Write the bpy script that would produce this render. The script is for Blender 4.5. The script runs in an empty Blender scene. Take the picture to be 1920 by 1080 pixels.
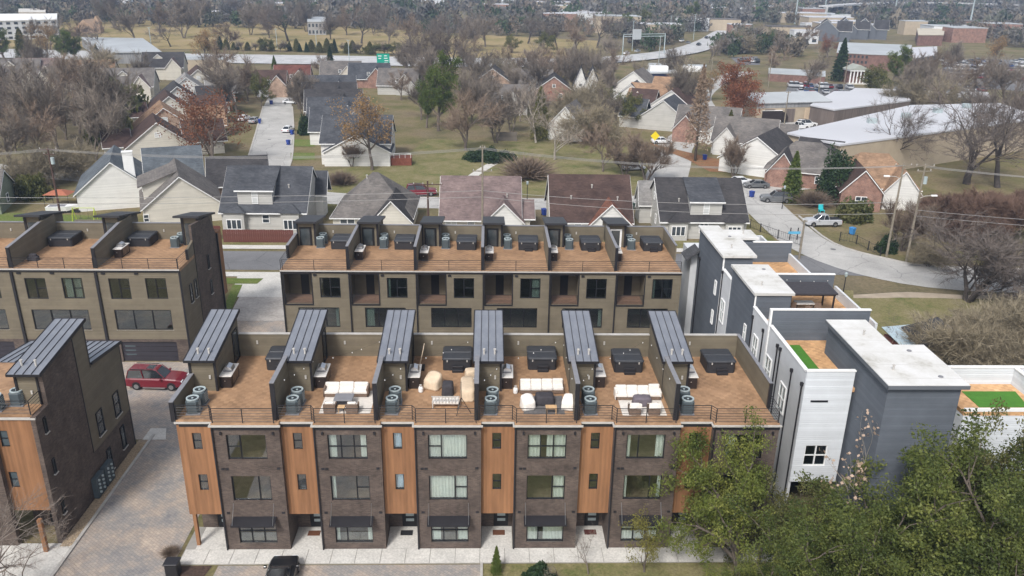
import bpy, math, random
import numpy as np
from mathutils import Vector, Matrix

# ------------------------------------------------------------------ camera, sky, sun, exposure
SC = bpy.context.scene
COL = SC.collection
YAW, PITCH, ROLL, FPX, CZ = math.radians(1.765), math.radians(21.2824), math.radians(0.9), 1540.42, 36.794
_c, _s = math.cos(YAW), math.sin(YAW)
cF = Vector((_s * math.cos(PITCH), _c * math.cos(PITCH), -math.sin(PITCH)))
cR0 = Vector((_c, -_s, 0)); cU0 = cR0.cross(cF)
cR = cR0 * math.cos(ROLL) + cU0 * math.sin(ROLL)
cU = cU0 * math.cos(ROLL) - cR0 * math.sin(ROLL)
cam = bpy.data.cameras.new('camera')
cam.sensor_width = 36.0
cam.lens = FPX / 1920 * 36.0
cam.clip_start = 0.5; cam.clip_end = 9000
camo = bpy.data.objects.new('camera', cam); COL.objects.link(camo)
camo.matrix_world = Matrix(((cR.x, cU.x, -cF.x, 0), (cR.y, cU.y, -cF.y, 0), (cR.z, cU.z, -cF.z, CZ), (0, 0, 0, 1)))
SC.camera = camo

SUN_EL, SUN_AZ = math.radians(48), math.radians(205)      # azimuth clockwise from +Y
w = bpy.data.worlds.new('World'); SC.world = w; w.use_nodes = True
wn = w.node_tree; wn.nodes.clear()
sky = wn.nodes.new('ShaderNodeTexSky'); sky.sky_type = 'NISHITA'; sky.sun_disc = False
sky.sun_elevation = SUN_EL; sky.sun_rotation = SUN_AZ; sky.air_density = 1.0; sky.dust_density = 3.0; sky.ozone_density = 1.0
hs = wn.nodes.new('ShaderNodeHueSaturation'); hs.inputs['Saturation'].default_value = 0.42
bg = wn.nodes.new('ShaderNodeBackground'); bg.inputs['Strength'].default_value = 0.105
wo = wn.nodes.new('ShaderNodeOutputWorld')
wn.links.new(sky.outputs[0], hs.inputs['Color']); wn.links.new(hs.outputs[0], bg.inputs['Color']); wn.links.new(bg.outputs[0], wo.inputs[0])
sl = bpy.data.lights.new('sun', 'SUN'); sl.energy = 1.5; sl.angle = math.radians(11); sl.color = (1.0, 0.975, 0.945)
slo = bpy.data.objects.new('sun', sl); COL.objects.link(slo)
slo.rotation_euler = (math.pi / 2 - SUN_EL, 0, -SUN_AZ + math.pi)
SC.view_settings.view_transform = 'Standard'; SC.view_settings.look = 'None'
SC.view_settings.gamma = 1.0; SC.view_settings.use_curve_mapping = False
SC.view_settings.exposure = 0.88
SC.cycles.max_bounces = 6; SC.cycles.transparent_max_bounces = 12
SC.cycles.volume_bounces = 0; SC.cycles.use_denoising = True

def ray(px, py):
    return cF + cR * ((px - 960) / FPX) - cU * ((py - 540) / FPX)
def G(px, py, z=0.0):                       # survey: where a point of height z lies on the plan
    d = ray(px, py); t = (z - CZ) / d.z
    return (d.x * t, d.y * t)

# ------------------------------------------------------------------ mesh helpers
class MB:
    def __init__(s): s.v = []; s.f = []
    def face(s, pts):
        n = len(s.v); s.v.extend([tuple(p) for p in pts]); s.f.append(tuple(range(n, n + len(pts)))); return s
    def box(s, x0, y0, z0, x1, y1, z1):
        n = len(s.v)
        s.v += [(x0, y0, z0), (x1, y0, z0), (x1, y1, z0), (x0, y1, z0), (x0, y0, z1), (x1, y0, z1), (x1, y1, z1), (x0, y1, z1)]
        s.f += [(n, n+3, n+2, n+1), (n+4, n+5, n+6, n+7), (n, n+1, n+5, n+4), (n+1, n+2, n+6, n+5), (n+2, n+3, n+7, n+6), (n+3, n, n+4, n+7)]
        return s
    def bbox(s, x0, y0, z0, x1, y1, z1, b):  # box with chamfered vertical edges and top
        pts = [(x0+b, y0), (x1-b, y0), (x1, y0+b), (x1, y1-b), (x1-b, y1), (x0+b, y1), (x0, y1-b), (x0, y0+b)]
        cx, cy = (x0+x1)/2, (y0+y1)/2
        kx, ky = 1 - 2*b*.7/max(x1-x0, 1e-6), 1 - 2*b*.7/max(y1-y0, 1e-6)
        ins = [(cx + (x-cx)*kx, cy + (y-cy)*ky) for x, y in pts]
        return s.loft([[(x, y, z0) for x, y in pts], [(x, y, z1-b*.7) for x, y in pts], [(x, y, z1) for x, y in ins]])
    def loft(s, rings, cap=True):
        n = len(s.v); k = len(rings[0])
        for r in rings: s.v.extend([tuple(p) for p in r])
        for i in range(len(rings)-1):
            a = n + i*k; b = a + k
            for j in range(k):
                j2 = (j+1) % k
                s.f.append((a+j, a+j2, b+j2, b+j))
        if cap:
            s.f.append(tuple(range(n+k-1, n-1, -1))); m = n + (len(rings)-1)*k
            s.f.append(tuple(range(m, m+k)))
        return s
    def prism(s, pts, axis, a, b):           # 2D outline (counter-clockwise) pushed along an axis
        def mk(p, t):
            return (t, p[0], p[1]) if axis == 'x' else (p[0], t, p[1]) if axis == 'y' else (p[0], p[1], t)
        r0 = [mk(p, a) for p in pts]; r1 = [mk(p, b) for p in pts]
        return s.loft([r0, r1]) if axis != 'y' else s.loft([r1, r0])
    def tube(s, pts, rs, n=6, cap=True):
        if not hasattr(rs, '__len__'): rs = [rs]*len(pts)
        pts = [Vector(p) for p in pts]; rings = []
        for i, p in enumerate(pts):
            d = (pts[min(i+1, len(pts)-1)] - pts[max(i-1, 0)])
            if d.length < 1e-9: d = Vector((0, 0, 1))
            d.normalize()
            u = d.cross(Vector((0, 0, 1)) if abs(d.z) < .9 else Vector((1, 0, 0))).normalized(); v = d.cross(u)
            rings.append([p + (u*math.cos(2*math.pi*k/n) + v*math.sin(2*math.pi*k/n))*rs[i] for k in range(n)])
        return s.loft(rings, cap)
    def cyl(s, x, y, z0, z1, r, n=16, r1=None):
        return s.tube([(x, y, z0), (x, y, z1)], [r, r if r1 is None else r1], n)
    def slab(s, q, t):                       # quad thickened downwards
        a = [Vector(p) for p in q]; nrm = (a[1]-a[0]).cross(a[2]-a[0]).normalized()
        if nrm.z < 0: a = a[::-1]; nrm = -nrm
        return s.loft([[p - nrm*t for p in a], a])
    def wall(s, u0, u1, z0, z1, y, t, holes=()):   # wall facing -y with openings (u0,u1,z0,z1)
        us = sorted({u0, u1, *[h[0] for h in holes], *[h[1] for h in holes]}); us = [u for u in us if u0 <= u <= u1]
        zs = sorted({z0, z1, *[h[2] for h in holes], *[h[3] for h in holes]}); zs = [z for z in zs if z0 <= z <= z1]
        def solid(i, j):
            if i < 0 or j < 0 or i >= len(us)-1 or j >= len(zs)-1: return False
            cu, cz = (us[i]+us[i+1])/2, (zs[j]+zs[j+1])/2
            return not any(h[0] < cu < h[1] and h[2] < cz < h[3] for h in holes)
        for i in range(len(us)-1):
            for j in range(len(zs)-1):
                if not solid(i, j): continue
                a, b, c, d = us[i], us[i+1], zs[j], zs[j+1]
                s.face([(a, y, c), (b, y, c), (b, y, d), (a, y, d)]); s.face([(b, y+t, c), (a, y+t, c), (a, y+t, d), (b, y+t, d)])
                if not solid(i-1, j): s.face([(a, y+t, c), (a, y, c), (a, y, d), (a, y+t, d)])
                if not solid(i+1, j): s.face([(b, y, c), (b, y+t, c), (b, y+t, d), (b, y, d)])
                if not solid(i, j-1): s.face([(a, y+t, c), (b, y+t, c), (b, y, c), (a, y, c)])
                if not solid(i, j+1): s.face([(a, y, d), (b, y, d), (b, y+t, d), (a, y+t, d)])
        return s
    def xf(s, start, rz, loc):               # turn and move everything added since index start
        c, q = math.cos(rz), math.sin(rz)
        for i in range(start, len(s.v)):
            x, y, z = s.v[i]; s.v[i] = (x*c - y*q + loc[0], x*q + y*c + loc[1], z + loc[2])
        return s
    def mesh(s, name, mat, smooth=False):
        me = bpy.data.meshes.new(name); me.from_pydata(s.v, [], s.f)
        if mat is not None: me.materials.append(mat)
        if smooth: me.polygons.foreach_set('use_smooth', [True]*len(me.polygons))
        me.update(); return me
    def build(s, name, mat, parent=None, smooth=False):
        return ob(name, s.mesh(name, mat, smooth), parent)

def ob(name, data, parent=None, loc=None, rz=None):
    o = bpy.data.objects.new(name, data); COL.objects.link(o)
    if parent is not None: o.parent = parent
    if loc is not None: o.location = loc
    if rz is not None: o.rotation_euler = (0, 0, rz)
    return o
def tag(o, label, cat, group=None):
    o['label'] = label; o['category'] = cat
    if group: o['group'] = group
    return o
def thing(name, label, cat, loc=(0, 0, 0), rz=0.0, group=None, scale=None):
    o = ob(name, None, None, loc, rz); o.empty_display_size = .3
    if scale: o.scale = scale if hasattr(scale, '__len__') else (scale,)*3
    return tag(o, label, cat, group)
def struct(name, mb, mat):
    o = mb.build(name, mat); o['kind'] = 'structure'; return o
MESH = {}; SEC = ''
NTH = 'first second third fourth fifth sixth seventh eighth ninth tenth eleventh twelfth thirteenth fourteenth fifteenth sixteenth seventeenth eighteenth nineteenth twentieth'.split()
NTH += ['twenty ' + n for n in NTH[:9]] + ['thirtieth'] + ['thirty ' + n for n in NTH[:9]]
def part(name, key, fn, mat, parent, loc=None, rz=None, smooth=False):   # alike parts share mesh data
    k = (name, repr(key), mat.name, SEC)
    if k not in MESH:
        mb = MB(); fn(mb); MESH[k] = mb.mesh(name, mat, smooth)
    return ob(name, MESH[k], parent, loc, rz)
def copy_tree(o, parent=None):
    c = o.copy(); COL.objects.link(c); c.parent = parent
    for ch in list(o.children): copy_tree(ch, c)
    return c
def sheet(name, pts, z, mat, kind='structure'):
    mb = MB(); mb.face([(x, y, z) for x, y in pts]); o = mb.build(name, mat); o['kind'] = kind; return o
def ribbon(name, pts, width, z, mat, thick=None, smooth=4):
    P = [Vector((p[0], p[1], 0)) for p in pts]; wd = [p[2] if len(p) > 2 else width for p in pts]
    out = []; ws = []
    for i in range(len(P)-1):                # Catmull-Rom through the points
        p0, p1, p2, p3 = P[max(i-1, 0)], P[i], P[i+1], P[min(i+2, len(P)-1)]
        for k in range(smooth):
            t = k/smooth
            out.append(.5*((2*p1) + (p2-p0)*t + (2*p0-5*p1+4*p2-p3)*t*t + (3*p1-p0-3*p2+p3)*t**3)); ws.append(wd[i]*(1-t) + wd[i+1]*t)
    out.append(P[-1]); ws.append(wd[-1]); L = []; Rr = []
    for i, p in enumerate(out):
        d = (out[min(i+1, len(out)-1)] - out[max(i-1, 0)]).normalized(); n = Vector((-d.y, d.x, 0))
        L.append(p + n*ws[i]/2); Rr.append(p - n*ws[i]/2)
    mb = MB()
    for i in range(len(out)-1):
        q = [(Rr[i].x, Rr[i].y, z), (Rr[i+1].x, Rr[i+1].y, z), (L[i+1].x, L[i+1].y, z), (L[i].x, L[i].y, z)]
        if thick: mb.slab(q, thick)
        else: mb.face(q)
    return struct(name, mb, mat)

# ------------------------------------------------------------------ materials
MATS = {}
def _base(name):
    m = bpy.data.materials.new(name); m.use_nodes = True; nt = m.node_tree; nt.nodes.clear()
    out = nt.nodes.new('ShaderNodeOutputMaterial'); p = nt.nodes.new('ShaderNodeBsdfPrincipled')
    nt.links.new(p.outputs[0], out.inputs[0]); MATS[name] = m
    return m, nt, p, out
def N(nt, t, **kw):
    n = nt.nodes.new(t)
    for k, v in kw.items(): setattr(n, k, v)
    return n
def mul(c, k): return (min(c[0]*k, 1), min(c[1]*k, 1), min(c[2]*k, 1), 1)
def coords(nt, world=False):
    if world:
        g = N(nt, 'ShaderNodeNewGeometry'); return g.outputs['Position']
    return N(nt, 'ShaderNodeTexCoord').outputs['Object']
def noise(nt, vec, scale, detail=4, rough=.6):
    n = N(nt, 'ShaderNodeTexNoise'); n.inputs['Scale'].default_value = scale; n.inputs['Detail'].default_value = detail
    n.inputs['Roughness'].default_value = rough; nt.links.new(vec, n.inputs['Vector']); return n.outputs['Fac']
def ramp(nt, fac, stops):
    r = N(nt, 'ShaderNodeValToRGB'); e = r.color_ramp.elements
    while len(e) < len(stops): e.new(.5)
    for i, (p, c) in enumerate(stops): e[i].position = p; e[i].color = (c[0], c[1], c[2], 1)
    nt.links.new(fac, r.inputs[0]); return r.outputs[0]
def mixc(nt, fac, a, b, mode='MIX'):
    n = N(nt, 'ShaderNodeMix', data_type='RGBA', blend_type=mode)
    for s, i in ((fac, 0), (a, 6), (b, 7)):
        if hasattr(s, 'is_linked') or hasattr(s, 'links'): nt.links.new(s, n.inputs[i])
        else: n.inputs[i].default_value = s if not hasattr(s, '__len__') else (s[0], s[1], s[2], 1)
    return n.outputs[2]
def bump(nt, p, h, strength, dist=.02):
    b = N(nt, 'ShaderNodeBump'); b.inputs['Strength'].default_value = strength; b.inputs['Distance'].default_value = dist
    nt.links.new(h, b.inputs['Height']); nt.links.new(b.outputs[0], p.inputs['Normal']); return b
def vmath(nt, op, a, b=None):
    n = N(nt, 'ShaderNodeMath', operation=op)
    for i, s in enumerate((a, b)):
        if s is None: continue
        if isinstance(s, (int, float)): n.inputs[i].default_value = s
        else: nt.links.new(s, n.inputs[i])
    return n.outputs[0]

def M(name, col, rough=.8, var=.18, scale=2.0, metal=0.0, world=False, fine=None, bumps=0.0, spec=.35, objvar=0.0):
    if name in MATS: return MATS[name]
    m, nt, p, out = _base(name); v = coords(nt, world)
    c = ramp(nt, noise(nt, v, scale), [(.3, mul(col, 1-var)), (.7, mul(col, 1+var))])
    if fine:
        c = mixc(nt, 1.0, c, ramp(nt, noise(nt, v, fine, 3), [(.3, (.8, .8, .8)), (.7, (1.15, 1.15, 1.15))]), 'MULTIPLY')
    if objvar:
        oi = N(nt, 'ShaderNodeObjectInfo')
        c = mixc(nt, 1.0, c, ramp(nt, oi.outputs['Random'], [(0, (1-objvar,)*3), (1, (1+objvar,)*3)]), 'MULTIPLY')
    nt.links.new(c, p.inputs['Base Color']); p.inputs['Roughness'].default_value = rough; p.inputs['Metallic'].default_value = metal
    p.inputs['Specular IOR Level'].default_value = spec
    if bumps: bump(nt, p, noise(nt, v, fine or scale*6, 4), bumps)
    return m
def siding(name, col, pitch=.18, vertical=False, rough=.75, stain=.12, strength=.9):
    if name in MATS: return MATS[name]
    m, nt, p, out = _base(name); v = coords(nt); x = N(nt, 'ShaderNodeSeparateXYZ'); nt.links.new(v, x.inputs[0])
    t = vmath(nt, 'ADD', x.outputs[0], x.outputs[1]) if vertical else x.outputs[2]
    k = vmath(nt, 'DIVIDE', t, pitch); fr = vmath(nt, 'FRACT', k)
    h = fr if not vertical else vmath(nt, 'GREATER_THAN', fr, .09)
    if not vertical: h = vmath(nt, 'SUBTRACT', 1.0, fr)
    wn_ = N(nt, 'ShaderNodeTexWhiteNoise', noise_dimensions='1D'); nt.links.new(vmath(nt, 'FLOOR', k), wn_.inputs['W'])
    mp = N(nt, 'ShaderNodeMapping'); mp.inputs['Scale'].default_value = (3.5, 3.5, .45) if vertical else (.8, .8, .8); nt.links.new(coords(nt, True), mp.inputs[0])
    c = ramp(nt, noise(nt, mp.outputs[0], .6, 6, .65), [(.3, mul(col, 1-stain*1.4)), (.7, mul(col, 1+stain*1.4))])
    c = mixc(nt, 1.0, c, ramp(nt, wn_.outputs['Value'], [(0, (.84 if vertical else .93,)*3), (1, (1.14 if vertical else 1.06,)*3)]), 'MULTIPLY')
    nt.links.new(c, p.inputs['Base Color']); p.inputs['Roughness'].default_value = rough; p.inputs['Specular IOR Level'].default_value = .3
    bump(nt, p, h, strength, .025); return m
def brick(name, a, b, mortar, w=.24, hh=.08):
    m, nt, p, out = _base(name); v = coords(nt); x = N(nt, 'ShaderNodeSeparateXYZ'); nt.links.new(v, x.inputs[0])
    cb = N(nt, 'ShaderNodeCombineXYZ'); nt.links.new(vmath(nt, 'ADD', x.outputs[0], x.outputs[1]), cb.inputs[0]); nt.links.new(x.outputs[2], cb.inputs[1])
    t = N(nt, 'ShaderNodeTexBrick'); nt.links.new(cb.outputs[0], t.inputs['Vector'])
    t.inputs['Color1'].default_value = (*a, 1); t.inputs['Color2'].default_value = (*b, 1); t.inputs['Mortar'].default_value = (*mortar, 1)
    t.inputs['Scale'].default_value = 1; t.inputs['Brick Width'].default_value = w; t.inputs['Row Height'].default_value = hh; t.inputs['Mortar Size'].default_value = .008
    c = mixc(nt, 1.0, t.outputs[0], ramp(nt, noise(nt, N(nt, 'ShaderNodeNewGeometry').outputs['Position'], .8, 7, .72), [(.3, (.6, .58, .58)), (.7, (1.45, 1.45, 1.43))]), 'MULTIPLY')
    nt.links.new(c, p.inputs['Base Color']); p.inputs['Roughness'].default_value = .85
    bump(nt, p, t.outputs['Fac'], -.5, .01); return m
def shingle(name, col, var=.22):
    m, nt, p, out = _base(name); v = coords(nt); x = N(nt, 'ShaderNodeSeparateXYZ'); nt.links.new(v, x.inputs[0])
    cb = N(nt, 'ShaderNodeCombineXYZ'); nt.links.new(vmath(nt, 'ADD', x.outputs[0], x.outputs[1]), cb.inputs[0]); nt.links.new(vmath(nt, 'MULTIPLY', x.outputs[2], 1.6), cb.inputs[1])
    t = N(nt, 'ShaderNodeTexBrick'); nt.links.new(cb.outputs[0], t.inputs['Vector']); t.inputs['Scale'].default_value = 1
    t.inputs['Color1'].default_value = mul(col, 1-var*.7); t.inputs['Color2'].default_value = mul(col, 1+var*.7); t.inputs['Mortar'].default_value = mul(col, .7)
    t.inputs['Brick Width'].default_value = .5; t.inputs['Row Height'].default_value = .22; t.inputs['Mortar Size'].default_value = .012
    c = mixc(nt, 1.0, t.outputs[0], ramp(nt, noise(nt, N(nt, 'ShaderNodeNewGeometry').outputs['Position'], .4, 7, .7), [(.28, (.62, .62, .64)), (.72, (1.5, 1.47, 1.43))]), 'MULTIPLY')
    nt.links.new(c, p.inputs['Base Color']); p.inputs['Roughness'].default_value = .9; p.inputs['Specular IOR Level'].default_value = .2
    bump(nt, p, t.outputs['Fac'], -.4, .015); return m
def glass(name, tint, refl):
    m, nt, p, out = _base(name); nt.nodes.remove(p)
    tr = N(nt, 'ShaderNodeBsdfTransparent'); tr.inputs[0].default_value = (*tint, 1)
    gl = N(nt, 'ShaderNodeBsdfGlossy'); gl.inputs['Roughness'].default_value = .03; gl.inputs[0].default_value = (.92, .96, 1, 1)
    lw = N(nt, 'ShaderNodeLayerWeight'); lw.inputs[0].default_value = .35
    mx = N(nt, 'ShaderNodeMixShader'); nt.links.new(vmath(nt, 'ADD', vmath(nt, 'MULTIPLY', lw.outputs['Facing'], .5), refl), mx.inputs[0])
    nt.links.new(tr.outputs[0], mx.inputs[1]); nt.links.new(gl.outputs[0], mx.inputs[2]); nt.links.new(mx.outputs[0], out.inputs[0]); return m
def leaf(name, cols, var=.35, trans=.3, scale=.9, rough=.6):
    m, nt, p, out = _base(name); v = coords(nt)
    oi = N(nt, 'ShaderNodeObjectInfo')
    c = ramp(nt, noise(nt, v, scale, 3, .7), [(.3 + .4*i/(len(cols)-1), k) for i, k in enumerate(cols)])
    c = mixc(nt, 1.0, c, ramp(nt, oi.outputs['Random'], [(0, (1-var, 1-var*.8, 1-var*.9)), (1, (1+var, 1+var*.8, 1+var*.6))]), 'MULTIPLY')
    nt.links.new(c, p.inputs['Base Color']); p.inputs['Roughness'].default_value = rough; p.inputs['Specular IOR Level'].default_value = .3
    tl = N(nt, 'ShaderNodeBsdfTranslucent'); nt.links.new(c, tl.inputs[0]); mx = N(nt, 'ShaderNodeMixShader'); mx.inputs[0].default_value = trans
    nt.links.new(p.outputs[0], mx.inputs[1]); nt.links.new(tl.outputs[0], mx.inputs[2]); nt.links.new(mx.outputs[0], out.inputs[0]); return m

m_khaki = siding('khaki_siding', (.158, .134, .095))
m_brick = brick('dark_brick', (.060, .042, .034), (.104, .074, .060), (.10, .088, .078))
m_wood = siding('cedar_boards', (.255, .127, .062), .14, vertical=True, stain=.16, strength=.3)
m_black = M('black_trim', (.022, .021, .024), .45, .1)
m_frame = M('black_window_frame', (.014, .014, .016), .4, .1)
m_gutter = M('pale_gutter', (.45, .43, .40), .5, .1)
m_cap = M('grey_cap', (.21, .21, .225), .5, .1)
m_conc = M('pale_concrete', (.56, .54, .50), .9, .1, .7, fine=8, world=True)
m_int = M('cream_interior', (.55, .50, .42), .9, .05)
m_intd = M('brown_interior', (.22, .16, .11), .8, .3, 1.5)
m_glass = glass('window_glass', (.90, .935, .92), .08)
m_glassd = glass('dim_window_glass', (.62, .68, .66), .10)
m_curtain = M('pale_curtain', (.74, .75, .71), .9, .06, 6)
m_blue = M('pale_blue_blind', (.62, .72, .86), .9, .05, 6)
m_white = M('white_paint', (.78, .78, .77), .6, .04)
m_steel = M('stainless_steel', (.62, .62, .63), .28, .1, metal=.9)
m_tubc = M('hot_tub_cover_vinyl', (.040, .043, .050), .5, .15, 3)
m_tubs = M('hot_tub_skirt', (.030, .030, .034), .6, .1, 6)
m_acg = M('grey_condenser_casing', (.07, .09, .10), .55, .12)
m_acl = M('pale_condenser_grille', (.36, .42, .43), .5, .1)
m_fab = M('white_cushion_fabric', (.74, .70, .65), .95, .06, 5, fine=30, bumps=.15)
m_wick = M('brown_wicker', (.17, .12, .09), .85, .25, 12)
m_tan = M('beige_canvas_cover', (.60, .48, .35), .95, .12, 3, bumps=.2)
m_darkcov = M('dark_grey_furniture_cover', (.045, .042, .048), .85, .2, 4, bumps=.2)
m_espresso = M('espresso_cabinet', (.028, .020, .018), .5, .2)
m_ctop = M('pale_counter_top', (.66, .63, .59), .4, .08, 8)
m_ply = M('light_wood', (.55, .36, .19), .7, .2, 5)

def metal_roof():
    m, nt, p, out = _base('standing_seam_metal'); v = coords(nt)
    c = ramp(nt, noise(nt, v, 1.2, 5), [(.3, (.21, .225, .26)), (.7, (.29, .305, .34))])
    nt.links.new(c, p.inputs['Base Color']); p.inputs['Metallic'].default_value = .35; p.inputs['Roughness'].default_value = .38; return m
m_metal = metal_roof()
def deckmat(name, a, b, tile=.31):
    m, nt, p, out = _base(name); v = coords(nt); x = N(nt, 'ShaderNodeSeparateXYZ'); nt.links.new(v, x.inputs[0])
    ck = N(nt, 'ShaderNodeTexChecker'); ck.inputs['Scale'].default_value = 1/tile; ck.inputs[1].default_value = (*a, 1); ck.inputs[2].default_value = (*b, 1)
    nt.links.new(v, ck.inputs['Vector'])
    slat = mixc(nt, ck.outputs['Fac'], vmath(nt, 'FRACT', vmath(nt, 'MULTIPLY', x.outputs[0], 6/tile)), vmath(nt, 'FRACT', vmath(nt, 'MULTIPLY', x.outputs[1], 6/tile)))
    c = mixc(nt, 1.0, ck.outputs[0], ramp(nt, noise(nt, N(nt, 'ShaderNodeNewGeometry').outputs['Position'], .5, 7, .72), [(.28, (.62, .60, .58)), (.5, (1.0, .99, .97)), (.72, (1.3, 1.32, 1.34))]), 'MULTIPLY')
    wn_ = N(nt, 'ShaderNodeTexWhiteNoise', noise_dimensions='2D'); sc = N(nt, 'ShaderNodeVectorMath', operation='SCALE'); sc.inputs[3].default_value = 1/tile
    fl = N(nt, 'ShaderNodeVectorMath', operation='FLOOR'); nt.links.new(v, sc.inputs[0]); nt.links.new(sc.outputs[0], fl.inputs[0]); nt.links.new(fl.outputs[0], wn_.inputs[0])
    c = mixc(nt, 1.0, c, ramp(nt, wn_.outputs['Value'], [(0, (.88,)*3), (1, (1.1,)*3)]), 'MULTIPLY')
    nt.links.new(c, p.inputs['Base Color']); p.inputs['Roughness'].default_value = .7
    bump(nt, p, vmath(nt, 'GREATER_THAN', slat, .14), .35, .01); return m
m_deck = deckmat('tan_deck_tiles', (.315, .188, .104), (.35, .212, .12))
m_deck2 = deckmat('orange_deck_tiles', (.50, .29, .14), (.56, .335, .17))
SEC = 'ground'
# ------------------------------------------------------------------ ground, streets, paving
def ground_mat():
    m, nt, p, out = _base('winter_ground'); v = coords(nt, True)
    big = noise(nt, v, .012, 5, .65); mid = noise(nt, v, .11, 5, .65); fine = noise(nt, v, 2.2, 4, .7)
    g = ramp(nt, mid, [(.30, (.10, .105, .04)), (.45, (.155, .138, .065)), (.58, (.205, .165, .095)), (.72, (.14, .105, .068))])
    d = ramp(nt, mid, [(.3, (.10, .085, .06)), (.7, (.20, .165, .11))])
    c = mixc(nt, ramp(nt, big, [(.46, (0, 0, 0)), (.62, (1, 1, 1))]), g, d)
    c = mixc(nt, 1.0, c, ramp(nt, fine, [(.3, (.72, .72, .72)), (.7, (1.25, 1.25, 1.25))]), 'MULTIPLY')
    nt.links.new(c, p.inputs['Base Color']); p.inputs['Roughness'].default_value = .95; p.inputs['Specular IOR Level'].default_value = .1
    bump(nt, p, fine, .6, .15); return m
m_ground = ground_mat()
def lawn_mat(name, a, b, c3, sc=.25):
    m, nt, p, out = _base(name); v = coords(nt, True)
    c = ramp(nt, noise(nt, v, sc, 8, .78), [(.36, a), (.5, b), (.64, c3)])
    c = mixc(nt, 1.0, c, ramp(nt, noise(nt, v, 5, 4, .7), [(.3, (.7,)*3), (.7, (1.25,)*3)]), 'MULTIPLY')
    nt.links.new(c, p.inputs['Base Color']); p.inputs['Roughness'].default_value = .95; p.inputs['Specular IOR Level'].default_value = .1
    bump(nt, p, noise(nt, v, 9, 3), .6, .08); return m
m_lawn = lawn_mat('lawn_grass', (.115, .13, .045), (.19, .172, .08), (.245, .21, .12))
m_lawnb = lawn_mat('bright_lawn', (.10, .155, .035), (.13, .165, .045), (.17, .18, .07))
m_field = lawn_mat('dormant_field', (.19, .17, .065), (.30, .235, .115), (.34, .26, .15), .035)
m_leaflit = lawn_mat('leaf_litter', (.20, .10, .05), (.27, .14, .075), (.17, .13, .07), .4)
def paver_mat():
    m, nt, p, out = _base('mixed_pavers'); v = coords(nt, True)
    mp = N(nt, 'ShaderNodeMapping'); mp.inputs['Rotation'].default_value = (0, 0, math.radians(38)); nt.links.new(v, mp.inputs[0])
    t = N(nt, 'ShaderNodeTexBrick'); nt.links.new(mp.outputs[0], t.inputs['Vector']); t.inputs['Scale'].default_value = 1
    t.inputs['Color1'].default_value = (.35, .318, .285, 1); t.inputs['Color2'].default_value = (.272, .255, .243, 1); t.inputs['Mortar'].default_value = (.17, .15, .14, 1)
    t.inputs['Brick Width'].default_value = .3; t.inputs['Row Height'].default_value = .2; t.inputs['Mortar Size'].default_value = .008
    c = mixc(nt, 1.0, t.outputs[0], ramp(nt, noise(nt, mp.outputs[0], .42, 7, .7), [(.28, (.60, .66, .76)), (.45, (.95, .95, .95)), (.58, (1.2, 1.09, .99)), (.72, (1.55, 1.4, 1.23))]), 'MULTIPLY')
    nt.links.new(c, p.inputs['Base Color']); p.inputs['Roughness'].default_value = .8; bump(nt, p, t.outputs['Fac'], -.3, .01); return m
m_paver = paver_mat()
def asphalt_mat(name, col):
    m, nt, p, out = _base(name); v = coords(nt, True)
    c = ramp(nt, noise(nt, v, .16, 6, .65), [(.3, mul(col, .80)), (.7, mul(col, 1.18))])
    c = mixc(nt, 1.0, c, ramp(nt, noise(nt, v, 6, 3, .7), [(.3, (.86,)*3), (.7, (1.12,)*3)]), 'MULTIPLY')
    vo = N(nt, 'ShaderNodeTexVoronoi', feature='DISTANCE_TO_EDGE'); vo.inputs['Scale'].default_value = .16
    wv = N(nt, 'ShaderNodeVectorMath', operation='ADD'); nt.links.new(v, wv.inputs[0])
    nz = N(nt, 'ShaderNodeTexNoise'); nz.inputs['Scale'].default_value = .5; nt.links.new(v, nz.inputs['Vector']); nt.links.new(nz.outputs['Color'], wv.inputs[1]); nt.links.new(wv.outputs[0], vo.inputs['Vector'])
    c = mixc(nt, 1.0, c, ramp(nt, vo.outputs[0], [(.0, (.62,)*3), (.012, (1,)*3)]), 'MULTIPLY')
    nt.links.new(c, p.inputs['Base Color']); p.inputs['Roughness'].default_value = .9; p.inputs['Specular IOR Level'].default_value = .2; return m
m_asph = asphalt_mat('worn_pale_asphalt', (.42, .41, .39))
m_asphd = asphalt_mat('grey_asphalt', (.17, .17, .175))
m_hwy = asphalt_mat('concrete_highway', (.46, .46, .46))
m_kerb = M('kerb_concrete', (.42, .40, .37), .9, .15, 1.5, world=True)

mb = MB()
Rg = [(-2600, -40), (-700, -40), (-160, -40), (160, -40), (700, -40), (2600, -40)]
ys = [-40, 60, 130, 260, 450, 700, 860, 1000, 1120, 1300, 1600]
zz = [0, 0, 0, 0, 0, 0, 0, 8, 18, 34, 52]
xsn = [-2600, -1400, -700, -350, -160, 0, 160, 350, 700, 1400, 2600]
rr = random.Random(4)
idx = {}
for j, (y, z) in enumerate(zip(ys, zz)):
    for i, x in enumerate(xsn):
        idx[i, j] = len(mb.v); mb.v.append((x, y, z * (.75 + .5*rr.random()) - .0))
for j in range(len(ys)-1):
    for i in range(len(xsn)-1): mb.f.append((idx[i, j], idx[i+1, j], idx[i+1, j+1], idx[i, j+1]))
struct('ground', mb, m_ground)

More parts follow.
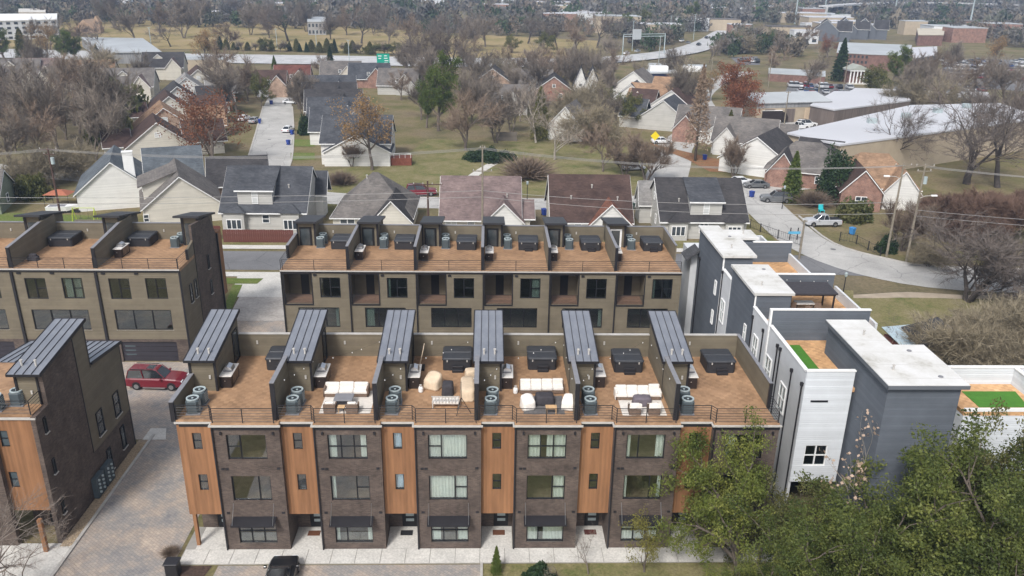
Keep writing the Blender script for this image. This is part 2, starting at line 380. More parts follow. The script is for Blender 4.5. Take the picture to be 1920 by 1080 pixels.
# paving of the townhouse court
sheet('driveway', [(-27.8, -20), (-20.6, -20), (-20.6, 56.2), (22, 56.2), (22, 73.6), (-20.3, 73.6), (-20.3, 84), (-28.9, 84), (-29.1, 73.8), (-60, 73.8), (-60, 59.5), (-28.0, 59.5)], .02, m_paver)
sheet('parking_area', [(-20.6, -20), (-.45, -20), (-.45, 44.0), (-17.6, 44.0)], .024, m_paver)
sheet('concrete_lot', [(-28.9, 84), (-20.3, 84), (-22.5, 97), (-30.0, 97)], .03, M('stained_concrete', (.40, .37, .34), .9, .22, .35, fine=3, world=True))
k = struct('kerb', MB().box(-27.98, -20, 0, -27.76, 60.2, .13), m_kerb)
struct('kerb', MB().box(-.45, -20, 0, -.28, 44.1, .12), m_kerb)
# walk in front of the nearest row, slab by slab
wk = struct('walkway', MB().box(-20.3, 44.1, -.05, 22.5, 48.0, .05), M('grey_joint_concrete', (.30, .285, .26), .9, .15, 1, world=True))
xw = -20.25
wkr = random.Random(3)
while xw < 22:
    L = 1.62 + wkr.random()*.06
    part('slab', round(L, 3), lambda mb: mb.box(.022, 44.14, .05, L-.022, 45.56, .078), m_conc, wk, (xw, 0, 0)); xw += L
for i in range(6): part('slab', 'porch', lambda mb: mb.box(.32, 45.6, .05, 2.43, 47.92, .078), m_conc, wk, (-19.924 + i*6.4, 0, 0))
sheet('lawn', [(-.28, -20), (60, -20), (60, 44.05), (-.28, 44.05)], .03, m_lawn)
sheet('mulch_bed', [(-20.3, 43.0), (-18.2, 43.0), (-18.0, 44.0), (-20.2, 44.0)], .03, M('brown_mulch', (.07, .045, .035), .95, .4, 5, fine=12))
# river stones beside the left house
rs = random.Random(9); mb = MB()
for k in range(4200):
    y = rs.uniform(46, 59); x = rs.uniform(-28.78, -28.0); r = rs.uniform(.03, .075); z = .05; n = len(mb.v)
    pts = [(x + r*math.cos(a+rs.random()*.5)*rs.uniform(.7, 1.2), y + r*math.sin(a)*rs.uniform(.7, 1.3), z + rs.uniform(-.01, .02)) for a in (0, 1.26, 2.5, 3.77, 5.0)]
    mb.v += pts + [(x, y, z + r*.8)]
    mb.f += [(n+q, n+(q+1) % 5, n+5) for q in range(5)]
gv = mb.build('river_stones', M('tan_river_stone', (.36, .28, .19), .9, .35, 9)); gv['kind'] = 'stuff'
sheet('stone_bed', [(-28.8, 45.6), (-27.98, 45.6), (-27.98, 59.4), (-28.8, 59.4)], .045, M('tan_gravel_base', (.27, .21, .15), .95, .3, 8))
sheet('porch_slab', [(-33, 42.5), (-27.98, 42.5), (-27.98, 46.3), (-33, 46.3)], .05, m_conc)
sheet('corner_pad', [(-28.5, 59.4), (-26.6, 59.4), (-27.2, 61.2), (-28.5, 61.2)], .06, m_conc)
sheet('side_gravel', [(18.9, 44.2), (21.5, 44.2), (21.5, 90), (18.9, 90)], .035, M('dark_soil', (.06, .05, .045), .95, .3, 2))

# streets (surveyed on the photograph, laid out on the plan)
ribbon('street', [(-120, 103.5), (-70, 104), (-30, 104.1), (10, 104), (38, 104), (52, 102.5)], 7.4, .03, m_asphd)
ribbon('street', [(47.0, 150), (46.6, 139), (46.0, 125), (46.6, 112), (51.5, 103.3, 9), (60, 98.6, 9), (80, 97.5, 8.5), (120, 97, 8.5)], 7.2, .045, m_asph)
ribbon('street', [(-110, 160), (-75, 150), (-44, 141), (-20, 134.6), (8, 133.2), (28, 136), (46, 143.5), (60, 149)], 7.0, .036, m_asph)
ribbon('street', [(-41.5, 140), (-43, 158), (-50, 193, 8.6), (-58.6, 232, 7.5), (-62.2, 250, 6.5)], 8.2, .05, m_asph)
ribbon('street', [(30, 139), (33, 150), (37.5, 166), (42, 183), (52, 205), (60, 230), (66, 262), (82, 300), (100, 330)], 8, .04, m_asph)
for nm, pts in (('kerb', [(-41.2, 150), (-38.8, 158), (-45.6, 193), (-54.6, 232)]), ('kerb', [(-47.2, 158), (-54.4, 193), (-62.6, 232)]), ('kerb', [(50.2, 127), (50.3, 113), (55.3, 106), (61, 103.1), (80, 101.9), (120, 101.4)])):
    ribbon(nm, pts, .35, .14, m_kerb, .14)
ribbon('pavement', [(-120, 98.2), (-30, 98.7), (10, 98.6), (42, 98.3)], 1.6, .06, m_conc)
ribbon('pavement', [(-120, 109.2), (-30, 109.6), (36, 109.2)], 1.6, .06, m_conc)
sheet('pavement', [(-30.5, 91), (-22, 91), (-25.0, 99.3), (-31.9, 99.3)], .045, m_conc)
sheet('grass_strip', [(-29.8, 84.5), (-28.95, 84.5), (-30.2, 95), (-31.4, 95)], .07, m_lawnb)
sheet('grass_strip', [(-34, 95.3), (-28.5, 95.3), (-28.2, 97.2), (-34, 97.2)], .07, m_lawnb)
sheet('verge', [(-120, 110.1), (36, 110.0), (38, 113.5), (-120, 113.5)], .035, m_lawn)
sheet('verge', [(38, 108), (42.2, 109), (42.2, 130), (38, 128)], .04, m_lawn)
sheet('open_lawn', [(-28, 139.3), (8, 138), (28, 141), (33, 160), (36, 178), (24, 184), (-14, 188), (-18, 168), (-36, 150)], .032, m_lawn)
ribbon('path', [G(880, 335), G(905, 318), G(935, 302), G(965, 293)], 1.9, .05, m_conc)
sheet('leaf_bed', [G(1290, 300), G(1235, 278), G(1215, 268), G(1350, 300), G(1420, 325), G(1330, 322)], .06, m_leaflit)
for (a, b, c, d), m in (((545, 300, 590, 287), m_lawnb), ((548, 275, 590, 262), m_lawnb), ((1570, 560, 1600, 545), m_lawn)):
    sheet('grass_strip', [G(a, b), G(c, b), G(c, d), G(a, d)], .06, m)
sheet('vacant_lot', [(31, 60), (60, 62), (75, 88), (52, 93), (34, 92)], .035, m_lawn)
ribbon('dirt_path', [(34, 94.0, .5), (40, 92.6, 1.6), (45, 92.0, 1.1), (52, 92.6, 1.9), (60, 91.9, 1.2), (70, 92.6, 1.7), (95, 92.2, 1.4)], 2.5, .05, M('pale_dirt', (.36, .30, .23), .95, .2, .5, world=True))
# yards round the houses at the left and the far park
sheet('yard', [(-100, 113.6), (-53, 113.6), (-56, 124), (-100, 128)], .03, m_lawnb)
sheet('park_field', [(-330, 395), (-60, 392), (-30, 378), (5, 356), (48, 380), (60, 470), (-40, 520), (-150, 600), (-330, 610)], .1, m_field)
# highway beyond the houses
ribbon('highway', [(-330, 372), (-190, 362), (-130, 354), (-60, 353), (-20, 350), (20, 353)], 34, .3, m_hwy)
br = ribbon('highway_bridge', [(20, 353, 26), (52, 366, 20), (92, 408, 17), (122, 470, 15), (150, 545, 14), (190, 640, 14)], 20, .5, m_hwy)
# car parks at the upper right
sheet('car_park', [G(1470, 178), G(1612, 182), G(1600, 158), G(1480, 156)], .08, m_asphd)
sheet('car_park', [G(1760, 160), G(1925, 172), G(1925, 112), G(1770, 112)], .08, m_asphd)
sheet('car_park', [G(1660, 185), G(1840, 195), G(1840, 160), G(1680, 160)], .08, m_asphd)
sheet('car_park', [G(1385, 122), G(1425, 122), G(1420, 106), G(1370, 108)], .08, m_asphd)
sheet('loading_yard', [G(1340, 225), G(1470, 285), G(1530, 225), G(1480, 195)], .07, m_asph)
sheet('concrete_yard', [G(1515, 205), G(1640, 215), G(1700, 195), G(1520, 178)], .07, m_hwy)

for px, py in ((1562, 468), (1527, 498), (505, 262)):
    x, y = G(px, py); k_ = MB().cyl(0, 0, 0, .012, .38, 16).build('manhole_cover', m_asphd); k_.location = (x, y, .055); k_['label'] = {1562: 'round manhole cover in the bend of the right street', 1527: 'round manhole cover near the slim pole on the right street', 505: 'round manhole cover in the receding left street'}[px]; k_['category'] = 'manhole cover'
SEC = 'front'
# ------------------------------------------------------------------ windows, railings and other shared parts
def window(parent, loc, rz, w, h, cols=((1, 0),), frame=m_frame, gl=m_glass, curtain=None, cfrac=((0, 1),), sill=None, depth=.12, fw=.06, name='window'):
    """cols: (relative width, has a cross bar) for each light; the window faces -y before turning"""
    tot = sum(c[0] for c in cols); xs = [0]
    for c in cols: xs.append(xs[-1] + c[0]/tot*w)
    def fr(mb):
        mb.box(0, 0, 0, w, depth, fw); mb.box(0, 0, h-fw, w, depth, h)
        for i, x in enumerate(xs):
            a, b = (x, x+fw) if i == 0 else (x-fw, x) if i == len(xs)-1 else (x-fw*.6, x+fw*.6)
            mb.box(a, .001, fw, b, depth-.001, h-fw)
        for i, c in enumerate(cols):
            if c[1]: mb.box(xs[i]+fw*.6, .012, h*.5-fw*.45, xs[i+1]-fw*.6, depth-.012, h*.5+fw*.45)
    o = part(name, (w, h, tuple(cols), fw), fr, frame, parent, loc, rz)
    for i, c in enumerate(cols):
        zz = [(fw, h*.5-fw*.45), (h*.5+fw*.45, h-fw)] if c[1] else [(fw, h-fw)]
        for a, b in zz:
            ww = xs[i+1]-xs[i]-fw*1.2
            part('pane', (round(ww, 3), round(b-a, 3)), lambda mb, ww=ww, a=a, b=b: mb.box(0, 0, 0, ww, .012, b-a), gl, o, (xs[i]+fw*.6, depth*.5, a))
    if curtain is not None:
        for a, b in cfrac:
            def cu(mb, a=a, b=b):
                n = max(6, int((b-a)*w/.07)); pts = [(a*w + (b-a)*w*i/n, depth + .1 + .035*math.sin(i*2.1)) for i in range(n+1)]
                for i in range(n):
                    mb.face([(pts[i][0], pts[i][1], .02), (pts[i+1][0], pts[i+1][1], .02), (pts[i+1][0], pts[i+1][1], h-.02), (pts[i][0], pts[i][1], h-.02)])
            part('curtain', (w, h, a, b), cu, curtain, o)
    if sill is not None:
        part('sill', (w,), lambda mb: mb.box(-.06, -.05, -.07, w+.06, depth, -.002), sill, o)
    return o
def railing(parent, path, z, h=1.02, bars=5, post_at=None, name='railing'):
    """path: points of the rail line; a post at each point, bars between"""
    r = ob(name, None, parent); r.empty_display_size = .1
    for (x, y) in path:
        part('railing_post', (h,), lambda mb: mb.box(-.025, -.025, 0, .025, .025, h), m_black, r, (x, y, z))
    for (a, b) in zip(path[:-1], path[1:]):
        L = round(math.hypot(b[0]-a[0], b[1]-a[1]), 3); an = math.atan2(b[1]-a[1], b[0]-a[0])
        part('top_rail', (L,), lambda mb: mb.box(0, -.02, 0, L, .02, .035), m_black, r, (a[0], a[1], z+h), an)
        for k in range(bars):
            part('rail', (L,), lambda mb: mb.tube([(0, 0, 0), (L, 0, 0)], .016, 4), m_black, r, (a[0], a[1], z + h*(k+.6)/(bars+.3)), an)
    return r
def seam_roof(parent, x0, x1, y0, z0, y1, z1, n=4, name='tower_roof'):
    """lean-to roof of n standing-seam panels falling along y"""
    r = ob(name, None, parent, (x0, 0, 0)); r.empty_display_size = .1; wd = (x1-x0)/n
    def pan(mb):
        mb.slab([(0.012, y0, z0), (wd-.012, y0, z0), (wd-.012, y1, z1), (.012, y1, z1)], .05)
    for i in range(n): part('roof_panel', (x1-x0, n, y0, z0, y1, z1), pan, m_metal, r, (i*wd, 0, 0))
    def seam(mb): mb.slab([(-.016, y0-.01, z0+.05), (.016, y0-.01, z0+.05), (.016, y1+.01, z1+.05), (-.016, y1+.01, z1+.05)], .075)
    for i in range(n+1): part('seam', (y0, z0, y1, z1), seam, m_black, r, (i*wd, 0, 0))
    def edge(mb):
        W_ = x1-x0
        mb.slab([(-.03, y0-.05, z0-.02), (W_+.03, y0-.05, z0-.02), (W_+.03, y0+.0, z0-.015), (-.03, y0, z0-.015)], .16)
        mb.slab([(-.03, y1, z1+.03), (W_+.03, y1, z1+.03), (W_+.03, y1+.06, z1+.03), (-.03, y1+.06, z1+.03)], .2)
        for a in (-.05, W_+.02): mb.slab([(a, y0, z0-.01), (a+.03, y0, z0-.01), (a+.03, y1, z1-.01), (a, y1, z1-.01)], .17)
    part('roof_edge', (x1-x0, y0, z0, y1, z1), edge, m_black, r)
    return r
def trims(name, key, boxes, mat, parent):      # one object for each board
    for q, b in enumerate(boxes): part(name, (key, q), lambda mb: mb.box(*b), mat, parent)
def outlet(parent, x, y, z, rz=0): part('outlet_box', 0, lambda mb: mb.box(0, -.07, 0, .12, 0, .26), m_gutter, parent, (x, y, z), rz)

m_sglass = M('side_window_glass', (.05, .06, .065), .1, .3, 1.2, spec=.8)
XS, WU, YF, ZD = -19.924, 6.4, 46.0, 9.76
# curtain plan of each front unit: (top window, middle window, ground window); each is (columns, curtain spans)
L3 = ((1, 1), (2, 0)); R3 = ((2, 0), (1, 1)); T3 = ((1, 1), (1, 1), (1, 1)); W1 = ((1, 0), (2.2, 0)); W2 = ((2.2, 0), (1, 0))
PLAN = [
    [(L3, None), (W2, None), (T3, None)],
    [(T3, ((0, .2), (.82, 1))), (R3, ((0, .11),)), (W1, ((0, .1), (.85, 1)))],
    [(L3, ((0, 1),)), (R3, ((0, .66), (.7, 1))), (T3, ((0, .25), (.72, 1)))],
    [(T3, ((0, .34), (.5, 1))), (R3, ((.7, 1),)), (W1, ((0, .3), (.45, 1)))],
    [(W1, ((0, .12), (.78, 1))), (W2, ((0, .1), (.9, 1))), (T3, ((0, 1),))],
    [(L3, ((0, .3),)), (R3, None), (T3, None)]]
ORD = ['first', 'second', 'third', 'fourth', 'fifth', 'sixth']
EXTRA = ['bare deck', 'white sofa on deck', 'beige covers on deck', 'grey rug on deck', 'crumpled white covers on deck', 'behind the evergreen']
for i in range(6):
    t = thing('townhouse', f'{ORD[i]} brick and cedar townhouse in the nearest row, {EXTRA[i]}', 'townhouse', (XS + i*WU, YF, 0), group='townhouses of the nearest row')
    H3, H2, H1 = (3.3, 5.8, 7.1, 8.94), (3.3, 5.82, 3.95, 5.86), (3.36, 5.86, .56, 2.4)
    part('brick_front', 0, lambda mb: mb.wall(2.45, 6.70, 0, 9.3, -.42, .28, [H3, H2, H1]), m_brick, t)
    for x in (2.45, 6.42):                   # brick cheeks of the porch and the step beside the bay
        part('brick_return', x, lambda mb: mb.prism([(-.14, 0), (1.95, 0), (1.95, 2.6), (.0, 2.6), (.0, 9.3), (-.14, 9.3)], 'x', x, x+.28), m_brick, t)
    B3, B2 = (1.02, 1.60, 7.61, 8.83), (1.05, 1.63, 4.49, 5.72)
    part('cedar_bay', 0, lambda mb: (mb.wall(.30, 2.45, 2.6, 9.42, 0, .2, [B3, B2]), mb.box(.30, .2, 2.6, 2.45, 1.95, 2.72)), m_wood, t)
    if i == 0:
        part('cedar_side', 0, lambda mb: mb.box(.12, .0, 2.6, .30, 3.8, 9.42), m_wood, t)
        part('cedar_post', 0, lambda mb: mb.box(.30, -.02, .03, .52, .22, 2.6), m_wood, t)
    for k, (hole, (cols, cf)) in enumerate(zip((H3, H2, H1), PLAN[i])):
        window(t, (hole[0], -.32, hole[2]), 0, hole[1]-hole[0], hole[3]-hole[2], cols, curtain=m_curtain if cf else None, cfrac=cf or (), sill=m_cap)
    for k, hole in enumerate((B3, B2)):
        blue = i == 2
        window(t, (hole[0], .06, hole[2]), 0, round(hole[1]-hole[0], 3), round(hole[3]-hole[2], 3), ((1, 0 if blue else 1),), curtain=m_blue if blue else None, cfrac=((0, 1),), sill=m_gutter, fw=.05, gl=m_glass)
    # porch and its door
    part('porch_wall', 0, lambda mb: mb.wall(.30, 2.45, 0, 2.6, 1.95, .15, [(1.15, 2.2, 0.02, 2.3)]), m_brick, t)
    d = part('front_door', 0, lambda mb: mb.box(1.17, 1.98, .03, 2.18, 2.06, 2.29), m_frame, t)
    for k in range(4): part('door_light', 0, lambda mb: mb.box(1.42, 1.965, 0, 1.98, 1.979, .22), m_acl, d, (0, 0, .5 + k*.43))
    # storeys inside, seen through the glass
    part('floor_slab', 0, lambda mb: [mb.box(2.71, -.13, z, 6.41, 9.2, z+.25) for z in (.05, 3.05, 6.25, 9.05)], m_intd, t)
    part('interior_wall', 0, lambda mb: (mb.box(2.71, 4.6, .31, 6.41, 4.7, 9.04),), m_int, t)
    part('ceiling_lining', 0, lambda mb: [mb.box(2.72, -.12, z, 6.40, 4.59, z+.03) for z in (3.0, 6.2, 9.0)], m_white, t)
    if i: part('party_wall', 1, lambda mb: mb.box(-.10, .12, 0, .10, 9.3, 9.5), m_khaki, t)
    else: part('end_wall', 'w', lambda mb: mb.prism([(1.97, 0), (9.3, 0), (9.3, 9.5), (3.8, 9.5), (3.8, 2.6), (1.97, 2.6)], 'x', .10, .30), m_brick, t)
    if i == 5: part('end_wall', 0, lambda mb: mb.box(6.42, .0, 2.6, 6.70, 9.5, 9.5) and mb.box(6.42, 1.95, 0, 6.70, 9.5, 2.6), m_khaki, t)
    part('rear_wall', 0, lambda mb: mb.box(.10, 9.3, 0, 6.42, 9.5, 9.5), m_khaki, t)
    # roof deck, fascia, gutter
    def dk(mb):
        mb.box(.10, .0, 9.5, 2.45, 9.5, ZD); mb.box(2.45, -.42, 9.5, 6.5, 9.5, ZD); mb.box(6.5, -.42, 9.5, 6.70, -.001, ZD)
    part('roof_deck', 0, dk, m_deck, t)
    trims('fascia', 0, [(.30, -.03, 9.3, 2.42, -.002, 9.5), (2.42, -.45, 9.3, 6.73, -.422, 9.5)], m_black, t)
    trims('gutter', 0, [(.05, -.14, 9.57, 2.42, -.03, 9.67), (2.32, -.57, 9.57, 6.82, -.45, 9.67), (2.32, -.45, 9.57, 2.42, -.14, 9.67)], m_gutter, t)
    part('downpipe', 0, lambda mb: mb.tube([(2.5, -.5, 9.52), (2.5, -.5, .05)], .06, 6), m_black, t)
    for (x, z) in ((2.78, 6.35), (3.03, 6.35), (6.32, 6.38), (2.75, 2.95), (6.35, 2.95)): part('wall_vent', 0, lambda mb: mb.box(0, -.47, 0, .2, -.42, .13), m_black, t, (x, 0, z))
    for x in (2.95, 6.25): part('wall_light', 0, lambda mb: mb.box(0, -.55, 0, .12, -.42, .18), m_black, t, (x, 0, 9.0))
    a = part('window_canopy', 0, lambda mb: mb.slab([(3.15, -1.30, 2.56), (5.98, -1.30, 2.56), (5.98, -.42, 2.72), (3.15, -.42, 2.72)], .09), m_black, t)
    for x in (3.25, 5.88): part('canopy_rod', 0, lambda mb: mb.tube([(0, -1.22, 2.55), (0, -.43, 3.75)], .014, 4), m_steel, a, (x, 0, 0))
    # walls round the deck
    part('rear_parapet', i == 5, lambda mb: mb.box(1.62, 9.3, ZD, 6.3 if i < 5 else 6.5, 9.5, 11.52), m_khaki, t)
    part('parapet_cap', i == 5, lambda mb: mb.box(1.62, 9.26, 11.52, 6.3 if i < 5 else 6.5, 9.54, 11.57), m_gutter, t)
    hw = 12.40 if i else 11.05
    part('deck_party_wall', i == 0, lambda mb: mb.box(-.11, .16, ZD, .11, 3.9, hw), m_khaki, t)
    part('wall_cap', i == 0, lambda mb: mb.box(-.15, -.02, hw, .15, 3.9, hw+.05), m_cap, t)
    part('wall_end_post', i == 0, lambda mb: mb.box(-.14, -.03, 9.67, .14, .16, hw), m_black, t)
    if i == 5:
        part('end_parapet', 0, lambda mb: mb.box(6.5, 1.75, ZD, 6.68, 9.5, 11.52), m_khaki, t)
        part('end_cap', 0, lambda mb: mb.box(6.47, 1.70, 11.52, 6.71, 9.54, 11.57), m_cap, t)
        part('wall_end_post', 'e', lambda mb: mb.box(6.47, 1.58, ZD, 6.70, 1.75, 11.55), m_black, t)
        railing(t, [(6.6, -.34), (6.6, 1.6)], ZD)
    # stair tower with its metal lean-to roof
    pr = [(3.9, ZD), (9.48, ZD), (9.48, 13.12), (3.9, 12.14)]
    tw = part('stair_tower', 0, lambda mb: mb.prism(pr, 'x', -.10, 1.60), m_khaki, t)
    trims('corner_trim', 0, [(1.52, 3.84, ZD, 1.66, 3.98, 12.14), (-.14, 3.84, ZD, .02, 3.899, 12.14)], m_black, tw)
    dr = part('tower_door', 0, lambda mb: (mb.box(1.60, 7.9, ZD+.02, 1.66, 8.0, 12.2), mb.box(1.60, 9.0, ZD+.02, 1.66, 9.1, 12.2), mb.box(1.60, 8.0, 12.1, 1.66, 9.0, 12.2), mb.box(1.60, 8.0, ZD+.02, 1.66, 9.0, ZD+.15)), m_frame, tw)
    part('pane', 'td', lambda mb: mb.box(1.605, 8.0, ZD+.15, 1.63, 9.0, 12.1), m_sglass, dr)
    rf = seam_roof(t, -.27, 1.76, 3.55, 12.22, 9.72, 13.30)
    for x in (.72, 1.45): part('vent_pipe', 0, lambda mb: (mb.cyl(0, 4.35, 12.3, 12.65, .065, 10), mb.cyl(0, 4.35, 12.65, 12.75, .095, 10)), m_gutter, rf, (x, 0, 0))
    outlet(t, 2.9, 9.3, 10.75); outlet(t, 1.15, 3.9, 10.7)
    railing(t, [(.2, .08), (2.3, .08), (2.55, -.34), (4.45, -.34), (6.38 if i < 5 else 6.6, -.34)], ZD)

SEC = 'second'
# ------------------------------------------------------------------ the row behind it: its rear faces the camera
XB, YB = -19.78, 73.8
m_balc = M('balcony_boards', (.20, .12, .08), .8, .2, 3)
for i in range(6):
    t = thing('rear_townhouse', f'khaki sided townhouse with a rear balcony, {ORD[i]} from the left in the second row', 'townhouse', (XB + i*WU, YB, 0), group='townhouses of the second row')
    HB, HW, HL = (.26, 2.88, 6.3, 9.36), (3.65, 5.6, 6.95, 9.02), (1.42, 5.35, 3.85, 5.92)
    part('siding_wall', 0, lambda mb: mb.wall(0.0, 6.4, 0, 9.45, 0, .2, [HB, HW, HL]), m_khaki, t)
    part('side_wall', i, lambda mb: [mb.box(x0, .2, 0, x0+.15, 9.4, 9.45) for x0 in ((0.0,) if i < 5 else (0.0, 6.25))], m_khaki, t)
    trims('balcony_trim', 0, [(.20, -.04, 6.16, 2.94, -.002, 6.3), (.2, -.04, 9.36, 2.94, -.002, 9.45), (2.86, -.04, 6.3, 2.95, -.002, 9.36), (.18, -.04, 6.3, .27, -.002, 9.36)], m_black, t)
    bal = part('balcony', 0, lambda mb: mb.box(.16, .2, 6.16, 2.95, 2.5, 6.32), m_balc, t)
    trims('balcony_wall', 0, [(.16, 2.4, 6.32, 1.3, 2.5, 9.45), (2.1, 2.4, 6.32, 2.95, 2.5, 9.45), (1.3, 2.4, 8.6, 2.1, 2.5, 9.45), (2.89, .2, 6.32, 2.99, 2.4, 9.45)], m_khaki, bal)
    part('balcony_door', 0, lambda mb: mb.box(1.3, 2.42, 6.34, 2.1, 2.47, 8.6), m_frame, bal)
    railing(t, [(.28, .06), (2.86, .06)], 6.32, .95, 6, name='balcony_railing')
    window(t, (3.65, .05, 6.95), 0, 1.95, 2.07, ((1, 0), (1, 1)), gl=m_glassd, fw=.08, curtain=m_curtain if i in (1, 3, 5) else None, cfrac=((.0, .16),) if i != 3 else ((.6, 1),))
    window(t, (1.42, .05, 3.85), 0, 3.93, 2.07, ((1, 0), (1, 0), (1, 0)), gl=m_glassd, fw=.08, curtain=m_curtain if i in (0, 1, 4) else None, cfrac=((0, .22),) if i == 1 else ((0, .08), (.9, 1)))
    part('floor_slab', 0, lambda mb: [mb.box(.16, .21, z, 6.24, 7, z+.2) for z in (3.3, 5.95)] + [mb.box(3.0, .21, 6.2, 6.24, 7, 6.3)], m_intd, t)
    part('interior_wall', 0, lambda mb: mb.box(.16, 4.2, 3.5, 6.24, 4.3, 9.2), m_int, t)
    part('roof_deck', 0, lambda mb: mb.box(0, 0, 9.45, 6.4, 9.2, ZD), m_deck, t)
    part('fascia', 0, lambda mb: mb.box(0.0, -.10, 9.5, 6.4, -.002, 9.74), m_black, t)
    part('gutter', 0, lambda mb: mb.box(0.0, -.16, 9.66, 6.4, -.10, 9.77), m_gutter, t)
    part('downpipe', 0, lambda mb: mb.tube([(.08, -.12, 9.5), (.08, -.12, .05)], .07, 6), m_black, t)
    part('wall_light', 0, lambda mb: mb.box(3.1, -.1, 9.2, 3.4, 0, 9.38), m_black, t)
    part('rear_parapet', 0, lambda mb: mb.box(2.0, 9.2, ZD, 6.4, 9.4, 11.45), m_khaki, t)
    part('parapet_cap', 0, lambda mb: mb.box(2.0, 9.17, 11.45, 6.4, 9.43, 11.51), m_cap, t)
    y0 = 3.5 if i == 0 else .3; hz = 11.1 if i == 0 else 12.1
    wp = [(y0, ZD), (7.3, ZD), (7.3, hz), (y0, hz)]
    part('deck_party_wall', i == 0, lambda mb: mb.prism(wp, 'x', -.10, .12), m_khaki, t)
    part('wall_cap', i == 0, lambda mb: mb.box(-.13, y0-.15, hz, .15, 7.35, hz+.05), m_cap, t)
    part('wall_end_post', i == 0, lambda mb: mb.box(-.13, y0-.16, ZD, .15, y0, hz), m_black, t)
    if i == 5:
        part('end_parapet', 'b', lambda mb: mb.box(6.3, 3.2, ZD, 6.45, 9.4, 11.4), m_khaki, t)
        part('end_cap', 'b', lambda mb: mb.box(6.26, 3.1, 11.4, 6.49, 9.4, 11.45), m_cap, t)
    tw = part('stair_tower', 'b', lambda mb: mb.prism([(7.4, ZD), (11.6, ZD), (11.6, 11.6), (7.4, 12.2)], 'x', .14, 2.0), m_khaki, t)
    trims('corner_trim', 'b', [(.10, 7.32, ZD, .24, 7.399, 12.2), (1.84, 7.32, ZD, 2.04, 7.399, 12.2)], m_black, tw)
    dr = part('tower_door', 'b', lambda mb: (mb.box(.36, 7.34, ZD+.02, .5, 7.398, 11.75), mb.box(1.4, 7.34, ZD+.02, 1.6, 7.398, 11.75), mb.box(.5, 7.34, 11.6, 1.4, 7.398, 11.75)), m_frame if i != 5 else m_white, tw)
    part('pane', 'tdb', lambda mb: mb.box(.5, 7.36, ZD+.04, 1.4, 7.397, 11.6), m_sglass, dr)
    part('tower_roof', 'b', lambda mb: mb.slab([(-.05, 6.8, 12.5), (2.25, 6.8, 12.5), (2.25, 11.9, 11.7), (-.05, 11.9, 11.7)], .2), m_black, t)
    outlet(t, 3.4, 9.2, 10.6)
    railing(t, [(.22, .08), (3.2, .08), (6.3, .08)], ZD, 1.0, 4)
    if i == 0: railing(t, [(.05, .1), (.05, 3.3)], ZD, 1.0, 4)

SEC = 'leftrow'
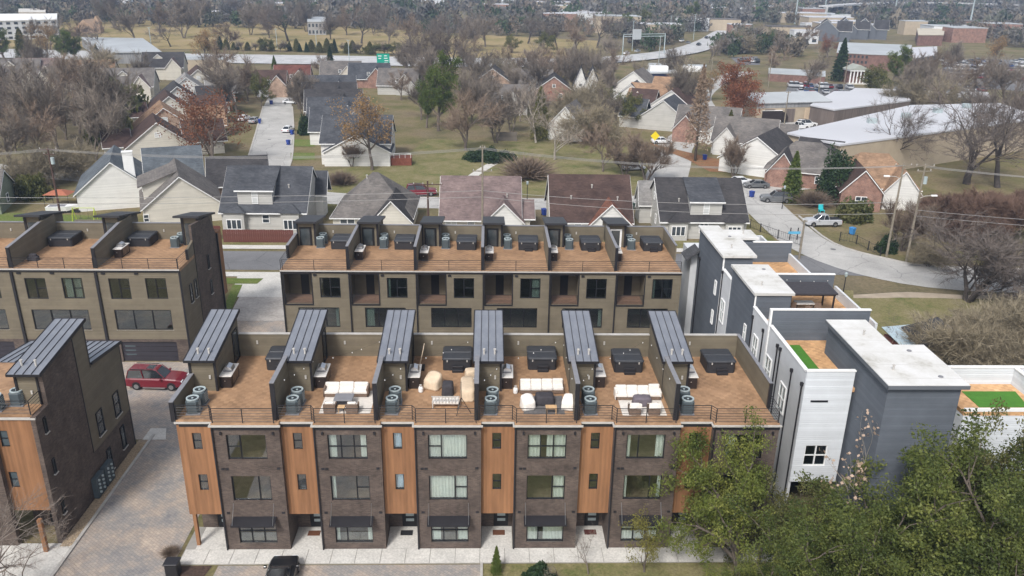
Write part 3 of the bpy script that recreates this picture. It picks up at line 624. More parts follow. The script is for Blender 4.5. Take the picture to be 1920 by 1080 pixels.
# ------------------------------------------------------------------ the row at the left edge, behind
WL, XL, YL = 7.85, -29.3 - 3*7.85, 73.9
m_garage = M('dark_garage_door', (.035, .032, .04), .5, .1)
for i in range(3):
    t = thing('wide_townhouse', f'khaki townhouse with paired rear windows, {["at the left edge", "second in its row", "end unit behind the red car"][i]}', 'townhouse', (XL + i*WL, YL, 0), group='townhouses of the left rear row')
    HA, HC, HL = (1.05, 3.0, 6.65, 8.78), (4.5, 6.45, 6.7, 8.82), (1.1, 6.5, 3.45, 5.55)
    part('siding_wall', 'l', lambda mb: mb.wall(0, WL, 2.45, 9.45, 0, .2, [HA, HC, HL]), m_khaki, t)
    part('brick_base', 'l', lambda mb: mb.wall(0, WL, 0, 2.45, .02, .25, [(1.2, 6.6, 0, 2.15)]), m_brick, t)
    gd = part('garage_door', 'l', lambda mb: [mb.box(1.2, .16, .02+k*.53, 6.6, .2, .52+k*.53) for k in range(4)], m_garage, t)
    for k in range(3): part('door_light', 'g', lambda mb: mb.box(1.5, .15, 0, 2.5, .159, .16), m_acg, gd, (0, 0, .65+k*.45))
    if i == 2:
        part('end_siding', 0, lambda mb: mb.box(WL-.2, .2, 2.45, WL, 4.4, 9.45) and mb.box(WL-.2, .27, 0, WL-.01, 4.4, 2.45), m_khaki, t)
        part('end_brick', 0, lambda mb: mb.prism([(4.4, 0), (11.2, 0), (11.2, 9.6), (9.6, 12.2), (4.4, 12.75)], 'x', WL-.25, WL+.02), m_brick, t)
        part('end_cedar', 0, lambda mb: mb.box(WL-1.8, 11.2, 2.6, WL+.15, 12.4, 9.9), m_wood, t)
        trims('end_corner_trim', 0, [(WL-.12, -.03, 0, WL+.04, .12, 9.5), (WL, 4.36, 0, WL+.05, 4.46, 12.7), (WL, 11.1, 0, WL+.19, 11.25, 9.8)], m_black, t)
        for y in (1.9, 3.2): window(t, (WL+.09, y, 5.5), math.pi/2, .62, 1.9, ((1, 1),), gl=m_sglass, sill=m_gutter)
        for z in (4.2, 7.0): window(t, (WL+.11, 7.6, z), math.pi/2, .5, 1.5, ((1, 0),), gl=m_sglass, sill=m_gutter)
    part('side_wall', 'l', lambda mb: mb.box(0, .2, 0, .15, 9.2, 9.45), m_khaki, t)
    window(t, (1.05, .05, 6.65), 0, 1.95, 2.13, ((1, 0), (1, 1)), gl=m_glassd, fw=.08)
    window(t, (4.5, .05, 6.7), 0, 1.95, 2.12, ((1, 0), (1, 1)), gl=m_glassd, fw=.08, curtain=m_curtain if i == 1 else None, cfrac=((.1, .85),))
    window(t, (1.1, .05, 3.45), 0, 5.4, 2.1, ((1, 0), (1, 0), (1, 0)), gl=m_glassd, fw=.08, sill=m_gutter)
    part('floor_slab', 'l', lambda mb: [mb.box(.16, .21, z, WL-.26, 8, z+.2) for z in (2.6, 5.9, 9.2)], m_intd, t)
    part('interior_wall', 'l', lambda mb: mb.box(.16, 5, 2.8, WL-.26, 5.1, 9.2), m_int, t)
    part('roof_deck', 'l', lambda mb: mb.box(0, 0, 9.45, WL, 9.2, ZD), m_deck, t)
    part('fascia', 'l', lambda mb: mb.box(0, -.1, 9.45, WL+.05, -.002, 9.72), m_black, t)
    part('gutter', 'l', lambda mb: mb.box(0, -.16, 9.64, WL+.05, -.1, 9.77), m_gutter, t)
    part('downpipe', 'l', lambda mb: mb.box(-.12, -.16, 0, .12, -.002, 9.45), m_black, t)
    for x in (.5, 3.6): part('wall_light', 'l', lambda mb: mb.box(0, -.1, 0, .35, 0, .16), m_black, t, (x, 0, 9.22))
    part('rear_parapet', 'l', lambda mb: mb.box(0.1, 9.1, ZD, WL-2, 9.3, 11.5), m_khaki, t)
    part('parapet_cap', 'l', lambda mb: mb.box(.1, 9.06, 11.5, WL-2, 9.34, 11.56), m_cap, t)
    if i < 2 or True:
        part('deck_party_wall', 'l', lambda mb: mb.prism([(.3, ZD), (9.1, ZD), (9.1, 12.4), (6.3, 12.4), (.3, 11.75)], 'x', -.12, .12), m_khaki, t)
        part('wall_cap', 'l', lambda mb: mb.slab([(-.16, .1, 11.79), (.16, .1, 11.79), (.16, 6.3, 12.44), (-.16, 6.3, 12.44)], .05), m_cap, t)
        part('wall_end_post', 'l', lambda mb: mb.box(-.15, .1, ZD, .15, .299, 11.75), m_black, t)
    if i == 2:
        part('end_parapet', 'l', lambda mb: mb.prism([(2.8, ZD), (7.3, ZD), (7.3, 12.3), (5.2, 11.4), (2.8, 10.75)], 'x', WL-.2, WL), m_khaki, t)
        part('wall_end_post', 'le', lambda mb: mb.box(WL-.22, 2.6, ZD, WL+.02, 2.799, 10.8), m_black, t)
        railing(t, [(WL-.1, .08), (WL-.1, 2.6)], ZD, 1.0, 4)
    tw = part('stair_tower', 'l', lambda mb: mb.prism([(7.2, ZD), (11.4, ZD), (11.4, 11.9), (7.2, 12.75)], 'x', WL-1.95, WL-.26), m_khaki, t)
    trims('corner_trim', 'l', [(WL-2.0, 7.12, ZD, WL-1.75, 7.199, 12.75), (WL-.45, 7.12, ZD, WL-.24, 7.199, 12.75)], m_black, tw)
    part('tower_door', 'l', lambda mb: mb.box(WL-1.65, 7.13, ZD+.02, WL-.55, 7.198, 12.1), m_sglass, tw)
    part('tower_roof', 'l', lambda mb: mb.slab([(WL-2.5, 6.5, 13.05), (WL+.05, 6.5, 13.05), (WL+.05, 11.7, 12.0), (WL-2.5, 11.7, 12.0)], .2), m_black, t)
    outlet(t, 3.2, 9.1, 10.6)
    railing(t, [(.2, .08), (2.55, .08), (5.0, .08), (WL-.15, .08)], ZD, 1.0, 4)

SEC = 'corner'
# ------------------------------------------------------------------ the house at the left edge, in front
t = thing('corner_townhouse', 'dark brick end townhouse with cedar front and metal lean-to roofs at the left edge', 'townhouse', (-28.8, 46.4, 0))
part('end_brick', 'c', lambda mb: mb.prism([(0, 0), (6.0, 0), (6.0, 12.5), (1.7, 12.0), (1.7, 9.7), (0, 9.7)], 'x', -.3, 0), m_brick, t)
part('end_siding', 'c', lambda mb: mb.prism([(6.0, 3.3), (12.4, 3.3), (12.4, 9.15), (7.7, 9.7), (7.7, 12.75), (6.0, 12.5)], 'x', -.28, .015), m_khaki, t)
part('end_brick_base', 'c', lambda mb: mb.box(-.3, 6.0, 0, 0, 12.4, 3.3), m_brick, t)
trims('corner_trim', 'c', [(-.06, 5.94, 3.3, .03, 6.02, 12.5), (-.1, 12.3, 0, .03, 12.43, 9.0), (-.1, 7.62, 9.4, .03, 7.76, 12.8)], m_black, t)
part('cedar_bay', 'c', lambda mb: (mb.wall(-2.75, -.3, 2.6, 9.5, .1, .2, [(-2.55, -2.0, 7.5, 8.7), (-2.55, -2.0, 4.4, 5.6)]), mb.box(-2.75, .3, 2.6, -.3, 1.9, 2.75)), m_wood, t)
for z in (7.5, 4.4): window(t, (-2.55, .16, z), 0, .55, 1.2, ((1, 1),), gl=m_acg, fw=.05)
part('cedar_post', 'c', lambda mb: mb.box(-.75, -1.0, .03, -.5, -.75, 2.6), m_wood, t)
part('porch_wall', 'c', lambda mb: mb.box(-2.75, 1.9, 0, -.3, 2.1, 2.6), m_brick, t)
part('front_door', 'c', lambda mb: mb.box(-1.6, 1.84, .03, -.6, 1.899, 2.3), m_frame, t)
part('brick_front', 'c', lambda mb: mb.box(-6.8, -.3, 0, -2.75, 0.1, 9.5), m_brick, t)
part('roof_deck', 'c', lambda mb: (mb.box(-6.8, .3, 9.5, -.3, 7.7, 9.76),), m_deck, t)
part('gutter', 'c', lambda mb: mb.box(-2.9, -.02, 9.55, .02, .1, 9.68), m_gutter, t)
part('inner_walls', 'c', lambda mb: mb.box(-6.7, 12.2, 0, -.3, 12.4, 8.98), m_khaki, t)
part('stair_tower', 'c', lambda mb: mb.prism([(1.7, ZD), (7.7, ZD), (7.7, 12.75), (1.7, 12.0)], 'x', -1.75, -.301), m_khaki, t)
trims('corner_trim', 'c2', [(-1.8, 1.62, ZD, -1.66, 1.699, 12.0), (-.42, 1.62, ZD, -.3, 1.699, 12.0)], m_black, t)
rf = seam_roof(t, -2.0, .12, 1.3, 12.12, 8.0, 13.1)
for x in (.55, 1.45): part('vent_pipe', 0, lambda mb: (mb.cyl(0, 4.35, 12.3, 12.65, .065, 10), mb.cyl(0, 4.35, 12.65, 12.75, .095, 10)), m_gutter, rf, (x, -2.1, -.05))
seam_roof(t, -6.8, .14, 7.75, 9.78, 12.6, 9.2, 14, name='rear_lean_to_roof')
part('rear_roof_body', 'c', lambda mb: mb.prism([(7.75, 8.9), (12.4, 8.9), (12.4, 9.05), (7.75, 9.62)], 'x', -6.6, -.31), m_khaki, t)
for y, z in ((7.1, 3.95), (9.95, 3.9)): window(t, (.10, y, z), math.pi/2, .95, 1.95, ((1, 1),), gl=m_sglass, sill=m_gutter)
for z in (8.1, 5.0, 1.8): window(t, (.085, .75, z), math.pi/2, .32, 1.1, ((1, 0),), gl=m_sglass, sill=m_gutter)
for y, z in ((7.6, .5), (10.2, .9)): window(t, (.085, y, z), math.pi/2, .7, 1.9, ((1, 0),), gl=m_sglass, sill=m_gutter)
outlet(t, -.9, 1.7, 10.5)
railing(t, [(-2.7, .25), (-.35, .25), (-.35, 1.6)], ZD, 1.0, 4)
SEC = 'right'
# ------------------------------------------------------------------ grey and white houses at the right
m_gray = siding('slate_grey_siding', (.10, .113, .133), .17, stain=.09, strength=1.4)
m_gray2 = M('slate_grey_stucco', (.115, .125, .142), .8, .07, .6)
m_wsid = siding('white_siding', (.57, .595, .62), .17, stain=.05, strength=1.3)
m_wst = M('white_stucco', (.60, .615, .63), .8, .07, .8)
def membrane():
    m, nt, p, out = _base('white_roof_membrane'); v = coords(nt, True); x = N(nt, 'ShaderNodeSeparateXYZ'); nt.links.new(v, x.inputs[0])
    c = ramp(nt, noise(nt, v, .45, 7, .7), [(.30, (.40, .385, .34)), (.44, (.58, .57, .54)), (.62, (.66, .655, .64))])
    seam = vmath(nt, 'LESS_THAN', vmath(nt, 'FRACT', vmath(nt, 'DIVIDE', x.outputs[1], 1.9)), .03)
    c = mixc(nt, seam, c, (.50, .49, .46)); nt.links.new(c, p.inputs['Base Color']); p.inputs['Roughness'].default_value = .75; return m
m_mem = membrane()
def roof_bits(t, pts):                        # drains and small vents on the flat roofs
    for k, (x, y, z) in enumerate(pts):
        if k % 2: part('roof_drain', 0, lambda mb: mb.cyl(0, 0, 0, .05, .16, 10), m_cap, t, (x, y, z))
        else: part('roof_vent', 0, lambda mb: (mb.cyl(0, 0, 0, .3, .06, 8), mb.cyl(0, 0, .3, .36, .1, 8)), m_gutter, t, (x, y, z))
m_turf = M('green_artificial_turf', (.062, .19, .022), .95, .12, 2, fine=40, bumps=.4)
def roofslab(mb, pts, z, t=.22): mb.prism(pts, 'z', z-t, z)
def dpipe(p, x, y, z0, z1):
    part('downpipe', (round(z1-z0, 2),), lambda mb: (mb.tube([(0, 0, 0), (0, 0, z1-z0)], .055, 6), mb.box(-.1, -.1, z1-z0, .1, .1, z1-z0+.25)), m_black, p, (x, y, z0))
WQ = ((1, 1), (1, 1))
# nearest: white corner with turf deck, slate block with white roof
t = thing('modern_house', 'white and slate grey house with a turf roof deck, nearest on the right', 'house', (21.5, 49, 0))
part('white_front', 0, lambda mb: mb.wall(0, 3.3, 3.0, 11.75, 0, .18, [(.72, 2.32, 4.3, 6.0)]), m_wsid, t)
part('white_side', 0, lambda mb: mb.box(0, .18, 0, .18, 7.9, 11.62), m_wst, t)
part('parapet_cap', 0, lambda mb: (mb.box(-.05, -.05, 11.75, 3.35, .24, 11.83), mb.box(-.05, .24, 11.62, .24, 8.0, 11.70)), m_white, t)
window(t, (.72, .04, 4.3), 0, 1.6, 1.7, WQ, m_white, m_glassd, fw=.07)
part('slot_window', 0, lambda mb: mb.box(.55, -.03, 9.42, 1.75, -.002, 9.56), m_frame, t)
part('overhang_floor', 0, lambda mb: mb.box(.18, .18, 3.0, 3.3, 7.9, 3.2), m_gray2, t)
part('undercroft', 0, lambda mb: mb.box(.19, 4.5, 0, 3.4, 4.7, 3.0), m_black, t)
part('interior_wall', 0, lambda mb: mb.box(.18, 3.0, 3.2, 3.4, 3.1, 9.9), m_int, t)
part('roof_deck', 0, lambda mb: mb.box(.18, .18, 10.1, 3.6, 7.9, 10.4) and mb.box(3.6, 5.6, 10.1, 7.6, 7.9, 10.4), m_deck2, t)
part('turf', 0, lambda mb: mb.box(.5, .6, 10.4, 2.15, 7.0, 10.43), m_turf, t)
gp = [(3.55, -4.0), (8.2, -4.0), (8.2, 1.4), (6.15, 1.4), (6.15, 5.7), (3.55, 5.7)]
part('slate_block', 0, lambda mb: mb.prism(gp, 'z', 0, 12.75), m_gray, t)
part('slate_roof', 0, lambda mb: roofslab(mb, [(3.35, -4.3), (8.5, -4.3), (8.5, 1.6), (6.3, 1.6), (6.3, 5.9), (3.35, 5.9)], 13.02), m_mem, t)
part('roof_fascia', 0, lambda mb: (mb.box(3.32, -4.34, 12.72, 8.53, -4.302, 12.97), mb.box(3.31, -4.34, 12.72, 3.348, 5.92, 12.97)), m_gray2, t)
part('party_wall', 0, lambda mb: mb.box(-.05, 7.9, 0, 7.6, 8.1, 12.9), m_gray, t)
part('party_cap', 0, lambda mb: mb.box(-.1, 7.86, 12.9, 7.65, 8.14, 12.98), m_white, t)
part('corner_board', 0, lambda mb: mb.box(-.09, 7.84, 8.0, .06, 8.12, 12.9), m_white, t)
for y in (6.4, 2.9): window(t, (-.10, y+1.25, 7.2 if y > 3 else 6.7), -math.pi/2, 1.25, 2.2, WQ, m_white, m_glassd, fw=.07)
window(t, (-.10, 7.0, 3.4), -math.pi/2, 1.25, 2.0, WQ, m_white, m_glassd, fw=.07)
for y in (5.6, 5.0, 2.4, .35): dpipe(t, -.08, y, 0, 10.5 if y < 3 else 10.9)
roof_bits(t, [(4.6, -2.2, 13.02), (7.2, -3.2, 13.02), (5.0, 3.2, 13.02), (7.0, .6, 13.02)])
# second
t = thing('modern_house', 'slate grey house with a black pergola on its roof deck, middle of the right row', 'house', (21.5, 57.1, 0))
part('white_side', 1, lambda mb: mb.box(0, 0, 0, .18, 3.9, 11.45), m_wst, t)
part('parapet_cap', 1, lambda mb: mb.box(-.05, 0, 11.45, .24, 3.9, 11.53), m_white, t)
part('slate_block', 1, lambda mb: mb.box(.05, 3.9, 0, 3.0, 10.5, 12.5), m_gray, t)
part('slate_roof', 1, lambda mb: mb.box(-.1, 3.75, 12.5, 3.2, 10.7, 12.72), m_mem, t)
part('corner_board', 1, lambda mb: mb.box(.0, 3.84, 11.4, .12, 3.899, 12.5), m_white, t)
part('roof_deck', 1, lambda mb: mb.box(.18, 1.0, 10.1, 8.9, 3.9, 10.4) and mb.box(3.0, 3.9, 10.1, 8.9, 9.1, 10.4), m_deck2, t)
part('body', 1, lambda mb: mb.box(.18, .4, 0, 8.9, 9.0, 10.1), m_gray2, t)
part('right_parapet', 1, lambda mb: mb.prism([(1.0, 10.4), (9.2, 10.4), (9.2, 11.3), (1.0, 11.3)], 'x', 8.75, 8.95), m_wst, t)
part('party_wall', 1, lambda mb: mb.box(3.0, 9.1, 0, 8.6, 9.3, 12.35), m_gray, t)
part('party_cap', 1, lambda mb: mb.box(3.2, 9.06, 12.35, 8.65, 9.34, 12.43), m_white, t)
window(t, (-.10, 2.9, 7.4), -math.pi/2, 1.15, 2.2, WQ, m_white, m_glassd, fw=.07)
window(t, (-.05, 5.6, 7.8), -math.pi/2, .55, 1.5, ((1, 1),), m_white, m_glassd, fw=.08)
for y in (3.6, .9): dpipe(t, -.05, y, 0, 10.6)
roof_bits(t, [(1.0, 5.5, 12.72), (2.4, 9.4, 12.72)])
# third
t = thing('modern_house', 'slate grey house with an L shaped white roof, farthest of the right row', 'house', (21.5, 66.4, 0))
part('white_side', 2, lambda mb: mb.box(0, 1.2, 0, .18, 4.0, 11.3), m_wst, t)
part('parapet_cap', 2, lambda mb: mb.box(-.05, 1.2, 11.3, .24, 4.0, 11.38), m_white, t)
g3 = [(0.0, 4.0), (2.7, 4.0), (2.7, 9.3), (4.5, 9.3), (4.5, 11.6), (1.7, 11.6), (1.7, 13.0), (0, 13.0)]
part('slate_block', 2, lambda mb: mb.prism(g3, 'z', 0, 12.45), m_gray, t)
r3 = [(-.2, 3.75), (2.95, 3.75), (2.95, 9.1), (4.75, 9.1), (4.75, 11.8), (1.9, 11.8), (1.9, 13.2), (-.2, 13.2)]
part('slate_roof', 2, lambda mb: roofslab(mb, r3, 12.7), m_mem, t)
part('roof_deck', 2, lambda mb: mb.box(2.7, -.2+.2, 10.1, 8.2, 8.6, 10.4) and mb.box(.18, .2, 10.1, 2.7, 4.0, 10.4), m_deck2, t)
part('body', 2, lambda mb: mb.box(.18, .1, 0, 8.2, 8.5, 10.1), m_gray2, t)
part('party_wall', 2, lambda mb: mb.box(2.7, 8.6, 0, 7.9, 8.8, 12.4), m_gray, t)
part('party_cap', 2, lambda mb: mb.box(4.1, 8.56, 12.4, 7.95, 8.84, 12.48), m_white, t)
part('right_parapet', 2, lambda mb: mb.box(7.7, .2, 10.4, 7.9, 8.6, 11.3), m_wst, t)
part('far_parapet', 2, lambda mb: (mb.box(4.6, 12.6, 8.0, 6.3, 12.8, 11.8), mb.box(6.1, 8.8, 8.0, 6.3, 12.6, 11.8)), m_wst, t)
part('corner_board', 2, lambda mb: mb.box(-.05, 3.94, 0, .08, 4.06, 12.45), m_white, t)
for z in (8.2, 5.2): window(t, (-.11, 5.8, z), -math.pi/2, .55, 1.4, ((1, 1),), m_white, m_glassd, fw=.08)
window(t, (-.10, 3.2, 6.6), -math.pi/2, 1.15, 2.2, WQ, m_white, m_glassd, fw=.07)
part('pale_flank', 2, lambda mb: mb.box(-.6, 13.2, 0, 2, 17, 9.6), m_wst, t)
part('porch_roof', 2, lambda mb: mb.slab([(-1.4, 12.3, 9.3), (.0, 12.3, 10.3), (.0, 14.6, 10.3), (-1.4, 14.6, 9.3)], .15), shingle('charcoal_shingle_small', (.07, .072, .078)), t)
dpipe(t, -.06, 3.7, 0, 11.0); dpipe(t, -.1, 11.8, 0, 9.5)
roof_bits(t, [(1.2, 6.0, 12.7), (2.0, 9.5, 12.7), (3.6, 10.5, 12.7)])
# far right deck
t = thing('modern_house', 'white walled house with a green turf square on its roof at the right edge', 'house', (30.9, 46.0, 0))
part('white_front', 3, lambda mb: mb.box(0, 0, 0, 9, 3.8, 10.1), m_wsid, t)
part('roof_deck', 3, lambda mb: mb.box(.0, .0, 10.1, 9, 3.8, 10.4), m_deck2, t)
part('turf', 3, lambda mb: mb.prism([(1.3, .55), (4.6, .55), (5.0, 2.7), (1.3, 2.7)], 'z', 10.4, 10.43), m_turf, t)
part('parapet', 3, lambda mb: (mb.box(-.1, 3.8, 0, 9, 4.0, 11.65), mb.prism([(5.35, .0), (5.55, .0), (5.55, 3.8), (5.35, 3.8)], 'z', 10.4, 11.6)), m_wsid, t)
part('parapet_cap', 3, lambda mb: (mb.box(-.15, 3.76, 11.65, 9, 4.05, 11.72), mb.box(5.3, .0, 11.6, 5.6, 3.76, 11.67)), m_white, t)
part('front_kerb', 3, lambda mb: mb.box(.0, -.02, 10.4, 5.35, .12, 10.62), m_white, t)

# pergola, table set and bulbs on the middle deck
pg = thing('pergola', 'black roof pergola with a flat canopy on the grey house deck', 'pergola', (24.7, 61.8, 10.4))
for x in (.1, 3.7):
    for y in (.1, 2.2): part('post', 'pg', lambda mb: mb.box(-.06, -.06, 0, .06, .06, 1.95), m_black, pg, (x, y, 0))
part('canopy', 'pg', lambda mb: mb.slab([(-.1, -.1, 1.97), (3.9, -.1, 1.97), (3.9, 2.4, 2.05), (-.1, 2.4, 2.05)], .12), m_darkcov, pg)
part('beam', 'pg', lambda mb: (mb.box(0, .04, 1.72, 3.8, .16, 1.84), mb.box(0, 2.14, 1.72, 3.8, 2.26, 1.84)), m_black, pg)
tb = thing('dining_table', 'pale dining table under the black pergola', 'table', (26.4, 62.9, 10.4))
part('table_top', 0, lambda mb: mb.bbox(-.8, -.4, .68, .8, .4, .74, .03), m_ctop, tb)
for x in (-.7, .7):
    for y in (-.3, .3): part('leg', 'tb', lambda mb: mb.box(-.03, -.03, 0, .03, .03, .68), m_black, tb, (x, y, 0))
for k, (x, y, rz) in enumerate(((25.2, 62.5, .3), (26.2, 61.75, 0), (27.4, 62.4, -.5))):
    c = thing('dining_chair', f'brown wicker dining chair under the pergola, {["left", "middle", "right"][k]} of three', 'chair', (x, y, 10.4), rz, 'chairs under the pergola')
    part('seat', 'dc', lambda mb: mb.bbox(-.25, -.25, .38, .25, .25, .46, .03), m_wick, c)
    part('backrest', 'dc', lambda mb: mb.box(-.25, -.28, .46, .25, -.22, .95), m_wick, c)
    for a in (-.22, .22):
        for b in (-.22, .22): part('leg', 'dc', lambda mb: mb.box(-.02, -.02, 0, .02, .02, .38), m_wick, c, (a, b, 0))
def bulbs(label, pts, nb, group=None):
    s = thing('string_lights', label, 'string lights', pts[0], 0, group)
    p0 = Vector(pts[0]); P = []
    for a, b in zip(pts[:-1], pts[1:]):
        a, b = Vector(a), Vector(b)
        for k in range(8):
            f = k/8; q = a.lerp(b, f); q.z -= .9*(f - f*f)*1.1*(b-a).length/6; P.append(q - p0)
    P.append(Vector(pts[-1]) - p0)
    MB().tube(P, .006, 3).build('cable', m_black, s)
    for k in range(nb):
        q = P[min(len(P)-1, int((k+.5)/nb*(len(P)-1)))]
        part('bulb', 0, lambda mb: mb.loft([[(r*math.cos(a*1.0472), r*math.sin(a*1.0472), z) for a in range(6)] for r, z in ((.015, -.01), (.034, -.05), (.034, -.08), (.01, -.11))]), m_white, s, q)
    return s
bulbs('string of white bulbs over the pergola', [(24.6, 65.8, 12.3), (29.5, 66.1, 11.9), (25.0, 62.0, 12.4), (29.6, 62.5, 11.9)], 13)
SEC = 'deck'
# ------------------------------------------------------------------ things on the roof decks
def hot_tub(label, x, y, rz=0, step=True, w=2.15, group='hot tubs on the roof decks', d=2.15):
    jr = random.Random(int(x*37 + y*19)); t = thing('hot_tub', label, 'hot tub', (x + jr.uniform(-.08, .08), y, ZD), rz + jr.uniform(-.03, .03), group)
    part('skirt', (w, d), lambda mb: mb.bbox(-w/2+.05, -d/2+.05, 0, w/2-.05, d/2-.05, .84, .12), m_tubs, t)
    c = part('cover', (w, d), lambda mb: (mb.bbox(-w/2, -d/2, .82, w/2, -.015, .98, .10), mb.bbox(-w/2, .015, .82, w/2, d/2, .98, .10)), m_tubc, t)
    for a in (-w*.33, w*.33): part('cover_strap', 0, lambda mb: mb.box(-.04, -.03, .70, .04, 0, .86), m_gutter, c, (a, -d/2, 0))
    if step:
        s = part('step', 0, lambda mb: (mb.bbox(-.4, -.34, 0, .4, 0, .2, .03), mb.bbox(-.4, -.17, .2, .4, 0, .42, .03)), m_black, t, (.05, -d/2+.02, 0))
    return t
def condenser(label, x, y):
    jr = random.Random(int(x*131 + y*17)); t = thing('air_conditioner', label, 'air conditioner', (x + jr.uniform(-.06, .06), y + jr.uniform(-.07, .07), ZD), jr.uniform(-.12, .12), 'air conditioners on the roof decks')
    part('casing', 0, lambda mb: mb.bbox(-.4, -.4, .06, .4, .4, .98, .13), m_acg, t)
    part('base_pad', 0, lambda mb: mb.box(-.45, -.45, 0, .45, .45, .06), m_cap, t)
    for k in range(6): part('louver', 0, lambda mb: mb.box(.395, -.26, 0, .41, .26, .05), m_acl, t, (0, 0, .2 + k*.12))
    g = part('fan_grille', 0, lambda mb: mb.loft([[(r*math.cos(a*.2618), r*math.sin(a*.2618), z) for a in range(24)] for r, z in ((.40, .975), (.40, 1.05), (.31, 1.05), (.29, 1.0))], cap=False), m_acl, t)
    part('fan', 0, lambda mb: [mb.face([(0, 0, 1.0), (.27*math.cos(b), .27*math.sin(b), .985), (.27*math.cos(b+.7), .27*math.sin(b+.7), 1.01)]) for b in (0, 1.257, 2.513, 3.77, 5.03)], m_black, g)
    part('fan_hub', 0, lambda mb: mb.cyl(0, 0, .99, 1.03, .07, 10), m_acl, g)
    return t
def counter(label, x, y, rz=0, group='outdoor kitchen counters'):
    jr = random.Random(int(x*53 + y*29)); t = thing('kitchen_counter', label, 'counter', (x, y + jr.uniform(-.15, .15), ZD), rz + jr.uniform(-.02, .02), group)
    c = part('cabinet', 0, lambda mb: mb.box(-.36, -.95, 0, .36, .95, .86), m_espresso, t)
    part('counter_top', 0, lambda mb: mb.bbox(-.42, -1.0, .86, .42, 1.0, .92, .02), m_ctop, t)
    for y_ in (-.5, .15): part('cabinet_door', 0, lambda mb: mb.box(.36, 0, .1, .375, .6, .8), m_intd, c, (0, y_, 0))
    for z in (.5,): part('cabinet_handle', 0, lambda mb: mb.box(-.1, -.97, z, -.02, -.95, z+.05), m_steel, c)
    g = part('grill', 0, lambda mb: mb.box(-.30, -.35, .92, .28, .4, 1.02), m_cap, t)
    part('grill_hood', 0, lambda mb: mb.prism([(-.28, 1.02), (.30, 1.02), (.22, 1.2), (-.05, 1.3), (-.24, 1.2)], 'y', -.33, .38), m_steel, g)
    return t
def cushion(mb, x0, y0, z0, x1, y1, z1): mb.bbox(x0, y0, z0, x1, y1, z1, min(.05, (z1-z0)*.3))
def sofa(label, x, y, w, seats, rz=0, base=m_wick, arms=True, rough=0):
    t = thing('sofa', label, 'sofa', (x, y, ZD), rz)
    part('sofa_frame', (w,), lambda mb: (mb.bbox(-w/2, -.42, .05, w/2, .42, .3, .03), mb.box(-w/2, .36, .3, w/2, .44, .62)), base, t)
    sw = (w-.1)/seats; rr = random.Random(int(w*100)+seats)
    for k in range(seats):
        a = -w/2+.05+k*sw; j = rr.uniform(-.02, .02)*(1+rough*3)
        part('seat_cushion', (round(sw, 3),), lambda mb: cushion(mb, .01, -.42, 0, sw-.01, .24, .16), m_fab, t, (a, j, .3))
        part('back_cushion', (round(sw, 3), rough), lambda mb: cushion(mb, .01, .14, .14, sw-.01, .36, .52 + rough*.05), m_fab, t, (a, 0, .3 + j))
    if arms:
        for a in (-w/2-.02, w/2-.14): part('arm', rough, lambda mb: cushion(mb, 0, -.42, .05, .16, .42, .62), m_fab if rough else base, t, (a, 0, 0))
    return t
def covered(label, x, y, w, d, h, mat, rz=0, seed=1, name='covered_furniture', cat='furniture cover', lean=.0):
    """a piece of furniture under a fitted cloth: creased, sagging hull, low on one side like a chair"""
    t = thing(name, label, cat, (x, y, ZD), rz); r = random.Random(seed); mb = MB(); n = 28; rings = []
    for z, k in ((.02, 1.06), (.12, 1.02), (h*.45, .98), (h*.8, .95), (h*.97, .86), (h, .5)):
        ring = []
        for i in range(n):
            a = 2*math.pi*i/n; ca, sa = math.cos(a), math.sin(a); q = max(abs(ca), abs(sa))**-.82
            fold = 1 + .035*math.sin(i*2.6+seed)*(1-z/h*.8) + r.uniform(-.012, .012)
            ring.append((ca*q*w/2*k*fold, sa*q*d/2*k*fold, z*(1 + lean*sa*.9*(z/h)) + r.uniform(-.012, .012)))
        rings.append(ring)
    mb.loft(rings); mb.build('cloth', mat, t, True)
    MB().box(-w*.42, -d*.42, 0, w*.42, d*.42, h*.35).build('body', m_wick, t)
    return t
def rug(label, x0, y0, x1, y1, mat, seed=1):
    mb = MB(); n = 10
    for i in range(n):
        a, b = x0+(x1-x0)*i/n, x0+(x1-x0)*(i+1)/n
        mb.box(a, y0 + .02*math.sin(i*1.7+seed), ZD+.004, b, y1 + .02*math.sin(i*2.3), ZD+.016)
    return tag(mb.build('rug', mat), label, 'rug')
UL = lambda i, x: XS + i*WU + x
m_rugw = M('white_outdoor_rug', (.66, .62, .57), .95, .1, 4); m_rugg = M('grey_outdoor_rug', (.12, .115, .115), .95, .2, 6)
ux = ['curtainless', 'white sofa', 'beige covered furniture', 'grey rug', 'crumpled white sofa', 'otherwise empty']
for i in range(6):
    condenser(f'front air conditioner of the pair on the {ORD[i]} roof deck of the nearest row', UL(i, .95), 47.05)
    condenser(f'rear air conditioner of the pair on the {ORD[i]} roof deck of the nearest row', UL(i, 1.02), 48.3)
    counter(f'dark cabinet counter with steel grill on the {ORD[i]} roof deck of the nearest row', UL(i, 2.05), 51.2)
hot_tub('covered black hot tub on the bare first deck, left end of the nearest row', UL(0, 5.1), 54.0)
hot_tub('covered black hot tub behind the beige covered furniture', UL(2, 4.9), 54.0)
hot_tub('covered black hot tub behind the four seat white sofa', UL(3, 4.6), 54.1)
hot_tub('covered black hot tub behind the crumpled white sofa', UL(4, 4.45), 53.7)
hot_tub('covered black hot tub on the empty corner deck', UL(5, 4.65), 53.65)
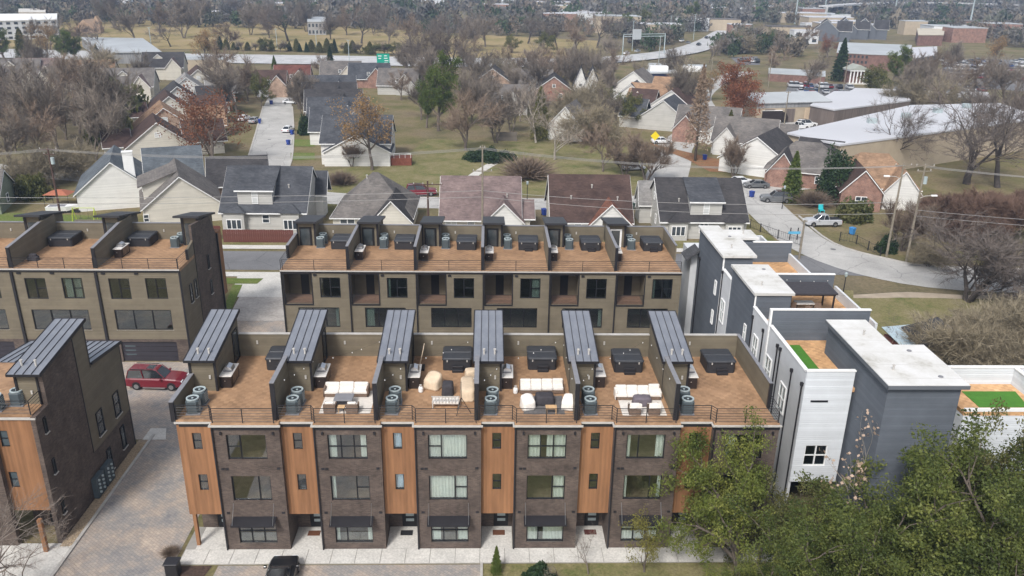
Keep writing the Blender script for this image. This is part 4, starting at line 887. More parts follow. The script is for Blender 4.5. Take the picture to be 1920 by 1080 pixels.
# second deck
rug('large white rug under the sofa set on the second deck', UL(1, 2.6), 46.85, UL(1, 5.9), 49.9, m_rugw)
sofa('long white L shaped sofa facing the fire table on the second deck', UL(1, 4.0), 49.4, 3.0, 3)
ft = thing('fire_table', 'dark square fire table on the white rug', 'table', (UL(1, 4.05), 48.05, ZD))
part('table_body', 0, lambda mb: mb.bbox(-.5, -.36, 0, .5, .36, .5, .03), m_darkcov, ft); part('table_top', 1, lambda mb: mb.bbox(-.62, -.48, .5, .62, .48, .58, .03), m_cap, ft)
def armchair(label, x, y, rz, mat=m_wick):
    t = thing('armchair', label, 'armchair', (x, y, ZD), rz)
    part('chair_frame', 0, lambda mb: (mb.bbox(-.38, -.38, .05, .38, .38, .32, .03), mb.box(-.38, .3, .32, .38, .38, .72), mb.box(-.38, -.38, .32, -.3, .3, .55), mb.box(.3, -.38, .32, .38, .3, .55)), mat, t)
    part('seat_cushion', 'ac', lambda mb: cushion(mb, -.29, -.37, .32, .29, .2, .46), m_fab, t)
    part('back_cushion', 'ac', lambda mb: cushion(mb, -.28, .1, .46, .28, .29, .82), m_fab, t)
    return t
armchair('left brown armchair with its back to the rail on the white rug', UL(1, 3.3), 47.1, math.pi)
armchair('right brown armchair with its back to the rail on the white rug', UL(1, 4.75), 47.1, math.pi)
st = thing('side_table', 'small orange wood table between two brown armchairs', 'table', (UL(1, 4.03), 47.05, ZD))
part('table_top', 2, lambda mb: mb.bbox(-.24, -.2, .38, .24, .2, .43, .02), m_ply, st)
for a in (-.18, .18):
    for b in (-.14, .14): part('leg', 's', lambda mb: mb.box(-.02, -.02, 0, .02, .02, .38), m_ply, st, (a, b, 0))
# third deck
pn = thing('leaning_board', 'tan board standing against the stair tower wall on the third deck', 'board', (UL(2, 2.25), 53.3, ZD))
part('board', 0, lambda mb: mb.slab([(-.1, -.5, .15), (.25, -.5, 1.75), (.25, .55, 1.75), (-.1, .55, .15)], .05), m_tan, pn)
part('board_foot', 0, lambda mb: mb.box(-.2, -.4, 0, .3, .4, .15), m_black, pn)
covered('beige covered lounge chair with a tilted back, left of the black fire pit', UL(2, 3.35), 50.5, 1.15, 1.0, .85, m_tan, -.5, 3, lean=.3)
covered('beige covered corner sofa beside the party wall on the third deck', UL(2, 5.75), 49.6, 1.0, 2.4, .8, m_tan, .05, 5)
covered('beige covered chair near the hot tub step on the third deck', UL(2, 5.9), 51.8, .8, .75, .7, m_tan, .2, 8)
covered('round black covered fire pit on the third deck', UL(2, 4.4), 49.6, .8, .95, .8, m_darkcov, 0, 4, 'covered_fire_pit', 'fire pit')
bn = thing('bench', 'pale slatted bench with white cushions facing the fire pit', 'bench', (UL(2, 4.35), 47.85, ZD), math.pi)
part('seat', 'bn', lambda mb: mb.bbox(-.9, -.35, .3, .9, .3, .45, .03), m_fab, bn)
for k in range(9): part('slat', 0, lambda mb: mb.box(-.03, .32, .4, .03, .36, .85), m_gutter, bn, (-.84+k*.21, 0, 0))
part('top_bar', 0, lambda mb: mb.box(-.92, .31, .85, .92, .37, .91), m_gutter, bn)
for a in (-.85, .85):
    for b in (-.28, .3): part('leg', 'bn', lambda mb: mb.box(-.03, -.03, 0, .03, .03, .4), m_gutter, bn, (a, b, 0))
sg = thing('folding_stand', 'black folding tripod stand by the rail of the third deck', 'stand', (UL(2, 5.4), 46.9, ZD))
for a in (0, 2.1, 4.2): part('leg', ('fs', a), lambda mb: mb.tube([(.62*math.cos(a), .45*math.sin(a), 0), (0, 0, 1.15)], .022, 5), m_black, sg)
part('mast', 'fs', lambda mb: mb.tube([(0, 0, .8), (0, 0, 2.3)], .02, 5), m_black, sg)
part('brace', 'fs', lambda mb: (mb.tube([(.35, 0, .5), (-.2, .2, .55)], .015, 4), mb.tube([(.35, 0, .5), (-.2, -.2, .55)], .015, 4)), m_black, sg)
# fourth deck
rug('dark grey rug under the covered table on the fourth deck', UL(3, 3.05), 46.75, UL(3, 5.75), 49.2, m_rugg)
sofa('white four seat sofa behind the dark covered table on the fourth deck', UL(3, 4.4), 49.9, 3.05, 4, arms=False)
covered('dark cloth covered low table on the grey rug', UL(3, 4.5), 48.35, 1.3, .95, .62, m_darkcov, .05, 7)
for k, (x, rz, lb) in enumerate(((3.35, .35, 'left'), (6.05, -.35, 'right'))):
    covered(f'white cloth draped chair at the {lb} end of the grey rug', UL(3, x), 47.6, .9, .8, .75, m_fab, rz, 11+k, 'draped_chair', 'chair', .3)
ct = thing('coffee_table', 'small light wood slatted table by the rail of the fourth deck', 'table', (UL(3, 4.85), 46.95, ZD))
for k in range(4): part('slat', 'ct', lambda mb: mb.box(-.36, -.055, .4, .36, .055, .45), m_ply, ct, (0, -.2+k*.135, 0))
for a in (-.3, .3):
    for b in (-.2, .2): part('leg', 'ct', lambda mb: mb.box(-.03, -.03, 0, .03, .03, .4), m_ply, ct, (a, b, 0))
gb = thing('gas_bottle', 'white gas bottle beside the counter on the fourth deck', 'gas bottle', (UL(3, 2.6), 49.6, ZD))
part('bottle', 0, lambda mb: mb.loft([[(r*math.cos(a*.5236), r*math.sin(a*.5236), z) for a in range(12)] for r, z in ((.1, 0), (.16, .05), (.17, .3), (.12, .42), (.05, .45), (.05, .5))]), m_white, gb)
part('collar', 0, lambda mb: mb.cyl(0, 0, .46, .56, .09, 10), m_gutter, gb)
gb2 = thing('gas_bottle', 'white gas bottle beside the counter on the third deck', 'gas bottle', (UL(2, 2.55), 49.75, ZD))
part('bottle', 0, lambda mb: None, m_white, gb2); part('collar', 0, lambda mb: None, m_gutter, gb2)
# fifth deck
rug('white rug under the crumpled sofa set on the fifth deck', UL(4, 3.1), 46.6, UL(4, 6.0), 49.3, m_rugw, 3)
sofa('long white sofa under crumpled cloths on the fifth deck', UL(4, 4.45), 49.0, 3.1, 4, rough=1)
covered('purple grey cloth covered table in front of the crumpled sofa', UL(4, 4.6), 48.1, 1.25, .75, .6, M('plum_grey_cover', (.14, .12, .14), .9, .15, 3), 0, 9)
for k, (x, lb) in enumerate(((3.9, 'left'), (5.15, 'right'))):
    c = armchair(f'{lb} brown armchair with a crumpled white cloth by the rail of the fifth deck', UL(4, x), 46.95, math.pi)
    MB().loft([[(x_+.02*math.sin(q*3.1+k), y_, z_ + .04*math.sin(q*2.3+k)) for q, (x_, y_, z_) in enumerate(r_)] for r_ in
              ([(-.4, -.3, .52), (-.15, -.38, .5), (.1, -.36, .56), (.38, -.3, .52)], [(-.4, .0, .7), (-.1, .05, .62), (.12, .0, .68), (.4, 0, .62)], [(-.4, .34, .85), (-.1, .36, .9), (.15, .36, .86), (.38, .33, .88)], [(-.42, .42, .5), (-.1, .44, .6), (.15, .43, .55), (.4, .42, .5)])], cap=False).build('crumpled_cloth', m_fab, c)
for i, d in ((1, 0), (2, .3), (3, 0), (4, .2)):
    bulbs(f'string of white bulbs above the {ORD[i]} roof deck of the nearest row', [(UL(i, .1), 46.2, 12.3), (UL(i, 1.7), 50.2, 11.9), (UL(i, 6.2), 54.9, 11.5), (UL(i, 6.2), 46.6, 12.2)], 13, None)
# decks of the rows behind
for i in range(6):
    X = XB + i*WU
    hot_tub(f'covered hot tub on the {ORD[i]} deck of the second row', X+4.75, 81.15, 0, i in (3, 4, 5), w=2.1, d=2.4)
    condenser(f'front air conditioner by the stair tower on the {ORD[i]} deck of the second row', X+2.55, 80.7)
    condenser(f'rear air conditioner by the stair tower on the {ORD[i]} deck of the second row', X+2.5, 82.1)
    if i > 0: counter(f'cabinet with pale top against the party wall on the {ORD[i]} deck of the second row', X+.65, 77.6)
hot_tub('covered hot tub in the back corner of the wide deck at the left', XL+WL+1.6, 81.6, 0, False, 2.5, d=2.6)
hot_tub('covered hot tub in the back corner of the wide end deck', XL+2*WL+1.5, 81.7, 0, False, 2.3, d=2.5)
counter('steel topped cabinet against the party wall on the wide end deck', XL+2*WL+.9, 78.0)
condenser('front air conditioner beside the stair tower of the left rear row', XL+3*WL-2.6, 80.6); condenser('rear air conditioner beside the stair tower of the left rear row', XL+3*WL-2.5, 81.9)
condenser('front air conditioner on the deck of the left edge house', -31.6, 47.4); condenser('rear air conditioner on the deck of the left edge house', -30.6, 48.1)
cg = thing('covered_grill', 'small black covered grill by the rail of the left deck', 'grill', (XL+WL+1.0, 76.2, ZD))
part('cover', 'cg', lambda mb: mb.bbox(-.5, -.3, 0, .5, .3, .45, .1), m_darkcov, cg); part('lid', 'cg', lambda mb: mb.bbox(-.35, -.22, .45, .35, .22, .65, .1), m_darkcov, cg)
# doormats
for i, m in ((1, 'brown'), (2, 'black'), (3, 'brown'), (4, 'dark red')):
    mt = M('mat_' + m.replace(' ', '_'), {'brown': (.13, .055, .03), 'black': (.02, .02, .022), 'dark red': (.09, .025, .02)}[m], .95, .2, 12)
    t = MB().bbox(UL(i, 1.1), 46.95, .079, UL(i, 1.95), 47.5, .10, .02).build('doormat', mt); tag(t, f'{m} doormat at the {ORD[i]} front door of the nearest row', 'doormat')
# meter cabinets on the left house
for k in range(2):
    t = thing('meter_cabinet', f'grey electric meter cabinet beside the stone bed, {["nearer", "farther"][k]} of two', 'meter', (-28.8, 51.2+k*1.5, 0))
    part('cabinet', 'mc', lambda mb: mb.bbox(.02, 0, .15, .4, 1.3, 1.75, .03), m_acg, t)
    for a in range(2):
        for b in range(4): part('meter', 'mc', lambda mb: mb.tube([(.4, 0, 0), (.5, 0, 0)], .09, 10), m_acl, t, (0, .35+a*.6, .5+b*.33))
SEC = 'houses'
# ------------------------------------------------------------------ neighbourhood houses
m_pane = M('dark_house_glass', (.045, .055, .065), .12, .3, 1.2, spec=.8)
m_blind = M('window_blind', (.55, .56, .55), .6, .05)
sh_slate = shingle('slate_shingle', (.062, .066, .075)); sh_char = shingle('charcoal_shingle', (.050, .048, .050)); sh_brown = shingle('dark_brown_shingle', (.070, .046, .040))
sh_taupe = shingle('taupe_shingle', (.165, .125, .12)); sh_grey = shingle('weathered_grey_shingle', (.135, .125, .118)); sh_tan = shingle('tan_shingle', (.26, .17, .11)); sh_lg = shingle('light_grey_shingle', (.22, .215, .21))
s_white = siding('white_house_siding', (.66, .65, .62), .2, stain=.05); s_cream = siding('cream_house_siding', (.56, .53, .46), .2, stain=.06); s_grey = siding('pale_grey_house_siding', (.46, .45, .42), .2, stain=.06)
b_red = brick('red_house_brick', (.20, .095, .07), (.28, .14, .10), (.34, .28, .24)); b_tan = brick('tan_house_brick', (.34, .22, .15), (.42, .28, .20), (.4, .35, .3))
def gable_roof(parent, cx, cy, w, d, eave, ridge, axis, mat, over=.4, t=.14, trim=m_white, name='roof', back=True):
    half = (d if axis == 'x' else w)/2; ln = (w if axis == 'x' else d)/2 + over*.7
    sl = (ridge-eave)/half; a = half + over; e = ridge - sl*a
    pts = [(-a, e), (0, ridge), (a, e), (a, e+t), (0, ridge+t*1.15), (-a, e+t)]
    mb = MB(); mb.prism(pts, 'x' if axis == 'x' else 'y', -ln, ln); o = mb.build(name, mat, parent); o.location = (cx, cy, 0)
    if trim:
        tp = [(-a-.02, e-.16), (0, ridge-.16), (a+.02, e-.16), (a+.02, e+.02), (0, ridge+.02), (-a-.02, e+.02)]
        ends = (-1, 1) if back else (-1,)
        for s in ends:
            m2 = MB(); m2.prism(tp, 'x' if axis == 'x' else 'y', min(s*(ln-.02), s*(ln+.05)), max(s*(ln-.02), s*(ln+.05))); m2.build('rake_trim', trim, o)
        for s in ((-1, 1) if axis == 'x' else ()):
            m2 = MB(); m2.box(-ln, min(s*a, s*(a+.08)), e-.12, ln, max(s*a, s*(a+.08)), e+.06); m2.build('eave_gutter', trim, o)
    return o
def hip_roof(parent, cx, cy, w, d, eave, ridge, rl, mat, over=.4, trim=m_white, axis='x'):
    a, b = w/2+over, d/2+over; e = eave - .1
    r = [(-rl/2, 0), (rl/2, 0)] if axis == 'x' else [(0, -rl/2), (0, rl/2)]
    mb = MB(); mb.v = [(-a, -b, e), (a, -b, e), (a, b, e), (-a, b, e), (r[0][0], r[0][1], ridge), (r[1][0], r[1][1], ridge)]
    mb.f = [(0, 1, 5, 4), (2, 3, 4, 5), (1, 2, 5), (3, 0, 4), (3, 2, 1, 0)] if axis == 'x' else [(0, 1, 4), (2, 3, 5), (1, 2, 5, 4), (3, 0, 4, 5), (3, 2, 1, 0)]
    o = mb.build('roof', mat, parent); o.location = (cx, cy, 0)
    if trim: m2 = MB(); m2.box(-a-.04, -b-.04, e-.16, a+.04, b+.04, e-.005); m2.build('eave_gutter', trim, o)
    return o
def house(label, x, y, rz, w, d, eave, ridge, wall, roof, style='x', feats=(), trim=m_white, rl=None, over=.4, group=None, z=0):
    t = thing('house', label, 'house', (x, y, z), math.radians(rz), group); hw, hd = w/2, d/2
    wb = MB()
    if style == 'hip': wb.box(-hw, -hd, 0, hw, hd, eave)
    elif style == 'x': wb.prism([(-hd, 0), (hd, 0), (hd, eave), (0, ridge-.02), (-hd, eave)], 'x', -hw, hw)
    else: wb.prism([(-hw, 0), (hw, 0), (hw, eave), (0, ridge-.02), (-hw, eave)], 'y', -hd, hd)
    wb.build('wall', wall, t)
    if style == 'hip': main = hip_roof(t, 0, 0, w, d, eave, ridge, rl if rl is not None else w*.35, roof, over, trim)
    else: main = gable_roof(t, 0, 0, w, d, eave, ridge, style, roof, over, trim=trim)
    for f in feats:
        k = f[0]
        if k == 'win':
            _, face, u, zz_, ww, hh = f[:6]; pane = f[6] if len(f) > 6 else m_pane
            L, r = {'f': ((u-ww/2, -hd-.09, zz_), 0), 'b': ((u+ww/2, hd+.09, zz_), math.pi), 'r': ((hw+.09, u-ww/2, zz_), math.pi/2), 'l': ((-hw-.09, u+ww/2, zz_), -math.pi/2)}[face]
            window(t, L, r, ww, hh, ((1, 1),) if ww < 1.3 else ((1, 1), (1, 1)), m_white, pane, fw=.1, depth=.1)
        elif k == 'dormer':            # shed or gable dormer on the front slope of an x-ridge roof
            _, u, ww, yd, ez, kind, wm = f[:7]; s = (ridge-eave)/hd; zb = eave + s*(yd+hd)
            if kind == 'shed':
                yb = yd + 1; zr = ridge
                MB().prism([(yd, zb-.4), (0, ridge-.3), (-.3, ridge-.12), (yd, ez)], 'x', u-ww/2, u+ww/2).build('dormer_wall', wm, t)
                dr = MB().slab([(u-ww/2-.3, yd-.35, ez+.02), (u+ww/2+.3, yd-.35, ez+.02), (u+ww/2+.3, .05, ridge+.2), (u-ww/2-.3, .05, ridge+.2)], .14).build('dormer_roof', f[7] if len(f) > 7 else roof, t)
                MB().box(u-ww/2-.34, yd-.45, ez-.16, u+ww/2+.34, yd-.35, ez+.02).build('eave_gutter', m_white, dr)
            else:
                zr = ez + ww*.42; m2 = MB(); m2.prism([(u-ww/2, zb-.3), (u+ww/2, zb-.3), (u+ww/2, ez), (u, zr-.02), (u-ww/2, ez)], 'y', yd, yd+2.4); m2.build('dormer_wall', wm, t)
                gable_roof(t, u, yd+1.2, ww, 2.6, ez, zr, 'y', roof, .2, name='dormer_roof', back=False)
            window(t, (u-.45, yd-.09, zb+.25), 0, .9, ez-zb-.5, ((1, 1),), m_white, f[8] if len(f) > 8 else m_blind, fw=.09, depth=.1, name='dormer_window')
        elif k == 'gable':             # wing running forward from the front, ridge along y
            _, u, ww, pj, ez, rz_, wm, rm = f[:8]; L = pj + hd
            m2 = MB(); m2.prism([(u-ww/2, 0), (u+ww/2, 0), (u+ww/2, ez), (u, rz_-.02), (u-ww/2, ez)], 'y', -hd-pj, -hd+.8); m2.build('wing_wall', wm, t)
            gable_roof(t, u, -hd-pj+L/2-.2, ww, L-.4, ez, rz_, 'y', rm, .35, name='wing_roof', back=False)
            if len(f) > 8 and f[8]: window(t, (u-f[8]/2, -hd-pj-.09, 1.0), 0, f[8], 1.5, ((1, 1), (1, 1)), m_white, m_pane, fw=.1, depth=.1)
        elif k == 'side':              # wing running out to the right or left, ridge along x
            _, sgn, v, dd, pj, ez, rz_, wm, rm = f[:9]
            cx = sgn*(hw + pj/2 - .5); m2 = MB(); m2.prism([(v-dd/2, 0), (v+dd/2, 0), (v+dd/2, ez), (v, rz_-.02), (v-dd/2, ez)], 'x', cx-pj/2-.5, cx+pj/2); m2.build('wing_wall', wm, t)
            gable_roof(t, cx, v, pj+1, dd, ez, rz_, 'x', rm, .35, name='wing_roof')
        elif k == 'bay':
            _, u, ww = f[:3]; MB().box(u-ww/2, -hd-.9, 0, u+ww/2, -hd, eave-.1).build('bay_wall', wall, t)
            m2 = MB(); a = ww/2+.25; m2.v = [(u-a, -hd-1.2, eave-.1), (u+a, -hd-1.2, eave-.1), (u+a, -hd+.9, eave-.1), (u-a, -hd+.9, eave-.1), (u, -hd+.6, eave+.95)]
            m2.f = [(0, 1, 4), (1, 2, 4), (2, 3, 4), (3, 0, 4), (3, 2, 1, 0)]; m2.build('bay_roof', roof, t)
            window(t, (u-ww*.38, -hd-.99, .7), 0, ww*.76, 1.5, ((1, 0), (1, 0), (1, 0)), m_white, m_pane, fw=.1, depth=.1)
        elif k == 'chimney':
            _, u, v, zt, wm = f; MB().box(u-.75, v-.5, 0, u+.75, v+.5, zt).box(u-.82, v-.57, zt, u+.82, v+.57, zt+.14).build('chimney', wm, t)
        elif k == 'vent':
            _, u, v = f; s = (ridge-eave)/hd if style == 'x' else 0; zb = ridge - s*abs(v) if style == 'x' else ridge-.6
            MB().tube([(u, v, zb), (u, v, zb+.5), ], .09, 8).tube([(u, v, zb+.5), (u, v, zb+.65)], .15, 8).build('roof_vent', m_gutter, main)
        elif k == 'garage':
            _, face, u, ww = f; fn = lambda mb: [mb.box(-ww/2, -.05, .02+q*.52, ww/2, .02, .5+q*.52) for q in range(4)]
            L, r = {'f': ((u, -hd-.02, 0), 0), 'r': ((hw+.02, u, 0), math.pi/2), 'l': ((-hw-.02, u, 0), -math.pi/2)}[face]
            part('garage_door', ww, fn, m_white, t, L, r)
        elif k == 'deck':
            _, u, v, ww, dd, hh, mm = f; MB().box(u-ww/2, v-dd/2, 0, u+ww/2, v+dd/2, hh).build('porch_deck', mm, t)
            MB().box(u-ww/2, v-dd/2, hh+.8, u+ww/2, v-dd/2+.08, hh+.9).build('porch_rail', m_white, t)
            for q in range(5): part('baluster', hh, lambda mb: mb.box(-.03, v-dd/2, hh, .03, v-dd/2+.06, hh+.8), m_white, t, (u-ww/2+.1+q*(ww-.2)/4, 0, 0))
    return t
# first row behind the street
house('slate roofed house with a wide central dormer, left of the hip roofed house', -32.9, 122.6, 0, 12.2, 12, 3.3, 8.4, s_grey, sh_slate, 'x',
      [('dormer', -1.2, 5.0, -5.3, 6.15, 'shed', s_grey, sh_slate), ('bay', -4.1, 2.9), ('bay', 4.0, 2.6), ('win', 'f', .3, 1.4, 1.1, 1.3), ('win', 'r', -2, 4.4, .6, 1.5), ('win', 'r', 3, 1.2, .6, 1.5), ('vent', 3.3, -3)] + [('side', 1, 3.2, 3.4, 1.6, 4.2, 7.0, s_white, sh_slate)])
house('grey brown hip roofed house with a stepped wing roof behind the second row', -17.0, 121.5, 0, 11.4, 11.5, 2.7, 8.0, s_cream, sh_grey, 'hip',
      [('gable', 3.0, 5.6, 1.6, 2.6, 5.6, s_cream, sh_char), ('win', 'f', -3.6, .9, 2.2, 1.5), ('win', 'f', -.4, 1.2, 1.2, .6), ('vent', -1, -2)], rl=.8)
house('long taupe roofed house with a low right wing behind the wooden pole', -1.2, 121.6, 0, 11.6, 11.6, 2.6, 7.4, s_cream, sh_taupe, 'x',
      [('gable', 3.4, 5.4, 1.0, 2.5, 5.2, s_white, sh_taupe), ('win', 'f', -4.3, .7, 1.7, 1.6, m_blind), ('win', 'f', -1.4, 1.2, 1.1, 1.1), ('vent', 3.9, -3.0), ('side', 1, -1.5, 7, 2.0, 2.5, 4.2, s_cream, sh_taupe)])
house('dark brown roofed house with an orange brown cross gable', 15.1, 121.4, 0, 11.8, 12, 2.5, 7.8, s_cream, sh_brown, 'x',
      [('gable', 2.7, 5.8, .8, 2.3, 5.2, s_white, shingle('russet_shingle', (.17, .078, .055))), ('win', 'f', -2.0, 1.0, 1.1, 1.5), ('vent', -2.9, -3.3), ('vent', .3, -1.8), ('vent', 4.0, -3.4)])
house('black shingled house with wide grey dormer beside the right street', 31.5, 120.8, 0, 12.6, 12.2, 2.9, 7.6, s_grey, sh_char, 'x',
      [('dormer', .3, 4.6, -5.5, 5.5, 'shed', s_grey, sh_slate), ('bay', -3.9, 2.7), ('bay', 4.3, 2.6), ('win', 'f', 0, .9, 1.3, 1.5), ('win', 'l', -2, 1.1, .9, 1.5), ('win', 'l', 2, 1.1, .9, 1.5), ('win', 'l', 0, 4.3, .8, 1.2), ('vent', -3.4, -3.6), ('side', -1, 3.6, 3.6, 1.8, 3.4, 6.2, s_grey, sh_lg)])
t = house('pale gabled house with dark brown roof and broad side dormer, left of the slate roof', -48.3, 126.4, 22, 11.0, 12.5, 2.9, 7.3, s_cream, sh_grey, 'y',
      [('win', 'l', -3.5, 1.0, 1.2, 1.5), ('win', 'f', -5.2, .8, .8, 1.2), ('win', 'f', 2.4, .6, 1.4, .8)])
MB().prism([(-5.2, 3.4), (-1.2, 3.4), (-.6, 7.0), (-5.2, 5.5)], 'y', -2.9, 3.9).build('dormer_wall', s_cream, t)
MB().slab([(-5.9, -3.3, 5.4), (-5.9, 4.3, 5.4), (0, 4.3, 7.5), (0, -3.3, 7.5)], .14).build('dormer_roof', sh_grey, t)
window(t, (-5.32, .9, 3.9), -math.pi/2, .9, 1.3, ((1, 1),), m_white, m_pane, fw=.09)
house('white sided house with a tall white chimney and blue grey roof at the left', -61.5, 134.5, 20, 11.0, 13, 3.0, 7.6, s_white, shingle('blue_grey_shingle', (.10, .115, .13)), 'y',
      [('chimney', 2.6, -5.9, 8.9, m_white), ('side', 1, 2.5, 9.5, 8, 3.2, 7.6, s_white, MATS['blue_grey_shingle']), ('win', 'l', -2, 1, 1.2, 1.5)])
house('dark roofed brick house wing right of the pale gabled house', -42.6, 138.5, 14, 9.5, 9, 2.8, 6.4, b_tan, sh_char, 'x', [('win', 'r', 0, 1, 1.2, 1.4)])
house('green sided cottage at the left edge below the bare thicket', -81, 128, 15, 9, 9, 3.0, 6.0, siding('sage_siding', (.22, .25, .19), .2), sh_grey, 'x', [('win', 'f', 2.5, .9, 1.4, 1.4), ('win', 'r', 0, .9, 1.2, 1.4)])
# along the left street: west side
lw_ = [(-67.5, 168.5, 24, sh_brown, s_cream, 'tan gabled'), (-72.5, 186, 24, sh_tan, b_tan, 'tan roofed'), (-77.5, 203, 24, sh_brown, s_cream, 'brown roofed'), (-81.5, 220, 24, sh_char, s_grey, 'charcoal roofed'), (-85, 238, 20, sh_lg, s_white, 'pale grey roofed'), (-88, 257, 20, sh_brown, s_cream, 'farthest brown roofed')]
for k, (x, y, r, rf_, wl_, nm) in enumerate(lw_):
    house(f'{nm} house on the west side of the receding street', x, y, r, 12, 11, 3.0, 7.6, wl_, rf_, 'y',
          [('side', 1, 1.5, 8.5, 7, 2.9, 6.4, wl_, rf_), ('win', 'f', 0, 4.6, 1.2, 1.0, m_blind), ('win', 'f', -2.5, .9, 1.3, 1.4)] + ([('side', -1, 1.5, 7, 4, 2.8, 5.4, wl_, sh_brown)] if k in (0, 2) else []), group='houses along the receding street')
# east side
le_ = [(-26.5, 168, 2, s_white, sh_slate, 'white walled'), (-32.5, 186, 4, s_white, sh_slate, 'white gabled'), (-36, 200, 6, s_grey, sh_slate, 'grey gabled'), (-39.5, 213.5, 8, s_white, sh_char, 'dark roofed'), (-43, 227, 8, s_cream, sh_char, 'cream gabled'), (-45.5, 242, 8, s_grey, sh_slate, 'blue grey roofed')]
for k, (x, y, r, wl_, rf_, nm) in enumerate(le_):
    if k == 0:
        house('white walled slate roofed house with red porch at the receding street', x, y, r, 13.5, 13, 4.4, 8.6, s_white, sh_slate, 'x',
              [('gable', 0.4, 12.8, 1.6, 2.9, 6.3, s_white, sh_slate), ('win', 'f', -1.5, 1, 1.1, 1.4), ('win', 'f', 3.2, 1, 1.1, 1.4), ('deck', 8.6, -6.0, 4.6, 3.0, 1.5, M('red_stained_boards', (.20, .065, .04), .8, .2, 3))], group='houses along the receding street')
    else:
        house(f'{nm} house on the east side of the receding street', x, y, r, 14, 11, 3.2, 7.4, wl_, rf_, 'x',
              [('gable', 2.5, 8.0, 1.2, 3.0, 6.6, wl_, sh_lg if k == 1 else rf_), ('win', 'f', -4, 1, 1.2, 1.4)], group='houses along the receding street')
# end of the street and beyond
for k, (px, py, w_, d_, rf_, wl_, nm, r) in enumerate([
        (505, 182, 9, 9, sh_brown, b_tan, 'white garage house closing the receding street', 4), (545, 170, 11, 10, shingle('red_brown_shingle', (.12, .05, .04)), b_tan, 'red brown roofed house behind the bare street tree', 6),
        (637, 160, 13, 10, sh_grey, s_cream, 'cream gable house below the green road sign', 4), (690, 165, 13, 11, sh_slate, b_red, 'red brick gable house with white garage below the green road sign', 4),
        (745, 178, 12, 12, sh_grey, s_grey, 'steep grey roofed house left of the tall pine', 0), (925, 172, 12, 11, sh_char, b_tan, 'brick gable house behind the leaning bare trees', -3),
        (1000, 178, 12, 10, sh_grey, s_grey, 'low grey roofed house behind the dark juniper', -5), (945, 215, 13, 11, sh_grey, s_grey, 'mossy grey roofed house behind the white barked tree', -3), (1040, 190, 12, 10, sh_char, b_red, 'dark house beside the red leaved bush', -4),
        (1112, 190, 6, 10, sh_char, s_white, 'narrow white gable house among bare trees', -6), (1090, 188, 5, 9, sh_char, s_white, 'slim pointed white house among bare trees', -6)]):
    x, y = G(px, py); st = 'x' if k in (0, 1, 2, 3, 4, 6, 7) else 'y'
    hh_ = (3.2, 9.5) if k in (9, 10) else (3.0, 7.2)
    fe = [('win', 'f', 0, 4.0, 1.0, 1.0)] + ([('gable', 2.4, 5.4, .8, 3.4, 6.4, wl_, rf_)] if st == 'x' else [('win', 'f', 2, 1, 1.1, 1.3)])
    if k in (0, 3): fe.append(('garage', 'f', -1.5 if k == 0 else 2.4, 4.6))
    house(nm, x, y + d_/2, r, w_, d_, hh_[0], hh_[1], wl_, rf_, st, fe)
